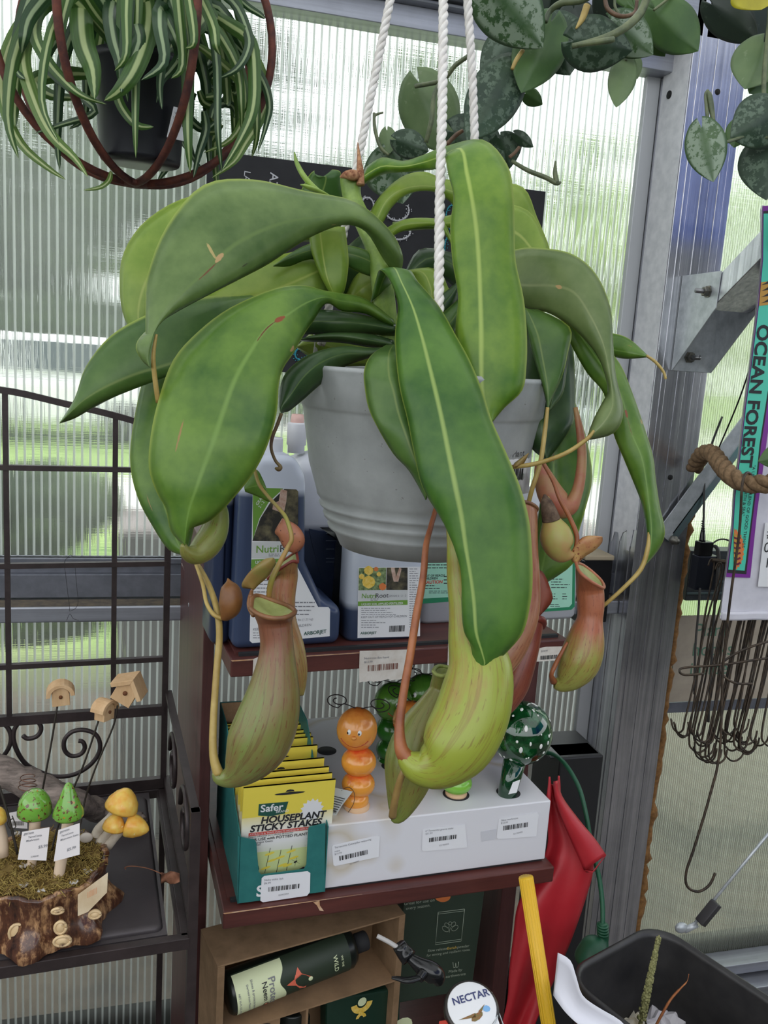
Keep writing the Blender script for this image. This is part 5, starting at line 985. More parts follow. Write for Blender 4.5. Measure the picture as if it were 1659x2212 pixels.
b = MB(K.M); b.quad(onb(Lb*.40, 5), onb(Lb*.47, -6), onb(Lb*.50, -22), onb(Lb*.545, -30), onb(Lb*.60, 2), onb(Lb*.52, 22), onb(Lb*.50, 40), onb(Lb*.46, 14)); b.build('coral_leaf_logo', m_coral, BT)
b = MB(K.M); b.ell(onb(Lb*.585, -2, .001), (.004, .001, .004), 14, 8); b.build('logo_dot', m_cream, BT)
for tx_, u_, sz, m_, a0 in (('Protect', .275, .0165, m_inkg, 42), ('Neem Oil', .225, .0125, m_ink, 36), ('Shines & protects leaves', .15, .0052, m_inkg, 52), ('Derived from Neem Oil', .115, .0048, m_inkg, 44), ('NET 16 FL OZ 473 mL', .05, .0044, m_inkg, 30), ('WILD', .775, .0105, m_cream, 34), ('WE THE', .835, .005, m_cream, 28)):
    b = MB(); b.text(tx_, (0, 0, 0), (1, 0, 0), (0, 1, 0), sz, 0, fat=.01); b.v = [tuple(K.M @ onb(Lb*u_+v[1], a0-math.degrees(v[0]/r_), .0021)) for v in b.v]; b.build('lettering', m_, BT)
b = MB(K.M); b.quad(onb(Lb*.235, 34, .0018), onb(Lb*.235, -40, .0018), onb(Lb*.262, -40, .0018), onb(Lb*.262, 34, .0018)); b.build('coral_stripe', m_coral, BT)
# loose trigger head with a dip tube
TG = thing('spray_trigger', W(880, 2060, 1.24), 'loose glossy black spray trigger with a clear tube hanging out of the carton', 'spray trigger')
m_gb = mat('glossy_black', (.01, .01, .011), .18)
b = MB(); pxtube(b, [(862, 2042, 1.25, 15), (872, 2056, 1.25, 17), (884, 2070, 1.245, 19)], 20, 2); b.build('collar', m_gb, TG)
b = MB(); pxtube(b, [(884, 2068, 1.245, 10), (905, 2084, 1.24, 16), (928, 2098, 1.24, 22), (944, 2110, 1.24, 19), (948, 2126, 1.24, 9)], 16); b.build('head', m_gb, TG)
b = MB(); pxtube(b, [(905, 2112, 1.22, 10), (880, 2118, 1.21, 12), (860, 2114, 1.21, 9), (846, 2112, 1.21, 5)], 12, flat=.5); pxtube(b, [(915, 2100, 1.23, 12), (905, 2115, 1.222, 10)], 10); b.build('trigger', m_gb, TG)
b = MB(); pxtube(b, [(815, 2022, 1.262, 5), (842, 2036, 1.256, 5), (866, 2052, 1.25, 5.5)], 10); b.build('dip_tube', mat('clear_tube', srgb(176, 172, 170), .15), TG)
# pouches, jar and small box in the lower compartments
def kq(px, py, y): return K.hy(px, py, y)
b = MB(K.M); P = [kq(706, 2160, .02), kq(866, 2134, .02), kq(862, 2300, .02), kq(704, 2300, .02)]; b.slab([(p.x, .02, p.z) for p in P], (0, .03, 0)); PO = b.build('soil_pouch', mat('pouch_dark_green', srgb(26, 54, 42), .35), label='dark green pouch with a yellow leaf emblem in the carton', cat='pouch', bevel=.004)
b = MB(K.M); c = kq(782, 2166, .0185); s_ = .0007
def arc(cx, cy, r0, r1, a0, a1, n=16): return [V((cx.x+r1*math.cos(R(a0+(a1-a0)*i/n)), cx.y, cx.z+r1*math.sin(R(a0+(a1-a0)*i/n)))) for i in range(n+1)]+[V((cx.x+r0*math.cos(R(a1+(a0-a1)*i/n)), cx.y, cx.z+r0*math.sin(R(a1+(a0-a1)*i/n)))) for i in range(n+1)]
b.quad(*arc(c, 0, .010, .021, 185, 355)); b.quad(*arc(c-V((0, 0, .030)), 0, .004, .010, 0, 180)); b.k = 1; b.quad(*[c+V((.0085*math.cos(i*.524), -.0004, .002+.0085*math.sin(i*.524))) for i in range(12)])
b.build('emblem', [m_flower, m_cream], PO)
b = MB(K.M); c = kq(868, 2218, .0185); b.quad(*[c+V((.022*math.cos(i*.524), 0, .018*math.sin(i*.524))) for i in range(12)]); b.build('cream_mark', m_cream, PO)
c = kq(632, 2172, .045); b = MB(K.M); b.lathe((c.x, .045, c.z-.09), [(.030, 0), (.031, .002), (.031, .066), (.0285, .07), (.0285, .088), (.0265, .091), (.023, .089)], 36); b.build('black_jar', mat('jar_black', srgb(30, 34, 32), .3), label='small black-lidded dark jar standing in the carton below the bottle', cat='jar')
b = MB(K.M); P = kq(508, 2196, .03); q = kq(594, 2184, .03); b.box((P.x, .006, P.z-.10), (q.x, .07, P.z)); b.k = 1; b.quad(*[V((q.x-.028+.012*math.cos(i*.524), .0055, P.z-.014+.006*math.sin(i*.524))) for i in range(12)]); b.build('small_carton', [m_kd, m_gap], label='small plain brown box beside the black jar in the carton', cat='box')
# green printed box standing behind, right
m_gbx = mat('box_dark_green', srgb(52, 66, 54), .6); yg = .16
G = Frame(S.w(0, 0, 0), R(3.4)); gl, gr = S.hy(868, 2000, yg).x, S.hy(1048, 1960, yg).x; zb_ = S.hy(1035, 2135, yg).z
GB = thing('soil_food_box', S.w((gl+gr)/2, yg+.03, zb_), 'dark green printed box standing behind the carton under the lower shelf', 'box')
b = MB(S.M); b.hexa([(gl, yg, zb_), (gr-.012, yg, zb_), (gr-.012, yg+.05, zb_), (gl, yg+.05, zb_), (gl, yg, -.034), (gr, yg, -.034), (gr, yg+.05, -.034), (gl, yg+.05, -.034)]); b.build('box', m_gbx, GB, bevel=.002)
L = Lab(S, yg); m_pr = mat('print_sage', srgb(176, 186, 168), .5)
def ring(L_, pts, w_, k):                                      # closed line drawing
    for i in range(len(pts)-1):
        a, c = L_.p(*pts[i], .001), L_.p(*pts[i+1], .001); L_.b.k = k; L_.b.bar(a, c, .0003, w_, up=(0, 1, 0)) if False else L_.b.tube([a, c], w_/2, 4)
L.text('Great for use on', 872, 1955, 10.5, 0, to=(925, 1948)); L.text('every season.', 876, 1965, 10.5, 0, to=(925, 1958))
L.b.k = 1; L.poly([(956+17*math.cos(R(a)), 1936+12*math.sin(R(a))) for a in range(0, 181, 15)], 1, .0008)
ring(L, [(946, 1970), (1003, 1963), (996, 2032), (940, 2040), (946, 1970)], .0012, 0); ring(L, [(945, 1974), (1002, 1967)], .001, 0); ring(L, [(941, 2036), (996, 2028)], .001, 0)
for cx, cy, rx, ry, a0 in ((962, 2006, 8, 5, 35), (982, 2004, 8, 5, -35), (965, 1998, 6, 4, 50), (979, 1996, 6, 4, -50), (972, 1994, 3.4, 3.4, 0)):
    ring(L, [(cx+rx*math.cos(t_)*math.cos(R(a0))-ry*math.sin(t_)*math.sin(R(a0)), cy+rx*math.cos(t_)*math.sin(R(a0))+ry*math.sin(t_)*math.cos(R(a0))) for t_ in [i*math.pi/7 for i in range(15)]], .0008, 0)
ring(L, [(970, 2014), (972, 2003)], .001, 0)
L.text('Slow release', 923, 2056, 9, 0, to=(1000, 2046)); L.text('Enrich', 965, 2051, 9, 2, to=(1000, 2046)); L.text('powder', 987, 2048, 9, 0, to=(1010, 2045)); L.text('for strong and resilient roots.', 921, 2066, 8.6, 0, to=(1011, 2053)); L.text('Made by', 968, 2101, 9.5, 0, to=(1000, 2096)); L.text('earthworms', 962, 2112, 9.5, 0, to=(1000, 2106))
ring(L, [(978, 2078), (979, 2089), (983, 2089), (984, 2080), (985, 2089), (989, 2088), (990, 2077)], .0012, 0)
L.b.build('printing', [m_pr, m_or, m_flower], GB)
# nectar jar with wire bail
qn = W(1018, 2182, 1.20); NJ = thing('nectar_jar', qn-V((0, 0, .09)), 'glass jar with a printed round white lid and red clips beside the carton', 'jar')
Zl = (V((0, 0, 1))*.90-V((FW.x, FW.y, 0))*.43).normalized(); Xl = RT
b = MB(); b.lathe(qn, [(.031, -.10), (.033, -.095), (.033, -.012), (.0375, -.010), (.0375, -.002)], 40, Z=Zl, cap0=True, cap1=False); b.build('glass', mat('jar_glass', srgb(120, 124, 120), .1, 0, Transmission_Weight=.6), NJ)
b = MB(); b.lathe(qn, [(.0385, -.004), (.039, .004), (.0365, .008), (.0001, .009)], 40, Z=Zl, cap1=False); ld = b.build('lid', mat('jar_lid_dark', srgb(60, 56, 54), .35, .5), NJ)
Yl = Zl.cross(Xl).normalized(); Xl = Yl.cross(Zl); lp = lambda u, v, l=.0096: qn+Xl*u+Yl*v+Zl*l
b = MB(); b.lathe(qn, [(.0345, .0088), (.0335, .0094), (.0001, .0095)], 40, Z=Zl, cap1=False); b.k = 0; b.slab([lp(.010, -.022, .0085), lp(.034, -.012, .0085), lp(.044, -.050, .004), (lp(.016, -.060, .004))], Zl*.0008)
b.k = 1; b.text('NECTAR', lp(-.026, .001, .0101), Xl*.97+Yl*.28, Yl*.97-Xl*.28, .0142, 1, fat=.02); b.k = 2; b.quad(*[lp(.006+.008*math.cos(i*.785)-.003*math.sin(i*.785), -.013+.0032*math.sin(i*.785)+.006*math.cos(i*.785), .0100) for i in range(8)]); b.quad(lp(-.020, -.018, .0100), lp(.004, -.008, .0100), lp(.004, -.014, .0100)); b.quad(lp(.008, -.006, .0100), lp(.018, .004, .0100), lp(.012, -.008, .0100)); b.k = 3; b.quad(*[lp(.020+.0055*math.cos(i*.785), -.002+.0045*math.sin(i*.785), .0100) for i in range(8)]); b.quad(*[lp(.024+.0045*math.cos(i*.785), -.030+.006*math.sin(i*.785), .0098) for i in range(8)])
b.build('printed_disc', [m_paper, mat('print_navy', srgb(58, 64, 110), .5), mat('print_rufous', srgb(150, 96, 60), .5, 0, srgb(110, 110, 60), 300), mat('print_sky', srgb(130, 180, 226), .5)], ld)
for u, v in ((-.040, -.022), (.044, -.034)): b = MB(); b.box((-.006, -.005, -.012), (.006, .005, .008)); b.v = [tuple(lp(u, v, -.004)+V(x)) for x in b.v]; b.build('clip', m_red, NJ, bevel=.002)
b = MB(); b.tube([lp(.036*math.cos(a), .036*math.sin(a), .004-.012*math.sin(a)) for a in [i*.22-.7 for i in range(15)]], .0011, 6); b.tube([lp(.030, .022, .006), lp(.046, -.030, 0), lp(.05, -.06, -.01)], .001, 6); b.build('wire_bail', m_galv, NJ)
# ================================================================= THE BLACK METAL RACK, LEFT
Q = Frame(W(409, 2019, 1.25), R(4.2)); YB = .447
m_iron = mat('dark_bronze_metal', srgb(52, 44, 44), .45, .3, srgb(66, 56, 56), 30); m_tray = mat('grey_tray', srgb(74, 68, 70), .5, .2, srgb(92, 86, 88), 5, bump=.1, bs=120)
RK = thing('metal_rack', Q.w(-.35, .2, -.92), 'dark bronze metal baker\'s rack with a grid back and wire scrolls at the left', 'rack')
def part(name, b, m=m_iron, **k): return b.build(name, m, RK, **k)
def zb_(py, px=200): return Q.hy(px, py, YB).z
xR = Q.hy(357, 1450, YB).x; xM = Q.hy(245, 1450, YB).x; xL = Q.hy(17, 1300, YB).x; xL0 = xL-(xM-xL)
XE = -.95
def postb(x, y, z0, z1, w_=.011, name='post'): b = MB(Q.M); b.box((x-w_/2, y-w_/2, z0), (x+w_/2, y+w_/2, z1)); part(name, b)
arch = cr_spline([Q.hy(x, y, YB) for x, y in ((-330, 905), (-160, 838), (0, 842), (140, 872), (250, 898), (330, 922), (357, 932))], 5); arch = [V((XE, YB, arch[0].z-.10)), V((XE+.06, YB, arch[0].z-.035))]+[V((p.x, YB, p.z)) for p in arch if p.x > XE+.1]
def az(x):
    for a, c in zip(arch, arch[1:]):
        if a.x <= x <= c.x: return a.z+(c.z-a.z)*(x-a.x)/(c.x-a.x)
    return arch[-1].z
b = MB(Q.M)
for a, c in zip(arch, arch[1:]): b.bar(a, c, .011, .011, up=(0, 1, 0))
part('top_arch', b)
for x in (xL0, xL, xM): postb(x, YB, zb_(1545), az(x), .009, 'grid_bar')
postb(XE, YB, -.92, arch[0].z, .011, 'rear_post'); postb(XE, 0, -.92, .18, .014, 'front_post')
postb(xR, YB, -.92, az(xR-.001), .011, 'rear_post')
for y in (1013, 1219, 1430): b = MB(Q.M); z = zb_(y); b.box((XE, YB-.0065, z-.0045), (xR, YB+.0045, z+.0045)); part('grid_bar', b)
for y, t_ in ((1543, .009), (1703, .010)): b = MB(Q.M); z = zb_(y); b.box((XE, YB-.007, z-t_), (xR, YB+.007, z+t_)); part('back_rail', b)
def scr(pts, r_=.0042, name='scroll'):
    b = MB(Q.M); P = [Q.hy(x/3.352, 1420+y/3.352, YB) for x, y in pts]; b.tube(cr_spline([(p.x, YB, p.z) for p in P], 4), r_, 8); part(name, b)
scr([(165,565),(200,588),(265,572),(298,522),(278,470),(210,450),(140,472),(98,545),(112,650),(180,765),(290,830),(400,862),(530,850),(640,790),(710,705),(724,625),(690,555),(605,525),(520,540),(466,600),(470,675),(520,714),(585,700),(614,655),(600,612),(568,604)])
scr([(-120,470),(-40,455),(40,490),(78,560),(70,640),(20,720),(-60,800),(-160,840)])
scr([(-500,604),(-540,655),(-500,700),(-440,714),(-380,675),(-380,600),(-440,540),(-520,525),(-610,555),(-640,625),(-620,705),(-540,790),(-420,850),(-300,862),(-200,830),(-120,760)])
# side panel
zs = Q.hx(429, 1809, 0).z; xs = .004
postb(xs, 0, -.92, zs, .014, 'front_post')
b = MB(Q.M); b.box((xs-.006, -.006, zs-.008), (xs+.006, YB, zs)); part('side_rail', b)
b = MB(Q.M); b.box((xs-.006, 0, .012), (xs+.006, YB, .022)); part('side_rail', b)
b = MB(Q.M); b.box((xs-.02, 0, -.012), (xs-.012, YB, -.003)); part('side_rail', b)
for off in (0, .2):
    b = MB(Q.M); b.tube([(xs, .06+off+.075+.062*(1-.75*a)*math.cos(a*8), .1+.06*(1-.7*a)*math.sin(a*8)) for a in [i/26 for i in range(27)]], .004, 8); part('side_scroll', b)
# tray
b = MB(Q.M); b.box((XE, -.008, -.018), (.0, .006, 0)); b.box((XE, YB-.01, -.018), (0, YB+.004, 0)); b.box((-.012, 0, -.018), (.0, YB, 0)); part('shelf_frame', b, bevel=.001)
b = MB(Q.M); b.box((XE, .012, -.010), (-.03, YB-.012, -.003)); rrloft(b, [(-.003, XE, -.035, .02, YB-.03, .012), (.003, XE+.004, -.040, .026, YB-.034, .012)]); part('shelf_panel', b, m_tray)
b = MB(Q.M); b.box((XE, 0, -.66), (0, YB, -.65)); part('lower_shelf', b, m_tray)
zt_ = .003
# thread tangle on the grid
b = MB(); mth = mat('black_thread', (.02, .02, .02), .8)
d_ = depth(Q.w(-.3, YB-.012, .4)); pts = [(140,1225),(141,1210),(152,1199),(155,1203),(140,1212),(144,1260),(150,1310),(151,1320),(168,1306),(165,1260),(162,1222)]; b.tube(cr_spline([W(x, y, d_) for x, y in pts], 4), .0004, 5); b.tube(cr_spline([W(x, y, d_) for x, y in ((144,1340),(151,1326),(158,1336),(170,1340))], 4), .0004, 5)
b.build('thread_tangle', mth, label='loose black thread hanging on the grid of the metal rack', cat='thread')
# dried leaf
dl = depth(Q.w(0, .1, .0)); m_dry = mat('dry_leaf', srgb(116, 74, 54), .8, 0, srgb(164, 112, 84), 60)
b = MB(); b.grid([[W(348+i*10, 1884+j*8+3*math.sin(i*2+j), dl-.01+.006*math.sin(i*1.3+j*2)) for j in range(4)] for i in range(5)]); b.tube(cr_spline([W(x, y, dl-.008) for x, y in ((350,1888),(320,1876),(285,1871),(270,1874),(272,1878))], 4), .0006, 5)
b.build('dry_leaf', m_dry, label='curled dry brown leaf caught on the side rail of the metal rack', cat='leaf', solid=.0006)

# ---- the tree-stump planter
cb = Q.loc(Q.hz(92, 1972, zt_) if False else Q.w(0, 0, 0)); cb = Q.hz(92, 1972, zt_)
m_stump = NT('glazed_bark'); s = m_stump; geo_n = s.noise(1, 5, sc3=(90, 90, 14), rough=.75); big = s.noise(26, 4)
c = s.ramp(s.math('ADD', s.math('MULTIPLY', geo_n, .55), s.math('MULTIPLY', big, .45)), [(.38, srgb(44, 24, 20)), (.5, srgb(92, 56, 38)), (.6, srgb(196, 152, 108)), (.75, srgb(224, 190, 146))]).outputs[0]
bb = s.bsdf(c, .3); bb.inputs['Coat Weight'].default_value = .3; s.bump(bb, geo_n, .8, .004); m_stump = s.done(bb)
ST = thing('stump_planter', Q.w(*cb), 'glazed brown tree-stump bowl filled with moss, on the metal rack', 'planter')
rnd = random.Random(4); rows = []
for z, r_, lob in ((0, .098, .16), (.010, .099, .17), (.028, .088, .11), (.045, .084, .05), (.066, .087, .02), (.080, .092, .015), (.084, .091, .015), (.083, .083, .015), (.074, .081, .01), (.060, .078, 0)):
    rows.append([(cb.x+(r_*(1+lob*math.sin(7*a+1.1)*(1 if math.sin(7*a+1.1) > 0 else .3)+.012*math.sin(31*a)))*math.cos(a), cb.y+(r_*(1+lob*math.sin(7*a+1.1)*(1 if math.sin(7*a+1.1) > 0 else .3)+.012*math.sin(31*a)))*math.sin(a), zt_+z+.003*math.sin(9*a)*(1 if z > .06 else 0)) for a in [2*math.pi*i/112 for i in range(113)]])
b = MB(Q.M); b.grid(rows); b.build('bowl', m_stump, ST)
m_knot = mat('knot_cream', srgb(226, 196, 150), .35, 0, srgb(90, 54, 36), 70, lo=.55, hi=.7); b = MB()
for i, (px, py, rx, ry) in enumerate(((38, 2012, 17, 22), (131, 2001, 12, 15), (125, 1965, 12, 6), (205, 1973, 12, 9), (135, 2030, 18, 12))):
    q = W(px, py, depth(Q.w(cb.x, cb.y, .04))-.094+.0012*abs(px-92)*.2); k = depth(q)/FPX; b = MB(); b.ell(q, (rx*k, .006, ry*k), 16, 10); b.tube([q+V((rx*k*.95*math.cos(a), -.003, ry*k*.95*math.sin(a))) for a in [j*math.pi/8 for j in range(17)]], .0022, 6); b.build('carved_knot', m_knot, ST)
m_moss = mat('moss', srgb(128, 100, 44), .95, 0, srgb(172, 152, 84), 90, bump=1, bs=260, dist=.004)
b = MB(Q.M); b.grid([[(cb.x+r_*math.cos(a), cb.y+r_*math.sin(a), zt_+.080+rnd.uniform(-.005, .006)-.1*r_*r_) for a in [2*math.pi*i/40 for i in range(40)]+[0]] for r_ in (.001, .012, .024, .036, .048, .06, .07, .081)]); b.build('soil_bed', mat('moss_bed', srgb(104, 80, 40), .95, 0, srgb(150, 126, 70), 80), ST)
b = MB(Q.M)
for i in range(1500):
    a = rnd.uniform(0, 6.283); r_ = .086*math.sqrt(rnd.random()); p = V((cb.x+r_*math.cos(a), cb.y+r_*math.sin(a), zt_+.078+rnd.uniform(0, .008))); t1 = rnd.uniform(0, 6.283); l_ = rnd.uniform(.006, .014)
    P = [p, p+V((l_*.5*math.cos(t1), l_*.5*math.sin(t1), rnd.uniform(.001, .006))), p+V((l_*math.cos(t1+.6), l_*math.sin(t1+.6), rnd.uniform(-.004, .004)))]; b.tube(P, [.0007, .0008, .0003], 3, cap=False)
o = b.build('moss', m_moss, ST); o['kind'] = 'stuff'
m_fluff = mat('white_filling', srgb(214, 208, 202), .9)
for px, py in ((52, 1868), (50, 1912), (90, 1922), (190, 1880), (35, 1800), (160, 1905)):
    q = Q.hz(px, py, zt_+.084); b = MB(Q.M); 
    for j in range(14): b.ell((q.x+rnd.uniform(-.005, .005), q.y+rnd.uniform(-.004, .004), q.z-.001), (rnd.uniform(.0012, .003), rnd.uniform(.0012, .003), .002), 7, 5)
    b.build('filling_tuft', m_fluff, ST)
L = MB(); dt = depth(Q.w(cb.x, cb.y, .05)); P = [(168, 1933), (233, 1885), (231, 1928), (190, 1970), (168, 1979)]; L.slab([W(x, y, dt-.070-.0004*(233-x)*.6) for x, y in P], FW*.0008); L.k = 1
for i in range(7): L.bar(W(190+i*3, 1927-i*1.6, dt-.0905+i*.0007), W(190+i*3, 1940-i*1.6, dt-.0905+i*.0007), .0005, .0007)
L.build('price_tag', [mat('old_cream_paper', srgb(226, 208, 176), .7, 0, srgb(206, 182, 146), 30), m_or], ST, label='curling cream price label stuck on the stump')

# ---- mushroom stakes planted in the moss
def glaze(name, a, b_, c_, hi2=.62): 
    s = NT(name); f = s.noise(150, 3); g = s.noise(210, 2); c = s.mix(s.ramp(f, [(hi2, (0, 0, 0)), (hi2+.03, (1, 1, 1))]), a, b_); c = s.mix(s.ramp(g, [(.66, (0, 0, 0)), (.69, (1, 1, 1))]), c, c_); b = s.bsdf(c, .15); b.inputs['Coat Weight'].default_value = .5; return s.done(b)
m_gmush = glaze('green_mushroom_glaze', srgb(116, 172, 66), srgb(104, 62, 40), srgb(196, 128, 52), .58); m_ymush = plant_mat('yellow_mushroom_glaze', srgb(240, 172, 70), srgb(246, 212, 104), 60, .25, speck=(srgb(250, 240, 200), 150, .68)); m_cst = mat('cream_stem', srgb(222, 198, 172), .5); m_wst = mat('white_stem', srgb(216, 206, 190), .6, 0, srgb(180, 164, 144), 40)
dmz = depth(Q.w(cb.x, cb.y, .08))
def mush(capc, cr_, ch, prof, stem, label, mt, ms, d_, axis=(0, 0, 1)):
    t = thing('mushroom_stake', W(stem[-1][0], stem[-1][1], d_), label, 'garden figure', 'mushroom stakes in the stump planter'); k = d_/FPX
    b = MB(); b.lathe(W(capc[0], capc[1], d_), [(r_*cr_*k, h*ch*k) for r_, h in prof], 32, Z=axis); b.build('cap', mt, t)
    b = MB(); pxtube(b, [(x, y, d_, r_) for x, y, r_ in stem], 14, 2); b.build('stem', ms, t); return t
DOME = [(.0, .02), (.9, -.02), (1, .06), (.98, .3), (.86, .6), (.6, .85), (.3, .97), (.001, 1)]; CONE = [(.0, .02), (.92, -.02), (1, .05), (.92, .2), (.62, .5), (.36, .8), (.2, .95), (.001, 1)]
t1 = mush((75, 1759), 36, 58, DOME, [(76, 1762, 12), (74, 1800, 12), (70, 1850, 10), (67, 1884, 9)], 'green speckled domed mushroom stake with a hanging price tag in the moss', m_gmush, m_cst, dmz-.01)
t2 = mush((148, 1762), 33, 78, CONE, [(148, 1765, 12), (143, 1800, 12), (132, 1860, 12), (125, 1906, 11)], 'green speckled pointed mushroom stake with a hanging price tag in the moss', m_gmush, m_cst, dmz-.03)
def htag(t, pts, d_, px, py, lines_):
    b = MB(); b.slab([W(x, y, d_) for x, y in pts], FW*.0005); b.k = 1; a = W(pts[0][0], pts[0][1], d_-.0008); xd = (W(pts[1][0], pts[1][1], d_-.0008)-a).normalized(); yd = (a-W(pts[3][0], pts[3][1], d_-.0008)).normalized()
    for s_, dx, dy, sz in lines_: b.text(s_, W(pts[0][0]+dx, pts[0][1]+dy, d_-.0008), xd, yd, sz*d_/FPX, 1, fat=.01)
    b.build('hang_tag', [mat('tag_paper', srgb(232, 226, 226), .6), m_inkg], t, label='white price tag')
htag(t1, [(48, 1797), (107, 1787), (100, 1859), (38, 1857)], dmz-.035, 0, 0, (('gerson', 3, 7, 8), ('TerraCotta', 12, 14, 6.5), ('Mushroom', 8, 22, 6.5), ('$5.99', 34, 36, 9), ('2195540', 18, 56, 5)))
htag(t2, [(126, 1793), (172, 1778), (172, 1846), (116, 1861)], dmz-.055, 0, 0, (('gerson', 3, 7, 8), ('TerraCotta', 6, 15, 6), ('Mushroom Stake', 4, 24, 6), ('$5.99', 18, 46, 9)))
d3 = depth(Q.w(*Q.hz(228, 1822, .09)))
t = thing('mushroom_stake', W(225, 1825, d3), 'cluster of yellow mushrooms on white stems at the right rim of the stump planter', 'garden figure', 'mushroom stakes in the stump planter'); k = d3/FPX
for i, (a, r_, h, ax) in enumerate((((262, 1744), 36, 44, RT*.35+UP), ((245, 1788), 24, 32, RT*.25+UP), ((280, 1782), 26, 44, RT*.9-UP*.25))):
    b = MB(); b.lathe(W(*a, d3-(.01 if i == 1 else 0)), [(r_*k*x, h*k*y) for x, y in ([(.0, -.05), (.95, -.12), (1, 0), (.9, .35), (.6, .7), (.28, .92), (.001, 1)])], 28, Z=ax); b.build('cap', m_ymush, t)
for P in (((256, 1740, 9), (240, 1765, 10), (215, 1790, 11), (206, 1806, 10)), ((246, 1785, 9), (232, 1800, 10), (215, 1820, 11)), ((272, 1785, 8), (250, 1806, 10), (232, 1828, 11))):
    b = MB(); pxtube(b, [(x, y, d3+.006, r_) for x, y, r_ in P], 12); b.build('stem', m_wst, t)
t = mush((-8, 1775), 22, 34, DOME, [(-8, 1776, 14), (2, 1810, 14), (6, 1850, 12)], 'cream mushroom stake cut off by the left edge of the picture', m_ymush, m_cst, dmz-.02)
q = Q.hz(186, 1820, .09); b = MB(Q.M); b.ell((q.x, q.y, .098), (.010, .005, .009), 16, 10, Z=(.3, -.2, 1)); b.build('shell_piece', mat('white_shell', srgb(224, 214, 204), .5, 0, srgb(150, 110, 90), 90, lo=.55, hi=.7), label='white fluted shell piece between the green and yellow mushrooms', cat='shell')
# ---- driftwood log
m_log = wood_mat('grey_driftwood', srgb(70, 62, 58), srgb(168, 152, 142), (12, 60, 60), .9)
dlg0, dlg1 = depth(Q.w(*Q.hz(300, 1775, .012))), depth(Q.w(*Q.hz(10, 1800, .012)))
rnd = random.Random(9); c = cr_spline([W(-160, 1600, dlg1+.05), W(-40, 1648, dlg1+.02), W(60, 1690, dlg1+.01), W(140, 1724, dlg1), W(220, 1752, dlg0), W(290, 1768, dlg0), W(318, 1772, dlg0)], 8); rr_ = [lerp1([0, .3, .7, .92, 1], [.032, .030, .022, .012, .002], i/(len(c)-1))*(1+.07*math.sin(i*1.7)) for i in range(len(c))]
b = MB(); b.tube(c, rr_, 18, flat=.8); b.v = [tuple(V(v)+V((rnd.uniform(-1, 1), rnd.uniform(-1, 1), rnd.uniform(-1, 1)))*.0022) for v in b.v]
b.build('driftwood', m_log, label='weathered grey driftwood log lying across the rack behind the mushrooms', cat='driftwood')
# coil of copper wire, barcode label, dark stick
b = MB(); dcl = dmz+.05; b.tube([W(60+(22-i*.16)*math.cos(i*.45), 1706-i*.72+6*math.sin(i*.45), dcl-.02*math.sin(i*.45)) for i in range(44)], .0008, 5)
b.build('wire_coil', mat('copper_wire', srgb(120, 84, 70), .4, .7), label='thin copper wire coil above the domed green mushroom', cat='wire')
b = MB(); P = [(20, 1756), (50, 1750), (59, 1762), (59, 1790), (22, 1788)]; b.slab([W(x, y, dcl-.015) for x, y in P], FW*.0005); b.k = 1
for i in range(11): b.bar(W(27+i*2.3, 1774, dcl-.0155), W(27+i*2.3, 1783, dcl-.0155), .0004, .0007)
b.build('barcode_tag', [mat('tag_paper', srgb(232, 226, 226), .6), m_ink], label='white barcode tag lying behind the domed green mushroom', cat='price tag')
# ---- birdhouse picks
m_bh = wood_mat('birdhouse_wood', srgb(196, 156, 112), srgb(222, 188, 146), (40, 40, 8), .7); m_bw = mat('pick_wire', srgb(56, 50, 44), .5, .5)
db = dmz+.05
def bird(c, s_, yaw, tilt, kind, wire, label):
    t = thing('birdhouse_pick', W(wire[-1][0], wire[-1][1], db), label, 'garden figure', 'wooden birdhouse picks'); k = s_*db/FPX
    M = Matrix.Translation(W(c[0], c[1], db)) @ Matrix.Rotation(yaw, 4, 'Z') @ Matrix.Rotation(tilt, 4, 'Y')
    if kind == 'gable':
        b = MB(M); b.slab([(-.6*k, -.5*k, -.7*k), (.6*k, -.5*k, -.7*k), (.6*k, -.5*k, .1*k), (0, -.5*k, .62*k), (-.6*k, -.5*k, .1*k)], (0, 1.0*k, 0)); b.build('house', m_bh, t, bevel=.0006)
        b = MB(M)
        for sg in (-1, 1): b.slab([(0, -.65*k, .98*k), (0, -.65*k, .64*k), (sg*.82*k, -.65*k, -.05*k), (sg*1.0*k, -.65*k, .12*k)], (0, 1.5*k, 0))
        b.build('roof', m_bh, t, bevel=.0006)
    else:
        b = MB(M); b.slab([(-.6*k, -.5*k, -.7*k), (.6*k, -.5*k, -.7*k), (.6*k, -.5*k, .1*k)]+[(.6*k*math.cos(a), -.5*k, .1*k+.6*k*math.sin(a)) for a in (.5, 1, 1.57, 2.1, 2.6)]+[(-.6*k, -.5*k, .1*k)], (0, 1.0*k, 0)); b.build('house', m_bh, t, bevel=.0006)
        b = MB(M); A = [math.pi*i/10 for i in range(11)]; b.slab([(.98*k*math.cos(a), -.68*k, .05*k+.92*k*math.sin(a)) for a in A]+[(.68*k*math.cos(a), -.68*k, .05*k+.66*k*math.sin(a)) for a in A[::-1]], (0, 1.3*k, 0)); b.build('roof', m_bh, t, bevel=.0006)
    b = MB(M); b.lathe((0, -.505*k, 0), [(.0001, -.002), (.13*k, -.0015), (.13*k, .0)], 16, Z=(0, 1, 0)); b.build('entrance', mat('hole_brown', srgb(110, 66, 36), .8), t)
    b = MB(); b.tube(cr_spline([W(x, y, db+(.0 if i < len(wire)-1 else -.02)) for i, (x, y) in enumerate(wire)], 4), .0015, 6); b.build('wire', m_bw, t)
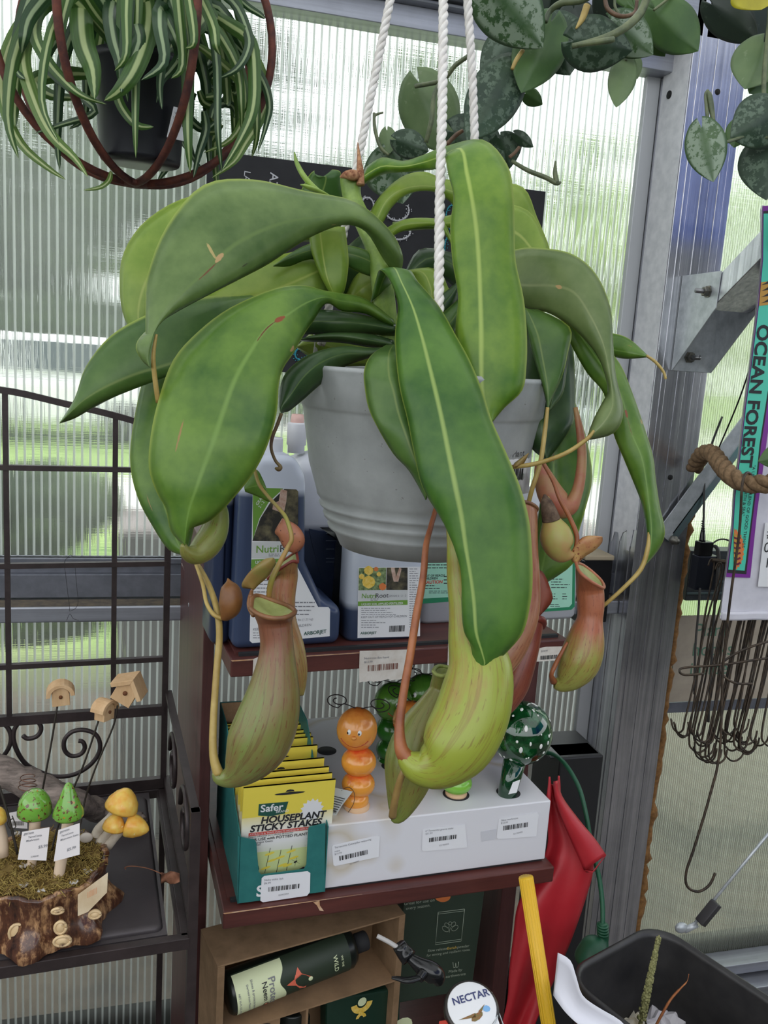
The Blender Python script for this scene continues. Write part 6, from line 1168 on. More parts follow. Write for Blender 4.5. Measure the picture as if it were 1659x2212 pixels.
bird((131, 1500), 30, .1, -.06, 'round', [(124, 1524), (110, 1610), (95, 1690), (83, 1760), (70, 1830)], 'rounded-roof wooden birdhouse pick, the left one of three')
bird((226, 1535), 27, .9, .05, 'round', [(213, 1556), (185, 1640), (160, 1700), (130, 1770), (108, 1850)], 'small wooden birdhouse pick turned sideways, the middle one of three')
bird((276, 1490), 38, -.25, .5, 'gable', [(254, 1524), (245, 1568), (214, 1640), (195, 1690), (182, 1735), (170, 1800)], 'gable-roofed wooden birdhouse pick, the right and largest of three')
b = MB(); b.tube(cr_spline([W(x, y, dmz-.03) for x, y in ((-30, 1620), (0, 1705), (20, 1770), (38, 1845))], 4), .002, 6); b.tube(cr_spline([W(x, y, dmz-.03) for x, y in ((28, 1768), (16, 1776), (22, 1790), (34, 1786), (26, 1762))], 3), .0008, 5); b.build('metal_pick', m_bw, label='dark metal pick leaning in at the left edge above the stump planter', cat='stake')
# ================================================================= AROUND THE METAL POST, RIGHT
m_thread = mat('bolt_steel', srgb(140, 140, 142), .35, .9, bump=1, bs=900, sc3=None); m_nut = mat('nut_steel', srgb(104, 106, 104), .45, .8, srgb(134, 130, 118), 90)
xA = hitY(1472, 600, YP).x; xB = hitY(1532, 800, YP).x
zT = hitY(1472, 596, YP).z; zB = hitY(1448, 800, YP).z
pe = hitX(1557, 592, xA); pe2 = hitX(1546, 665, xA)
BK = thing('brace_bracket', (xA, YP-.03, zB), 'galvanised steel bracket bolted on the front of the metal post', 'bracket')
th = .0025
b = MB(); b.slab([(xA, YP, zT), (xA, pe.y, zT), (xA, pe2.y, pe2.z), (xA, YP-.006, zB), (xA, YP, zB)], (th, 0, 0)); b.slab([(xB, YP, zT), (xB, pe.y, zT), (xB, pe2.y, pe2.z), (xB, YP-.006, zB), (xB, YP, zB)], (th, 0, 0)); b.box((xA, YP-.004, zB), (xB+th, YP-.0005, zT)); b.build('plate', m_galv, BK, bevel=.0008)
def bolt(p, d, L_, parent, rr_=.0052):
    d = V(d); b = MB(); b.tube([p, p+d*L_], rr_, 14); b.build('threaded_rod', m_thread, parent); b = MB(); b.lathe(p, [(.0001, .001), (.0135, .001), (.0135, .0028), (.0105, .003), (.0105, .011), (.0088, .0125), (.0001, .0125)], 6, Z=d); o = b.build('nut', m_nut, parent)
    for q in o.data.polygons: q.use_smooth = False
bolt(hitX(1530, 630, xA), (-1, 0, 0), .030, BK); bolt(hitY(1489, 772, YP-.004), (0, -1, 0), .038, BK)
p0 = hitX(1540, 636, xA+.003); p1 = hitX(1659, 512, xA+.003); dr = (p1-p0).normalized(); p2 = p0+dr*.9; wx = xB-xA-.004; off = V((wx/2, 0, 0))
b = MB(); b.bar(p0+off-dr*.02, p2+off, wx, .048, up=(1, 0, 0)) if False else b.bar(p0+off-dr*.02, p2+off, wx, .050, up=(0, 0, 1)); b.build('brace_bar', m_alu, label='aluminium brace bar rising from the bracket out of the right edge', cat='brace', bevel=.0015)
# lower brace: angle bar crossing the post
q0 = hitY(1432, 1158, YP-.012); q1 = hitY(1612, 915, YP-.012); d_ = (q1-q0).normalized(); n_ = V((-d_.z, 0, d_.x)); Lq = (q1-q0).length
BL = thing('lower_brace', q0, 'grey angle-iron brace crossing the post low down, behind the thick rope', 'brace')
b = MB(); b.slab([q0+n_*.019, q0-n_*.019, q1+d_*.25-n_*.019, q1+d_*.25+n_*.019], (0, .003, 0)); b.build('face', m_galv, BL)
b = MB(); b.slab([q0-n_*.019+d_*.02, q0-n_*.019+d_*.02+V((.006, .03, -.006))*1, q1+d_*.25-n_*.019+V((.006, .03, -.006)), q1+d_*.25-n_*.019], n_*.003); b.slab([q0-n_*.019+V((0, .001, 0)), q0-n_*.036+V((0, .001, 0)), q1+d_*.25-n_*.036+V((0, .001, 0)), q1+d_*.25-n_*.019+V((0, .001, 0))], (0, .002, 0)); b.build('flange', mat('dull_steel', srgb(130, 140, 146), .4, .8, srgb(110, 150, 150), 12), BL)
b = MB(); b.lathe(hitY(1453, 1166, YP-.014), [(.0001, 0), (.011, 0), (.011, .009), (.007, .010), (.007, .02)], 6, Z=(0, -1, 0)); b.build('nut', m_nut, BL)
# thick hemp rope
m_hemp = mat('hemp_rope', srgb(116, 92, 66), .95, 0, srgb(150, 122, 92), 120, bump=1, bs=700, dist=.002)
rope([W(1500, 1010, 1.95), W(1516, 982, 1.88), W(1538, 978, 1.82), W(1556, 1002, 1.76), W(1586, 1034, 1.68), W(1630, 1046, 1.64), W(1690, 1034, 1.60), W(1800, 960, 1.56)], .0178, m_hemp, None, .085, 'hemp_rope', 10, label='thick brown twisted rope sagging out of the right edge beside the post', cat='rope')
b = MB(); b.tube(cr_spline([W(x, y, d_) for x, y, d_ in ((1655, 640, 1.7), (1634, 735, 1.72), (1618, 800, 1.74), (1590, 880, 1.78), (1545, 985, 1.84))], 4), .0018, 6); b.build('black_wire', m_wire, label='thin black wire running down to the thick rope', cat='wire')
# long hook over the rope and the bundle of hooks
def pts_px(P): return cr_spline([W(*p) for p in P], 5)
m_hk = mat('hook_wire', srgb(52, 46, 42), .5, .5, srgb(86, 72, 58), 60)
b = MB(); b.tube(pts_px([(1622, 1066, 1.70), (1624, 1030, 1.66), (1612, 1022, 1.62), (1603, 1050, 1.60), (1597, 1150, 1.62), (1578, 1290, 1.64), (1562, 1440, 1.66), (1555, 1620, 1.66), (1533, 1720, 1.66), (1500, 1830, 1.66), (1482, 1885, 1.66), (1485, 1915, 1.66), (1508, 1926, 1.66), (1532, 1912, 1.66), (1545, 1886, 1.66)]), .0026, 8)
b.build('plant_hook', m_hk, label='long single wire plant hook hanging from the thick rope, lowest of the hooks', cat='hook')
rnd = random.Random(21)
for i in range(30):
    u = i/29; tx = 1545+170*u+rnd.uniform(-14, 14); bx = 1484+150*u+rnd.uniform(-16, 14); by = 1600+rnd.uniform(-34, 34)+(-14 if u > .6 else 0); d0 = 1.88+rnd.uniform(-.04, .04); ty = 1222+rnd.uniform(-12, 10)
    sg = rnd.choice((-1, 1, 1)); r_ = rnd.uniform(14, 24); dd = rnd.uniform(-.02, .02)
    P = [(tx-6, ty+8, d0), (tx, ty-6, d0), (tx+7, ty+8, d0), (tx*.66+bx*.34, ty*.66+by*.34, d0), (tx*.3+bx*.7, ty*.3+by*.7, d0), (bx, by-14, d0), (bx+sg*r_*.35, by+10, d0+dd*.4), (bx+sg*r_, by+16, d0+dd), (bx+sg*r_*1.7, by+6, d0+dd*1.4), (bx+sg*r_*2, by-14, d0+dd*1.7)]
    b = MB(); b.tube(cr_spline([W(*p) for p in P], 4), .0021, 6); b.build('plant_hook', m_hk, label='dark wire plant hook in the tangled bunch below the soil bag', cat='hook', group='bunch of wire plant hooks')
b = MB(); b.tube(pts_px([(1520, 1455, 1.70), (1480, 1458, 1.70), (1468, 1450, 1.71), (1480, 1442, 1.72), (1560, 1436, 1.71), (1640, 1424, 1.70), (1680, 1420, 1.7)]), .0024, 7); b.build('plant_hook', m_hk, label='wire hook lying level across the bunch', cat='hook')
b = MB(); b.tube(pts_px([(1625, 1477, 1.70), (1590, 1476, 1.70), (1565, 1462, 1.70), (1556, 1440, 1.71), (1575, 1420, 1.71), (1620, 1398, 1.70), (1680, 1380, 1.7)]), .0024, 7); b.build('plant_hook', m_hk, label='wire hook looping level across the right of the bunch', cat='hook')
# rail the bunch hangs on
b = MB(); b.tube([W(1538, 1210, 1.88), W(1760, 1240, 1.86)], .005, 8); b.build('hook_rail', m_hk, label='dark rail behind the soil bag that the wire hooks hang on', cat='rail')
# soil bag
yG = 1.46
def bp(px, py, l=0): q = hitY(px, py, yG); return V((q.x, yG-l, q.z))
m_bagw = mat('white_poly_bag', srgb(224, 222, 230), .35, 0, srgb(206, 204, 214), 14, bump=.35, bs=22, dist=.008); m_teal2 = mat('bag_teal', srgb(84, 206, 178), .35, bump=.2, bs=40, dist=.004); m_pur = mat('bag_purple', srgb(128, 50, 150), .4)
SB = thing('soil_bag', bp(1620, 1340), 'white and teal potting soil bag with sideways black lettering at the right edge', 'bag')
le = [(1647, 443), (1646, 560), (1638, 651), (1621, 793), (1609, 880), (1597, 987), (1586, 1072), (1582, 1140), (1568, 1245), (1559, 1320), (1556, 1337)]
rows = []
for x, y in cr_spline([V((x, y, 0)) for x, y in le], 3) and [(p.x, p.y) for p in cr_spline([V((x, y, 0)) for x, y in le], 3)]:
    a = bp(x, y); rows.append([V((a.x+.30*(j/12), yG-.0+.03*(.0 if j else .4)+(-.010*math.sin(j/12*math.pi)), a.z+(-.006*j/12 if y > 1330 else 0))) for j in range(13)])
for r_ in rows:
    for j in range(13): r_[j].y = yG+.002
b = MB(); b.grid(rows); back = [[V((p.x, p.y+.07*math.sin(math.pi*(j/12))**.5+.001, p.z)) for j, p in enumerate(r_)] for r_ in rows]; b.grid([r_[::-1] for r_ in back]); b.build('sack', m_bagw, SB)
b = MB(); b.grid([[bp(1559, 1336)+V((.30*j/12, .001-.004*abs(math.sin(j)), dz)) for j in range(13)] for dz in (.014, .008, .0, -.004)]); b.build('bottom_hem', m_bagw, SB, solid=.002)
b = MB()
def bpoly(P, k, l): b.k = k; b.slab([bp(x, y, l) for x, y in P], (0, .0004, 0))
bpoly([(1647, 445), (1740, 440), (1720, 640), (1668, 860), (1649, 1003), (1635, 1105), (1620, 1248), (1568, 1246), (1582, 1140), (1586, 1072), (1597, 987), (1609, 880), (1621, 793), (1638, 651), (1646, 560)], 1, .001)
bpoly([(1648, 456), (1725, 452), (1705, 640), (1660, 850), (1643, 960), (1637, 1022), (1621, 1151), (1611, 1240), (1570, 1237), (1583, 1140), (1587, 1072), (1598, 987), (1610, 880), (1622, 793), (1639, 651), (1647, 560)], 2, .0016)
bpoly([(1648, 462), (1720, 458), (1700, 640), (1656, 850), (1639, 960), (1633, 1022), (1617, 1151), (1607, 1232), (1572, 1230), (1583, 1140), (1587, 1072), (1598, 987), (1610, 880), (1622, 793), (1639, 651), (1647, 560)], 0, .0022)
bpoly([(1642, 610), (1690, 604), (1684, 655), (1638, 661)], 3, .0028)
xd = (bp(1600, 985)-bp(1635, 712)).normalized(); yd = V((-xd.z, 0, xd.x)); 
b.text('OCEAN FOREST', bp(1636, 700, .003), xd, yd, .0385, 2, fat=.03) 
b.text('"A UNIQUE BLEND OF GOOD THINGS', bp(1624, 1004, .003), xd, yd, .0098, 2); b.text('FROM EARTH & SEA"', bp(1612, 1018, .003), xd, yd, .0098, 2)
for i in range(4): b.k = 2; b.slab([bp(x, y, .0032) for x, y in ((1650, 612+i*13), (1659, 606+i*13), (1664, 612+i*13), (1642, 616+i*13))], (0, .0002, 0))
c0 = (1588, 1186)
b.k = 4; b.slab([bp(c0[0]-6+24*math.cos(t)*(.9 if i % 2 else 1), c0[1]+46*math.sin(t)*(.9 if i % 2 else 1), .003) for i, t in enumerate([-1.5+3.0*j/24 for j in range(25)])], (0, .0002, 0))
b.k = 3; b.slab([bp(c0[0]-6+14*math.cos(t), c0[1]+36*math.sin(t), .0036) for t in [-1.5+3.0*j/16 for j in range(17)]], (0, .0002, 0))
b.k = 5
for i in range(6): y = 1158+i*11; b.slab([bp(x_, y_, .0040) for x_, y_ in ((1583, y), (1590, y+3), (1596, y), (1598, y+4), (1590, y+7), (1583, y+4))], (0, .0002, 0))
b.build('printing', [m_teal2, m_pur, m_ink, mat('bag_ochre', srgb(198, 150, 66), .5), m_or, mat('bag_maroon', srgb(110, 30, 60), .5)], SB)
b = MB(); b.slab([bp(x, y, .0045) for x, y in ((1650, 1128), (1730, 1130), (1728, 1268), (1634, 1266))], (0, .0006, 0)); b.k = 1; b.text('#', bp(1652, 1160, .0052), (1, 0, .05), (0, 0, 1), .03, 1); b.text('0', bp(1645, 1192, .0052), (1, 0, .05), (0, 0, 1), .03, 1); b.text('1.', bp(1646, 1225, .0052), (1, 0, .05), (0, 0, 1), .03, 1); b.build('handwritten_note', [m_paper, m_ink], SB, label='white paper note with handwritten figures')
# power adapter and cables, dark crate, cardboard sign
def yb2(px, py, Y): return hitY(px, py, Y)
a = hitY(1500, 1198, 1.70); c = hitY(1531, 1270, 1.70); AD = thing('power_adapter', (a.x, 1.69, c.z), 'black power adapter with a cable hanging right of the post', 'adapter')
b = MB(); b.box((a.x, 1.68, c.z), (c.x+.004, 1.71, a.z)); b.build('case', mat('navy_black_plastic', srgb(22, 26, 38), .35), AD, bevel=.002)
e0 = hitY(1505, 1168, 1.70); e1 = hitY(1529, 1198, 1.70); b = MB(); b.box((e0.x, 1.683, e1.z), (e1.x, 1.707, e0.z)); b.build('plug', m_gb, AD, bevel=.002)
b = MB(); dd = depth(e0); pxtube(b, [(1517, 1170, dd, 7), (1518, 1150, dd, 5), (1519, 1140, dd, 3), (1520, 1120, dd, 2.4), (1526, 1000, dd, 2.4), (1560, 900, dd, 2.4)], 8); 
for i in range(5): b.lathe(W(1518.5, 1146-i*5, dd), [(.0001, -.001), (.0052-.0005*i, -.001), (.0052-.0005*i, .001), (.0001, .001)], 12)
b.build('cable', m_gb, AD)
b = MB(); pxtube(b, [(1512, 1270, dd, 2.5), (1508, 1330, dd, 2.5), (1502, 1400, dd, 2.5), (1500, 1500, dd, 2.5)], 6); pxtube(b, [(1530, 1185, dd, 2.5), (1545, 1180, dd, 4), (1552, 1200, dd, 4), (1548, 1260, dd, 3.5), (1542, 1330, dd, 3), (1536, 1450, dd, 3), (1530, 1560, dd, 3)], 6); pxtube(b, [(1533, 1180, dd, 2), (1552, 1166, dd, 2), (1575, 1168, dd, 2), (1600, 1190, dd, 2)], 6); b.build('looped_cable', mat('grey_cable', srgb(70, 68, 66), .5), AD)
a = hitY(1489, 1188, 1.80); c = hitY(1580, 1294, 1.80); b = MB(); b.box((a.x, 1.79, c.z), (c.x, 1.84, a.z)); b.k = 1; b.box((a.x, 1.787, c.z+.045), (c.x, 1.7895, c.z+.052)); b.box((a.x, 1.787, c.z+.016), (c.x, 1.7895, c.z+.022))
b.build('dark_crate', [mat('crate_dark', srgb(40, 44, 48), .4, 0, srgb(66, 72, 76), 18), mat('crate_band', srgb(74, 92, 90), .5)], label='dark plastic crate standing behind the power adapter', cat='crate', bevel=.002)
a = hitY(1466, 1330, 1.835); c = hitY(1460, 1515, 1.835); sw = .42
SG = thing('cardboard_sign', (a.x, 1.83, c.z), 'beige cardboard sign with faded green handwriting behind the wire hooks', 'sign')
b = MB(); b.box((a.x, 1.832, c.z), (a.x+sw, 1.836, a.z)); b.build('board', mat('beige_card', srgb(164, 152, 136), .8, 0, srgb(182, 170, 152), 12), SG)
b = MB(); m_gi = mat('faded_green_ink', srgb(92, 130, 108), .8)
for j, t_ in enumerate(('Plant', 'hooks', 'inside')): b.text(t_, (a.x+.05, 1.8312, a.z-.055-.052*j), (1, 0, 0), (0, 0, 1), .05)
b.build('handwriting', m_gi, SG)
a2_ = hitY(1440, 1516, 1.845); b = MB(); b.box((xpr, 1.838, a2_.z-.028), (2.4, 1.848, a2_.z)); b.build('trim_10', mat('dull_rail', srgb(112, 115, 124), .5, .6), kind='structure')
# steel cable with black sleeve
ca, cb2 = W(1780, 1655, 1.55), W(1488, 2010, 1.55)
CA = thing('steel_cable', cb2, 'thin steel cable with a black rubber sleeve above the waste bin', 'cable'); dv = (ca-cb2)
b = MB(); b.tube([cb2+dv*.05, cb2+dv*.5, ca], .0028, 8); b.build('wire', m_galv, CA)
b = MB(); b.tube([W(1512, 1994, 1.54), W(1548, 1950, 1.54)], .0165, 4, flat=.7); b.build('sleeve', mat('black_rubber', srgb(52, 50, 52), .6), CA, bevel=.002)
b = MB(); b.ell(W(1472, 2004, 1.55), (.013, .008, .010), 12, 8); b.tube([W(1478, 2010, 1.55), W(1506, 1996, 1.55)], .006, 8); b.build('end_clamp', m_galv, CA)

# ---- red vinyl, yellow pole, green cord, black device
m_redv = mat('red_vinyl', srgb(176, 36, 46), .42, 0, srgb(190, 50, 58), 6, bump=.25, bs=14, dist=.01)
RV = thing('red_vinyl_sheet', W(1170, 2300, 1.50), 'red vinyl sheet hanging in folds beside the shelf, behind the yellow pole', 'cloth')
rowsd = [(1694, 1185, 1196), (1730, 1184, 1214), (1780, 1184, 1244), (1830, 1182, 1275), (1880, 1160, 1281), (1950, 1120, 1262), (2030, 1108, 1234), (2100, 1100, 1205), (2160, 1096, 1178), (2230, 1080, 1150), (2330, 1060, 1120)]
rr2 = cr_spline([V(r_) for r_ in rowsd], 4); b = MB()
b.grid([[W(r_.y+(r_.z-r_.y)*j/20, r_.x, 1.52+.005*math.sin(j*.55+r_.x*.004)+.012*math.sin(j*.22+r_.x*.011)) for j in range(21)] for r_ in rr2]); b.build('sheet', m_redv, RV, solid=.0015)
b = MB(); L0 = cr_spline([V((x, y, 0)) for x, y in ((1196, 1688), (1200, 1730), (1218, 1780), (1240, 1830), (1262, 1880))], 4); R0_ = cr_spline([V((x, y, 0)) for x, y in ((1206, 1686), (1214, 1720), (1250, 1770), (1285, 1812), (1309, 1847))], 4)
b.grid([[W(l.x+(q.x-l.x)*j/8, l.y+(q.y-l.y)*j/8, 1.49-.012*math.sin(j/8*math.pi)) for j in range(9)] for l, q in zip(L0, R0_)]); b.grid([[W(x, y, d) for x, y, d in r_] for r_ in (((1262, 1880, 1.49), (1280, 1884, 1.487), (1309, 1847, 1.49)), ((1268, 1884, 1.51), (1286, 1880, 1.508), (1306, 1850, 1.51)))]); b.build('folded_cuff', mat('red_vinyl_cuff', srgb(168, 34, 44), .42, 0, srgb(184, 46, 54), 8), RV, solid=.0015)
for x, y in ((1187, 1690), (1207, 1688)): b = MB(); pxtube(b, [(x, y-12, 1.50, 2), (x, y+10, 1.50, 4), (x-3, y+50, 1.50, 7)], 8); b.build('tie_end', m_redv, RV)
m_yp = NT('yellow_pole_paint'); m_yp = m_yp.done(m_yp.bsdf(srgb(232, 186, 44), .4))
b = MB(); b.tube([W(1136, 1895, 1.345), W(1194, 2270, 1.345), W(1260, 2700, 1.345)], .0108, 24)
for i in range(13):
    a = i/13*6.283
b.build('yellow_pole', m_yp, label='ribbed yellow pole leaning in front of the red vinyl sheet', cat='pole')
b = MB(); 
def perp(p0_, p1_, a, r_): d = (p1_-p0_).normalized(); x = d.cross(V((0, 1, 0))).normalized(); y = d.cross(x); return x*(r_*math.cos(a))+y*(r_*math.sin(a))
pa, pb = W(1136, 1895, 1.345), W(1260, 2700, 1.345); RBG = bpy.data.objects['yellow_pole']
for i in range(16): o = perp(pa, pb, i*6.283/16, .0107); b.tube([pa+o, pb+o], .0011, 4)
b.build('grip_ribs', m_yp, RBG)
m_gc = mat('green_cord', srgb(26, 84, 58), .45); GC = thing('extension_cord', W(1285, 2090, 1.5), 'green extension cord dropping to a round green plug between the red vinyl and the post', 'cord')
b = MB(); b.tube(pts_px([(1176, 1626, 1.66), (1196, 1630, 1.64), (1222, 1652, 1.60), (1250, 1700, 1.57), (1266, 1760, 1.55), (1278, 1830, 1.54), (1294, 1895, 1.53), (1301, 1950, 1.52), (1302, 2000, 1.51)]), .0042, 8); b.build('cord', m_gc, GC)
b = MB(); pxtube(b, [(1302, 1994, 1.51, 9), (1302, 2010, 1.51, 11), (1304, 2022, 1.51, 11), (1302, 2030, 1.51, 14), (1292, 2045, 1.51, 34), (1288, 2066, 1.51, 44), (1284, 2084, 1.51, 42), (1280, 2100, 1.51, 20)], 24); b.build('plug', m_gc, GC)
b = MB()
for i in range(4): b.lathe(W(1302, 1999+i*6, 1.51), [(.0001, -.0012), (.0105, -.0012), (.0105, .0012), (.0001, .0012)], 16)
b.build('strain_relief', m_gc, GC)
a = hitY(1184, 1640, 1.67); c = hitY(1282, 1757, 1.67); zdv = W(1230, 1757, 1.72).z; b = MB(); b.box((a.x+.004, 1.67, zdv), (c.x, 1.73, a.z)); b.build('black_device', mat('black_gloss_plastic', (.012, .012, .014), .25), label='black plastic device standing behind the glass mushroom', cat='device', bevel=.02)
# black equipment behind the cord
a = hitY(1235, 1700, 1.70); c = hitY(1318, 2200, 1.70); b = MB(); b.box((hitY(1180, 1757, 1.7).x, 1.66, ZF), (min(c.x, xpl-.06), 1.80, W(1230, 1757, 1.72).z)); b.build('black_board', mat('black_board', (.02, .02, .022), .5), label='black board standing behind the green cord, left of the post', cat='board', bevel=.004)

# ---- waste bin with rubbish
zr = W(1420, 2004, 1.46).z; B0 = hitZ(1418, 1996, zr); B1 = hitZ(1222, 2104, zr); B2 = hitZ(1664, 2170, zr)
m_bin = mat('black_bin_plastic', (.022, .021, .022), .42, 0, (.034, .032, .032), 30)
WBN = thing('waste_bin', (B0+(B1-B0)*.5+(B2-B0)*.5)*1 - V((0, 0, zr-ZF)), 'black rectangular waste bin holding paper and dead plants, bottom right corner', 'waste bin')
e1_ = (B1-B0); e2_ = (B2-B0); l1 = e1_.length; l2 = max(e2_.length, .28); e1_ = e1_.normalized(); e2_ = V((-e1_.y, e1_.x, 0)); e2_ = e2_ if e2_.dot(B2-B0) > 0 else -e2_
def binpt(u, v, z): return B0+e1_*u+e2_*v+V((0, 0, z-zr))
def ringb(s_, z, rad): c_ = (l1/2, l2/2); return [binpt(c_[0]+(x-c_[0])*s_, c_[1]+(y-c_[1])*s_, z) for x, y in rr(0, l1, 0, l2, rad, 6)]
def loop(b, rings):
    n = len(rings[0]); P = [p for r_ in rings for p in r_]; b._a(P, [(i*n+j, i*n+(j+1) % n, (i+1)*n+(j+1) % n, (i+1)*n+j) for i in range(len(rings)-1) for j in range(n)], smooth=True)
b = MB(); loop(b, [ringb(.80, ZF, .04), ringb(1.0, zr-.02, .05), ringb(1.035, zr-.018, .05), ringb(1.04, zr, .05), ringb(1.0, zr+.002, .05), ringb(.975, zr-.01, .05), ringb(.80, ZF+.02, .04)]); b._a(ringb(.80, ZF+.02, .04), [tuple(range(28))]); b.build('shell', m_bin, WBN)
rnd = random.Random(5)
m_tis = mat('tissue', srgb(226, 222, 228), .8); 
def bz(px, py, dz): return hitZ(px, py, zr-dz)
P1 = [(1205, 2058), (1232, 2075), (1245, 2112), (1258, 2150), (1290, 2175), (1340, 2205), (1370, 2240)]; P2 = [(1195, 2150), (1205, 2165), (1220, 2185), (1240, 2205), (1265, 2225), (1290, 2245), (1320, 2270)]
b = MB(); b.grid([[W(a_[0]+(c_[0]-a_[0])*j/6, a_[1]+(c_[1]-a_[1])*j/6, 1.30+.012*math.sin(j/6*3)-.004*i) for j in range(7)] for i, (a_, c_) in enumerate(zip([(p.x, p.y) for p in cr_spline([V((x, y, 0)) for x, y in P1], 3)], [(p.x, p.y) for p in cr_spline([V((x, y, 0)) for x, y in P2], 3)]))])
b.build('paper_sheet', mat('bright_paper', srgb(236, 236, 246), .6), label='curling white paper sheet at the left rim of the waste bin', cat='paper', solid=.0006)
def crump(c, r_, seed, n=14):
    rn = random.Random(seed); b = MB(); rows = []
    for i in range(n):
        rows.append([V(c)+V((r_[0]*(2*i/(n-1)-1)+rn.uniform(-.006, .006), r_[1]*(2*j/(n-1)-1)+rn.uniform(-.006, .006), r_[2]*(1-((2*i/(n-1)-1)**2+(2*j/(n-1)-1)**2)*.7)+rn.uniform(-.011, .011))) for j in range(n)])
    b.grid(rows, False); return b
crump(hitZ(1470, 2205, zr-.16), (.07, .06, .03), 3).build('crumpled_tissue', m_tis, label='crumpled white tissue in the waste bin right of the flower spike', cat='tissue', solid=.0006)
crump(hitZ(1350, 2222, zr-.17), (.05, .05, .02), 6).build('crumpled_tissue', mat('stained_tissue', srgb(222, 214, 196), .8), label='cream crumpled paper in the waste bin beside the white sheet', cat='tissue', solid=.0006)
crump(binpt(l1/2, l2/2, zr-.24), (l1*.42, l2*.42, .02), 8, 18).build('plant_scraps', mat('plant_scraps', srgb(60, 66, 36), .9, 0, srgb(120, 96, 58), 60), label='dead leaves and plant scraps at the bottom of the waste bin', cat='plant scraps')
tp, bt = W(1424, 2020, 1.36), W(1386, 2200, 1.36); b = MB(); c = [bt+(tp-bt)*t for t in [i/20 for i in range(-2, 21)]]; b.tube(c, [.0035]*5+[.0045]*10+[.004]*5+[.0022, .0016, .001], 8)
for i in range(260):
    t = rnd.uniform(.0, .97); a = rnd.uniform(0, 6.28); r_ = .0052*(1.15-.7*t); b.ell(bt+(tp-bt)*t+V((r_*math.cos(a), r_*math.sin(a), 0)), (.0021, .0021, .0026), 6, 4)
b.build('flower_spike', mat('spike_green', srgb(112, 112, 68), .8, 0, srgb(150, 148, 100), 200), label='upright pale green flower spike standing in the waste bin', cat='flower spike')
b = MB(); b.tube(cr_spline([W(x, y, 1.34) for x, y in ((1410, 2230), (1425, 2200), (1448, 2160), (1470, 2135), (1484, 2120), (1488, 2104))], 4), [.004]*8+[.0035]*4+[.0022]*4+[.001]*5, 6, flat=.5); b.build('dry_grass_stem', mat('dry_orange_leaf', srgb(134, 76, 40), .7, 0, srgb(176, 112, 66), 70), label='thin dry orange leaf blade leaning in the waste bin', cat='leaf')
# ================================================================= CHALKBOARD ON THE WALL
yC = 1.80
def cp(px, py, l=0): q = hitY(px, py, yC); return V((q.x, yC-l, q.z))
ztl, zbl = cp(448, 324).z, cp(610, 804).z; xl_, xr_ = cp(448, 324).x, cp(1180, 404).x
CBD = thing('chalkboard', (0.5*(xl_+xr_), yC, zbl), 'black chalkboard on the clear wall behind the pitcher plant', 'chalkboard')
b = MB(); b.box((xl_, yC, zbl), (xr_, yC+.012, ztl)); b.build('board', mat('chalkboard_black', srgb(24, 24, 28), .75, 0, srgb(34, 34, 38), 20), CBD, bevel=.001)
m_chalk = mat('white_chalk', srgb(190, 190, 194), .9); m_chb = mat('blue_chalk', srgb(52, 140, 156), .9)
b = MB(); dn = V((-.06, 0, -1)).normalized(); b.text('AZALEAS', cp(584, 372, .0012), dn, (1, 0, -.06), .024, 0, fat=.006); b.build('chalk_word', m_chalk, CBD); b = MB(); b.text('LATTE', cp(528, 368, .0012), dn, (1, 0, -.06), .018, 0)
b.build('chalk_word', m_chalk, CBD)
def chalk_arc(cx, cy, rx, ry, a0, a1, m, w_=.004):
    b = MB(); rn = random.Random(int(cx)); P = [cp(cx+rx*math.cos(R(a)), cy+ry*math.sin(R(a)), .0014) for a in range(a0, a1+1, 12)]
    for p, q in zip(P, P[1:]): b.bar(p, q, .0006, w_, up=(0, 1, 0)) if False else b.tube([p, q], w_/2, 4)
    for i in range(36):
        a = R(rn.uniform(a0, a1)); o = cp(cx+rx*math.cos(a)+rn.uniform(-6, 6), cy+ry*math.sin(a)+rn.uniform(-5, 5), .0012); b.ell(o, (.0012, .0005, .0012), 5, 4)
    return b.build('chalk_stroke', m, CBD)
chalk_arc(793, 445, 14, 18, 150, 420, m_chalk); chalk_arc(858, 455, 25, 22, -30, 200, m_chalk); chalk_arc(862, 500, 24, 18, -60, 130, m_chalk); chalk_arc(975, 470, 12, 26, 90, 400, m_chb, .003); chalk_arc(748, 588, 14, 18, 0, 330, m_chb, .003); chalk_arc(650, 765, 13, 13, 40, 380, m_chb, .004); chalk_arc(640, 752, 20, 8, 180, 340, m_chb, .003); chalk_arc(970, 540, 10, 30, 40, 300, m_chb, .003)

# ================================================================= SPIDER PLANT IN A RUSTY WIRE GLOBE
dS = 1.12; sc_ = W(297, 92, dS); RS = 290*dS/FPX
m_rust = mat('rusty_iron', srgb(70, 40, 38), .7, .2, srgb(112, 60, 44), 60, bump=.5, bs=300)
WG = thing('wire_globe', sc_-V((0, 0, RS)), 'rusty iron wire globe around a potted spider plant, hanging at the top left', 'plant holder')
for az_ in (-78, -30, 22, 76, 118, -118):
    b = MB(); f0 = V((sc_.x, sc_.y, 0)).normalized(); s0 = V((f0.y, -f0.x, 0)); d = -f0*math.cos(R(az_))+s0*math.sin(R(az_)); P = []
    for i in range(28): t = math.pi*(-.5+.86*i/27); P.append(sc_+d*(RS*math.cos(t))+V((0, 0, RS*math.sin(t)*1.0)))
    b.tube(P, .0052, 10); b.build('rib', m_rust, WG)
b = MB(); b.tube([sc_+V((RS*.36*math.cos(a), RS*.36*math.sin(a), RS*.935)) for a in [i*.2618 for i in range(25)]], .005, 8, cap=False); b.build('top_ring', m_rust, WG)
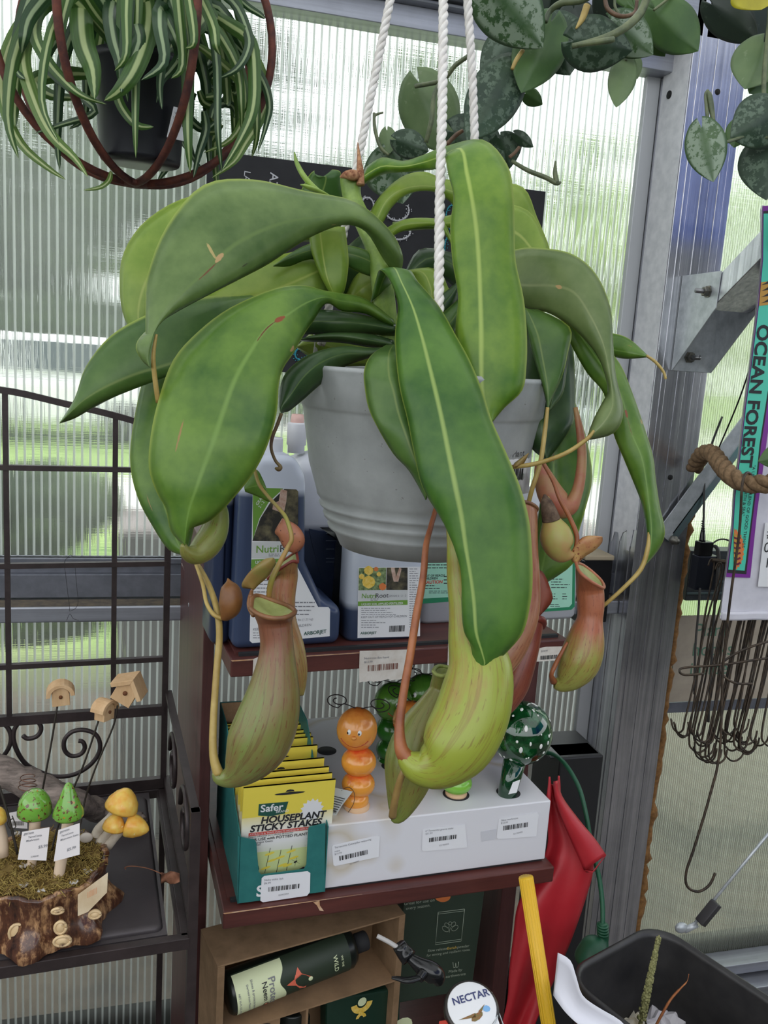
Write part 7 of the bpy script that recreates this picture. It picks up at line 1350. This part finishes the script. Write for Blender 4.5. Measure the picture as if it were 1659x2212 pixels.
for a in (0, 2.1, 4.2): b = MB(); b.tube([sc_+V((RS*.36*math.cos(a), RS*.36*math.sin(a), RS*.935)), sc_+V((0, 0, RS*1.9))], .0018, 6); b.build('hanging_chain', m_rust, WG)
b = MB(); b.lathe(sc_-V((0, 0, RS+.004)), [(.0001, 0), (.016, 0), (.018, .006), (.0001, .008)], 16); b.build('hub', m_rust, WG)
SP = thing('spider_plant', W(310, 360, dS), 'spider plant with white-striped leaves in a small black pot inside the wire globe', 'potted plant')
pb0 = W(303, 352, dS); k = dS/FPX
b = MB(); hgt = 205*k; b.lathe(pb0, [(.0001, 0), (82*k, 0), (84*k, .003), (97*k, hgt-.012), (103*k, hgt-.010), (104*k, hgt), (98*k, hgt), (94*k, hgt-.02), (.0001, hgt-.022)], 40); PT = b.build('pot', mat('black_nursery_pot', srgb(24, 26, 34), .45), SP)
b = MB(); P = [(375, 230), (405, 242), (399, 306), (360, 296)]; dq = dS-84*k*.75; b.slab([W(375, 230, dS-.052), W(406, 238, dS-.038), W(398, 305, dS-.034), W(360, 296, dS-.050)], FW*.0006); b.k = 1
for i in range(7): b.bar(W(379+i*3.1, 259+i*.8, dS-.0515+i*.0013), W(378+i*3.1, 270+i*.8, dS-.0515+i*.0013), .0004, .0008+.0005*(i % 2))
o_ = W(377, 246, dS-.0525); b.text('Variegated Spider', o_, W(404, 250, dS-.040)-o_, UP, .004, 1); b.text('7.99', W(374, 256, dS-.053), W(404, 260, dS-.040)-o_, UP, .004, 1)
b.build('barcode_label', [m_paper, m_ink], PT, label='white barcode label')
def spider_mat(name, a, c_):
    s = NT(name); uv = s.n('TexCoord'); sp = s.n('SeparateXYZ'); s.l(uv, sp, 0, 2); d = s.math('ABSOLUTE', s.math('SUBTRACT', sp.outputs[0], .5))
    st = s.noise(1, 2, vec=uv.outputs['UV'], sc3=(14, .6, 1)); g = s.mix(s.ramp(st, [(.45, (0, 0, 0)), (.6, (1, 1, 1))]), a, tuple(x*1.35 for x in a))
    c = s.mix(s.ramp(d, [(0, (1, 1, 1)), (.09, (1, 1, 1)), (.16, (0, 0, 0)), (1, (0, 0, 0))]), g, c_)
    b = s.bsdf(c, .35); tr = s.n('BsdfTranslucent'); s.t.links.new(c, tr.inputs[0]); m = s.n('MixShader'); m.inputs[0].default_value = .3; s.l(b, m, 1); s.l(tr, m, 2); s.l(m, s.out); return s.m
SM = [spider_mat('spider_green', srgb(66, 98, 44), srgb(184, 200, 140)), spider_mat('spider_dark', srgb(44, 72, 42), srgb(160, 180, 138)), spider_mat('spider_pale', srgb(100, 130, 62), srgb(200, 212, 150))]
def blade(pts, w_, m, parent, nm='leaf', tilt=None):
    c = cr_spline(pts, 4); n = len(c); rows = []
    for i in range(n):
        T_ = (c[min(i+1, n-1)]-c[max(i-1, 0)]).normalized(); t = i/(n-1); ww = w_*min(1, (.55+t*2.2))*(1-t**3.2)**.8+.0001
        vd = (c[i]-CP).normalized() if tilt is None else tilt; s_ = T_.cross(vd); s_ = s_.normalized() if s_.length > .05 else RT; nrm = s_.cross(T_)
        rows.append([c[i]-s_*ww+nrm*ww*.35, c[i]-s_*ww*.5+nrm*ww*.06, c[i], c[i]+s_*ww*.5+nrm*ww*.06, c[i]+s_*ww+nrm*ww*.35])
    b = MB(); b.grid(rows); return b.build(nm, m, parent)
# hand-placed blades (px, py, relative depth) then a random fountain
HB = [([(290,-30,0),(200,-60,-.03),(110,-20,-.06),(65,60,-.08),(50,130,-.09),(75,220,-.09),(110,290,-.09),(160,340,-.09),(190,382,-.09)], 15, 2),
 ([(240,-40,0),(120,-20,-.02),(40,60,-.03),(5,150,-.03),(8,230,-.03),(45,310,-.03),(100,360,-.03),(142,388,-.03)], 12, 2),
 ([(250,-40,0),(150,-10,-.05),(90,20,-.1),(75,70,-.12),(95,120,-.13),(130,165,-.13),(175,205,-.13),(230,225,-.12)], 12, 0),
 ([(180,-40,0),(175,20,-.07),(180,90,-.12),(200,150,-.14),(205,215,-.14)], 22, 0),([(300,-60,0),(320,10,-.08),(315,80,-.13),(290,150,-.15),(258,195,-.15),(225,218,-.14)], 19, 0),
 ([(260,-40,0),(240,20,-.1),(245,80,-.13),(258,130,-.14),(258,180,-.13)], 15, 1),([(330,-40,0),(350,20,-.1),(378,80,-.12),(388,120,-.1),(370,150,-.09),(350,175,-.09),(338,222,-.09)], 11, 1),
 ([(340,-20,0),(360,60,-.1),(350,140,-.1),(345,190,-.1),(350,236,-.1)], 9, 1),([(400,-40,0),(440,30,-.05),(410,70,-.07),(380,90,-.08),(350,120,-.1)], 16, 0),
 ([(420,-40,0),(500,0,-.02),(535,70,-.04),(535,110,-.05),(510,150,-.06),(465,172,-.06)], 10, 1),([(440,20,0),(490,50,-.03),(540,90,-.04),(550,170,-.05),(545,240,-.06),(520,300,-.06),(480,368,-.06)], 14, 0),
 ([(430,60,0),(500,90,0),(560,160,0),(582,220,0),(575,270,0),(556,330,0)], 9, 1),([(420,60,0),(480,60,.02),(545,120,.02),(575,200,.02),(560,260,.02),(530,310,.01),(505,350,0),(458,384,0)], 12, 2),
 ([(430,100,0),(470,130,.02),(520,180,.02),(530,240,.02),(500,300,.02),(440,330,.02)], 10, 2),([(250,190,-.1),(262,230,-.1),(295,270,-.1),(332,274,-.1)], 9, 0),([(200,160,0),(130,160,-.02),(75,175,-.03),(110,205,-.03),(175,212,-.04)], 15, 0),
 ([(440,240,0),(445,280,.01),(430,330,.01),(418,384,.01)], 9, 1),([(240,370,-.02),(235,390,-.03),(215,405,-.04),(180,411,-.04)], 5, 2),([(420,200,0),(400,240,.02),(440,280,.02),(480,250,.02)], 10, 1),
 ([(480,-40,0),(530,10,0),(560,30,0),(573,40,0)], 7, 1), ([(300,-50,0),(290,30,-.11),(300,90,-.14),(270,160,-.15),(262,200,-.15)], 13, 1), ([(170,60,0),(120,90,-.05),(100,140,-.06),(150,190,-.07),(205,240,-.08),(130,270,-.08),(75,288,-.08)], 9, 1)]
for P, w_, m in HB: blade([W(x, y, dS+dz) for x, y, dz in P], w_*dS/FPX*1.05, SM[m], SP)
rnd = random.Random(17); top = pb0+V((0, 0, hgt))
for i in range(40):
    a = rnd.uniform(0, 6.283); r_ = rnd.uniform(.6, 1.0)*RS*.92; up = rnd.uniform(.03, .13); dr_ = rnd.uniform(.01, .10); st = V((.02*math.cos(a), .02*math.sin(a), 0)); u = V((math.cos(a), math.sin(a), 0)); sw_ = V((-u.y, u.x, 0))*rnd.uniform(-.04, .04)
    P = [top+st, top+st+u*r_*.3+V((0, 0, up*.8)), top+u*r_*.65+V((0, 0, up))+sw_*.5, top+u*r_*.92+V((0, 0, up*.3-dr_*.3))+sw_, top+u*r_+V((0, 0, -dr_))+sw_, top+u*r_*.93+V((0, 0, -dr_*1.5))+sw_*1.6]
    blade(P, rnd.uniform(.0065, .0105), SM[rnd.choice((0, 0, 1, 1, 0))], SP)
for i in range(11):                                            # plantlet curls at the right of the pot
    px, py = 450+rnd.uniform(-35, 45), 190+rnd.uniform(-70, 80); r_ = rnd.uniform(22, 45); a0 = rnd.uniform(0, 6.28); sg = rnd.choice((-1, 1))
    blade([W(px+r_*(1-.1*j)*math.cos(a0+sg*j*.75), py+r_*(1-.1*j)*math.sin(a0+sg*j*.75), dS+.03+.008*j) for j in range(6)], rnd.uniform(.004, .0062), SM[rnd.choice((0, 1, 1))], SP)

# ================================================================= TRAILING SILVER-SPOTTED VINES
def satin_mat(name, a, b_, sil, amt):
    s = NT(name); uv = s.n('TexCoord'); sp = s.n('SeparateXYZ'); s.l(uv, sp, 0, 2); base = s.ramp(s.noise(22, 4), [(.3, a), (.7, b_)]).outputs[0]
    bl = s.ramp(s.noise(95, 4, rough=.7), [(amt, (0, 0, 0)), (amt+.05, (1, 1, 1))]); d = s.math('ABSOLUTE', s.math('SUBTRACT', sp.outputs[0], .5)); mk = s.math('MULTIPLY', bl, s.ramp(d, [(0, (.05, .05, .05)), (.06, (.2, .2, .2)), (.16, (1, 1, 1)), (.42, (1, 1, 1)), (.47, (0, 0, 0)), (1, (0, 0, 0))]))
    c = s.mix(s.math('MULTIPLY', mk, .85), base, sil); b = s.bsdf(c, .42); b.inputs['Sheen Weight'].default_value = .2; s.bump(b, s.noise(120, 3), .25, .001)
    tr = s.n('BsdfTranslucent'); tr.inputs[0].default_value = c4(tuple(min(1, x*1.6) for x in b_)); m = s.n('MixShader'); m.inputs[0].default_value = .15; s.l(b, m, 1); s.l(tr, m, 2); s.l(m, s.out); return s.m
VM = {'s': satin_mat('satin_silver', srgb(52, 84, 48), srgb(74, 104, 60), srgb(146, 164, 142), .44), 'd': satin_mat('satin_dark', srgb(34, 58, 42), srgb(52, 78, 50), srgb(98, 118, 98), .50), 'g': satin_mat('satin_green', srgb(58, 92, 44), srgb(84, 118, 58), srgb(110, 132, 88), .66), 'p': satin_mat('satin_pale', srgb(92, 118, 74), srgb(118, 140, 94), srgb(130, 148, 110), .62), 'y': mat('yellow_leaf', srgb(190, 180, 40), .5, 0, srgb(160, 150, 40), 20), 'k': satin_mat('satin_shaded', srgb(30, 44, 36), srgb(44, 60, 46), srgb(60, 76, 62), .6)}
HEART = [(0, .12, -.10), (.06, .55, -.02), (.18, .92, .0), (.34, 1.0, 0), (.5, .93, 0), (.66, .76, 0), (.8, .52, 0), (.92, .24, 0), (1, .0, 0)]
def heart(bx, by, tx, ty, wd, d, m, parent, fold=.25, dz=0, droop=.04, skew=0):
    """heart-shaped leaf: petiole joint and tip in pixels, half width in pixels, fold angle, dz = tip depth minus base depth"""
    A = W(bx, by, d); B = W(tx, ty, d+dz); ax = B-A; L_ = ax.length; ax.normalize(); vd = (A-CP).normalized(); sd = ax.cross(vd).normalized(); up_ = sd.cross(ax); up_ = up_ if up_.dot(vd) < 0 else -up_; hw = wd*d/FPX
    rows = []; U_ = []
    hs = cr_spline([V(h) for h in HEART], 3)
    for h in hs:
        t = h.x; row = []
        for j in range(-5, 6):
            u = j/5; lob = -.13*(1-math.exp(-(abs(u)/.35)**2))*math.exp(-(t/.12)**2)*1.0
            back = -.20*abs(u)**1.2*math.exp(-(t/.16)**2)
            row.append(A+ax*(L_*(t+back))+sd*(hw*(h.y*u+skew*t))-up_*(hw*abs(u)*h.y*fold*(1+.15*math.sin(t*9+u*3)))-up_*(L_*droop*t*t*2))
        rows.append(row)
    b = MB(); b.grid(rows); return b.build('leaf', VM[m], parent, solid=.0008)
PO1 = thing('satin_vine', W(1200, -120, 1.25), 'trailing silver-blotched heart-leaf vine at the top, between the ropes and the post', 'hanging plant')
dV = 1.2
for a in [(905,178,965,330,66,1.30,'p'),(980,285,1090,372,62,1.28,'d'),(842,330,870,440,68,1.30,'s'),(836,282,842,330,20,1.30,'p'),(856,302,924,326,30,1.27,'d'),(1120,80,1040,170,48,1.30,'d'),(1135,202,1172,226,18,1.28,'g'),(1080,300,1100,366,42,1.27,'d'),(1114,290,1152,318,14,1.26,'d'),(1104,148,1012,300,58,1.17,'d'),(1190,48,1128,196,58,1.16,'g'),(1190,48,1230,160,60,1.19,'d'),(1052,-40,1173,104,72,1.10,'s'),(1240,88,1368,110,56,1.10,'d'),(1322,48,1410,118,44,1.13,'s'),(1372,20,1436,122,40,1.16,'g'),(1416,22,1506,108,50,1.14,'g'),(1352,132,1332,228,30,1.15,'p'),(1356,122,1376,168,22,1.18,'p'),(1240,20,1260,140,50,1.32,'k'),(1200,-30,1250,60,50,1.35,'k'),(1100,-60,1180,40,70,1.30,'k'),(1310,-20,1370,60,48,1.28,'k'),(1350,-60,1380,20,40,1.2,'g')]:
    heart(*a[:7], PO1, droop=.03, dz=random.Random(a[0]).uniform(-.03, .03), fold=random.Random(a[1]).uniform(.12, .4))
m_vs = plant_mat('vine_stem', srgb(74, 86, 62), srgb(112, 120, 84), 60); m_vb = plant_mat('vine_brown', srgb(86, 62, 46), srgb(120, 92, 66), 60)
def stem(P, parent, m=None, nm='stem'): b = MB(); pxtube(b, P, 8, 5); b.build(nm, m or m_vs, parent)
stem([(1300,-30,1.10,7),(1260,0,1.12,7),(1215,6,1.13,7),(1188,24,1.14,6),(1178,48,1.14,5)], PO1); stem([(1402,-20,1.08,9),(1385,25,1.08,9),(1350,60,1.07,9),(1300,84,1.07,8),(1236,100,1.07,6)], PO1)
stem([(1306,-20,1.09,4),(1312,18,1.09,5),(1340,35,1.09,5),(1370,28,1.10,4),(1376,0,1.10,4)], PO1, m_vb); stem([(1326,85,1.06,6),(1310,88,1.06,7),(1240,98,1.07,5)], PO1, m_vs, 'leaf_sheath'); stem([(1268,12,1.08,8),(1258,40,1.08,7),(1244,62,1.08,2)], PO1, m_tan, 'leaf_sheath')
stem([(1020,116,1.22,5),(985,140,1.23,5),(965,165,1.24,5),(945,177,1.25,5),(898,186,1.28,5)], PO1); stem([(955,172,1.24,5),(938,205,1.24,5),(932,260,1.24,5.5),(920,308,1.25,5)], PO1); stem([(965,312,1.22,5),(985,292,1.22,5),(1000,282,1.22,4)], PO1, m_vb)
stem([(808,244,1.29,3),(810,280,1.29,4),(822,318,1.29,4),(840,335,1.29,3)], PO1); stem([(828,243,1.29,2),(812,248,1.29,3),(808,256,1.29,3)], PO1)
stem([(1106,348,1.24,4),(1140,368,1.23,5),(1180,384,1.23,5.5),(1202,396,1.23,5),(1212,393,1.23,2)], PO1); stem([(1203,396,1.23,6),(1199,372,1.23,5),(1200,348,1.23,2)], PO1, m_vs, 'new_shoot'); stem([(1106,150,1.15,4),(1115,130,1.15,5),(1130,108,1.15,5)], PO1, m_tan); stem([(1352,132,1.15,3),(1352,120,1.16,3)], PO1)
stem([(1412,22,1.13,3),(1440,0,1.13,3),(1460,-20,1.13,3)], PO1); stem([(1330,-20,1.12,3),(1328,12,1.12,3),(1338,32,1.12,3)], PO1); stem([(1122,318,1.24,4),(1112,330,1.24,4),(1100,340,1.24,4)], PO1, m_vb)
PO2 = thing('satin_vine', W(1650, -150, 1.10), 'second silver-blotched vine hanging over the soil bag at the top right corner', 'hanging plant')
for a in [(1700,-60,1560,78,90,1.12,'k',.3),(1540,10,1640,90,42,1.10,'k',.3),(1640,-40,1645,20,60,1.03,'y',.2),(1650,92,1610,190,52,1.08,'p',.35),(1700,110,1620,200,50,1.10,'g',.3),(1680,240,1580,296,58,1.04,'d',.3),(1600,262,1586,318,26,1.09,'g',.3),(1680,300,1655,430,72,1.06,'d',.3),(1516,276,1541,392,43,1.02,'s',.18)]:
    heart(*a[:7], PO2, fold=a[7], droop=.02)
stem([(1552,300,1.02,3),(1565,307,1.03,3.5),(1585,302,1.04,3.5),(1620,290,1.05,3)], PO2); stem([(1530,276,1.02,3),(1527,240,1.02,4),(1524,205,1.02,3),(1530,196,1.02,4)], PO2, m_vs, 'leaf_sheath'); stem([(1541,262,1.02,4),(1537,235,1.02,6),(1532,206,1.02,6),(1527,196,1.02,2)], PO2, m_vs, 'new_shoot'); stem([(1680,700,1.10,2)]*0 or [(1655,300,1.05,4),(1650,180,1.06,5),(1660,60,1.07,5),(1670,-60,1.08,5)], PO2)
heart(1700, 980, 1640, 996, 26, 1.30, 'g', PO2); 
stem([(1700,560,1.15,4),(1705,760,1.2,4),(1702,980,1.3,3)], PO2)
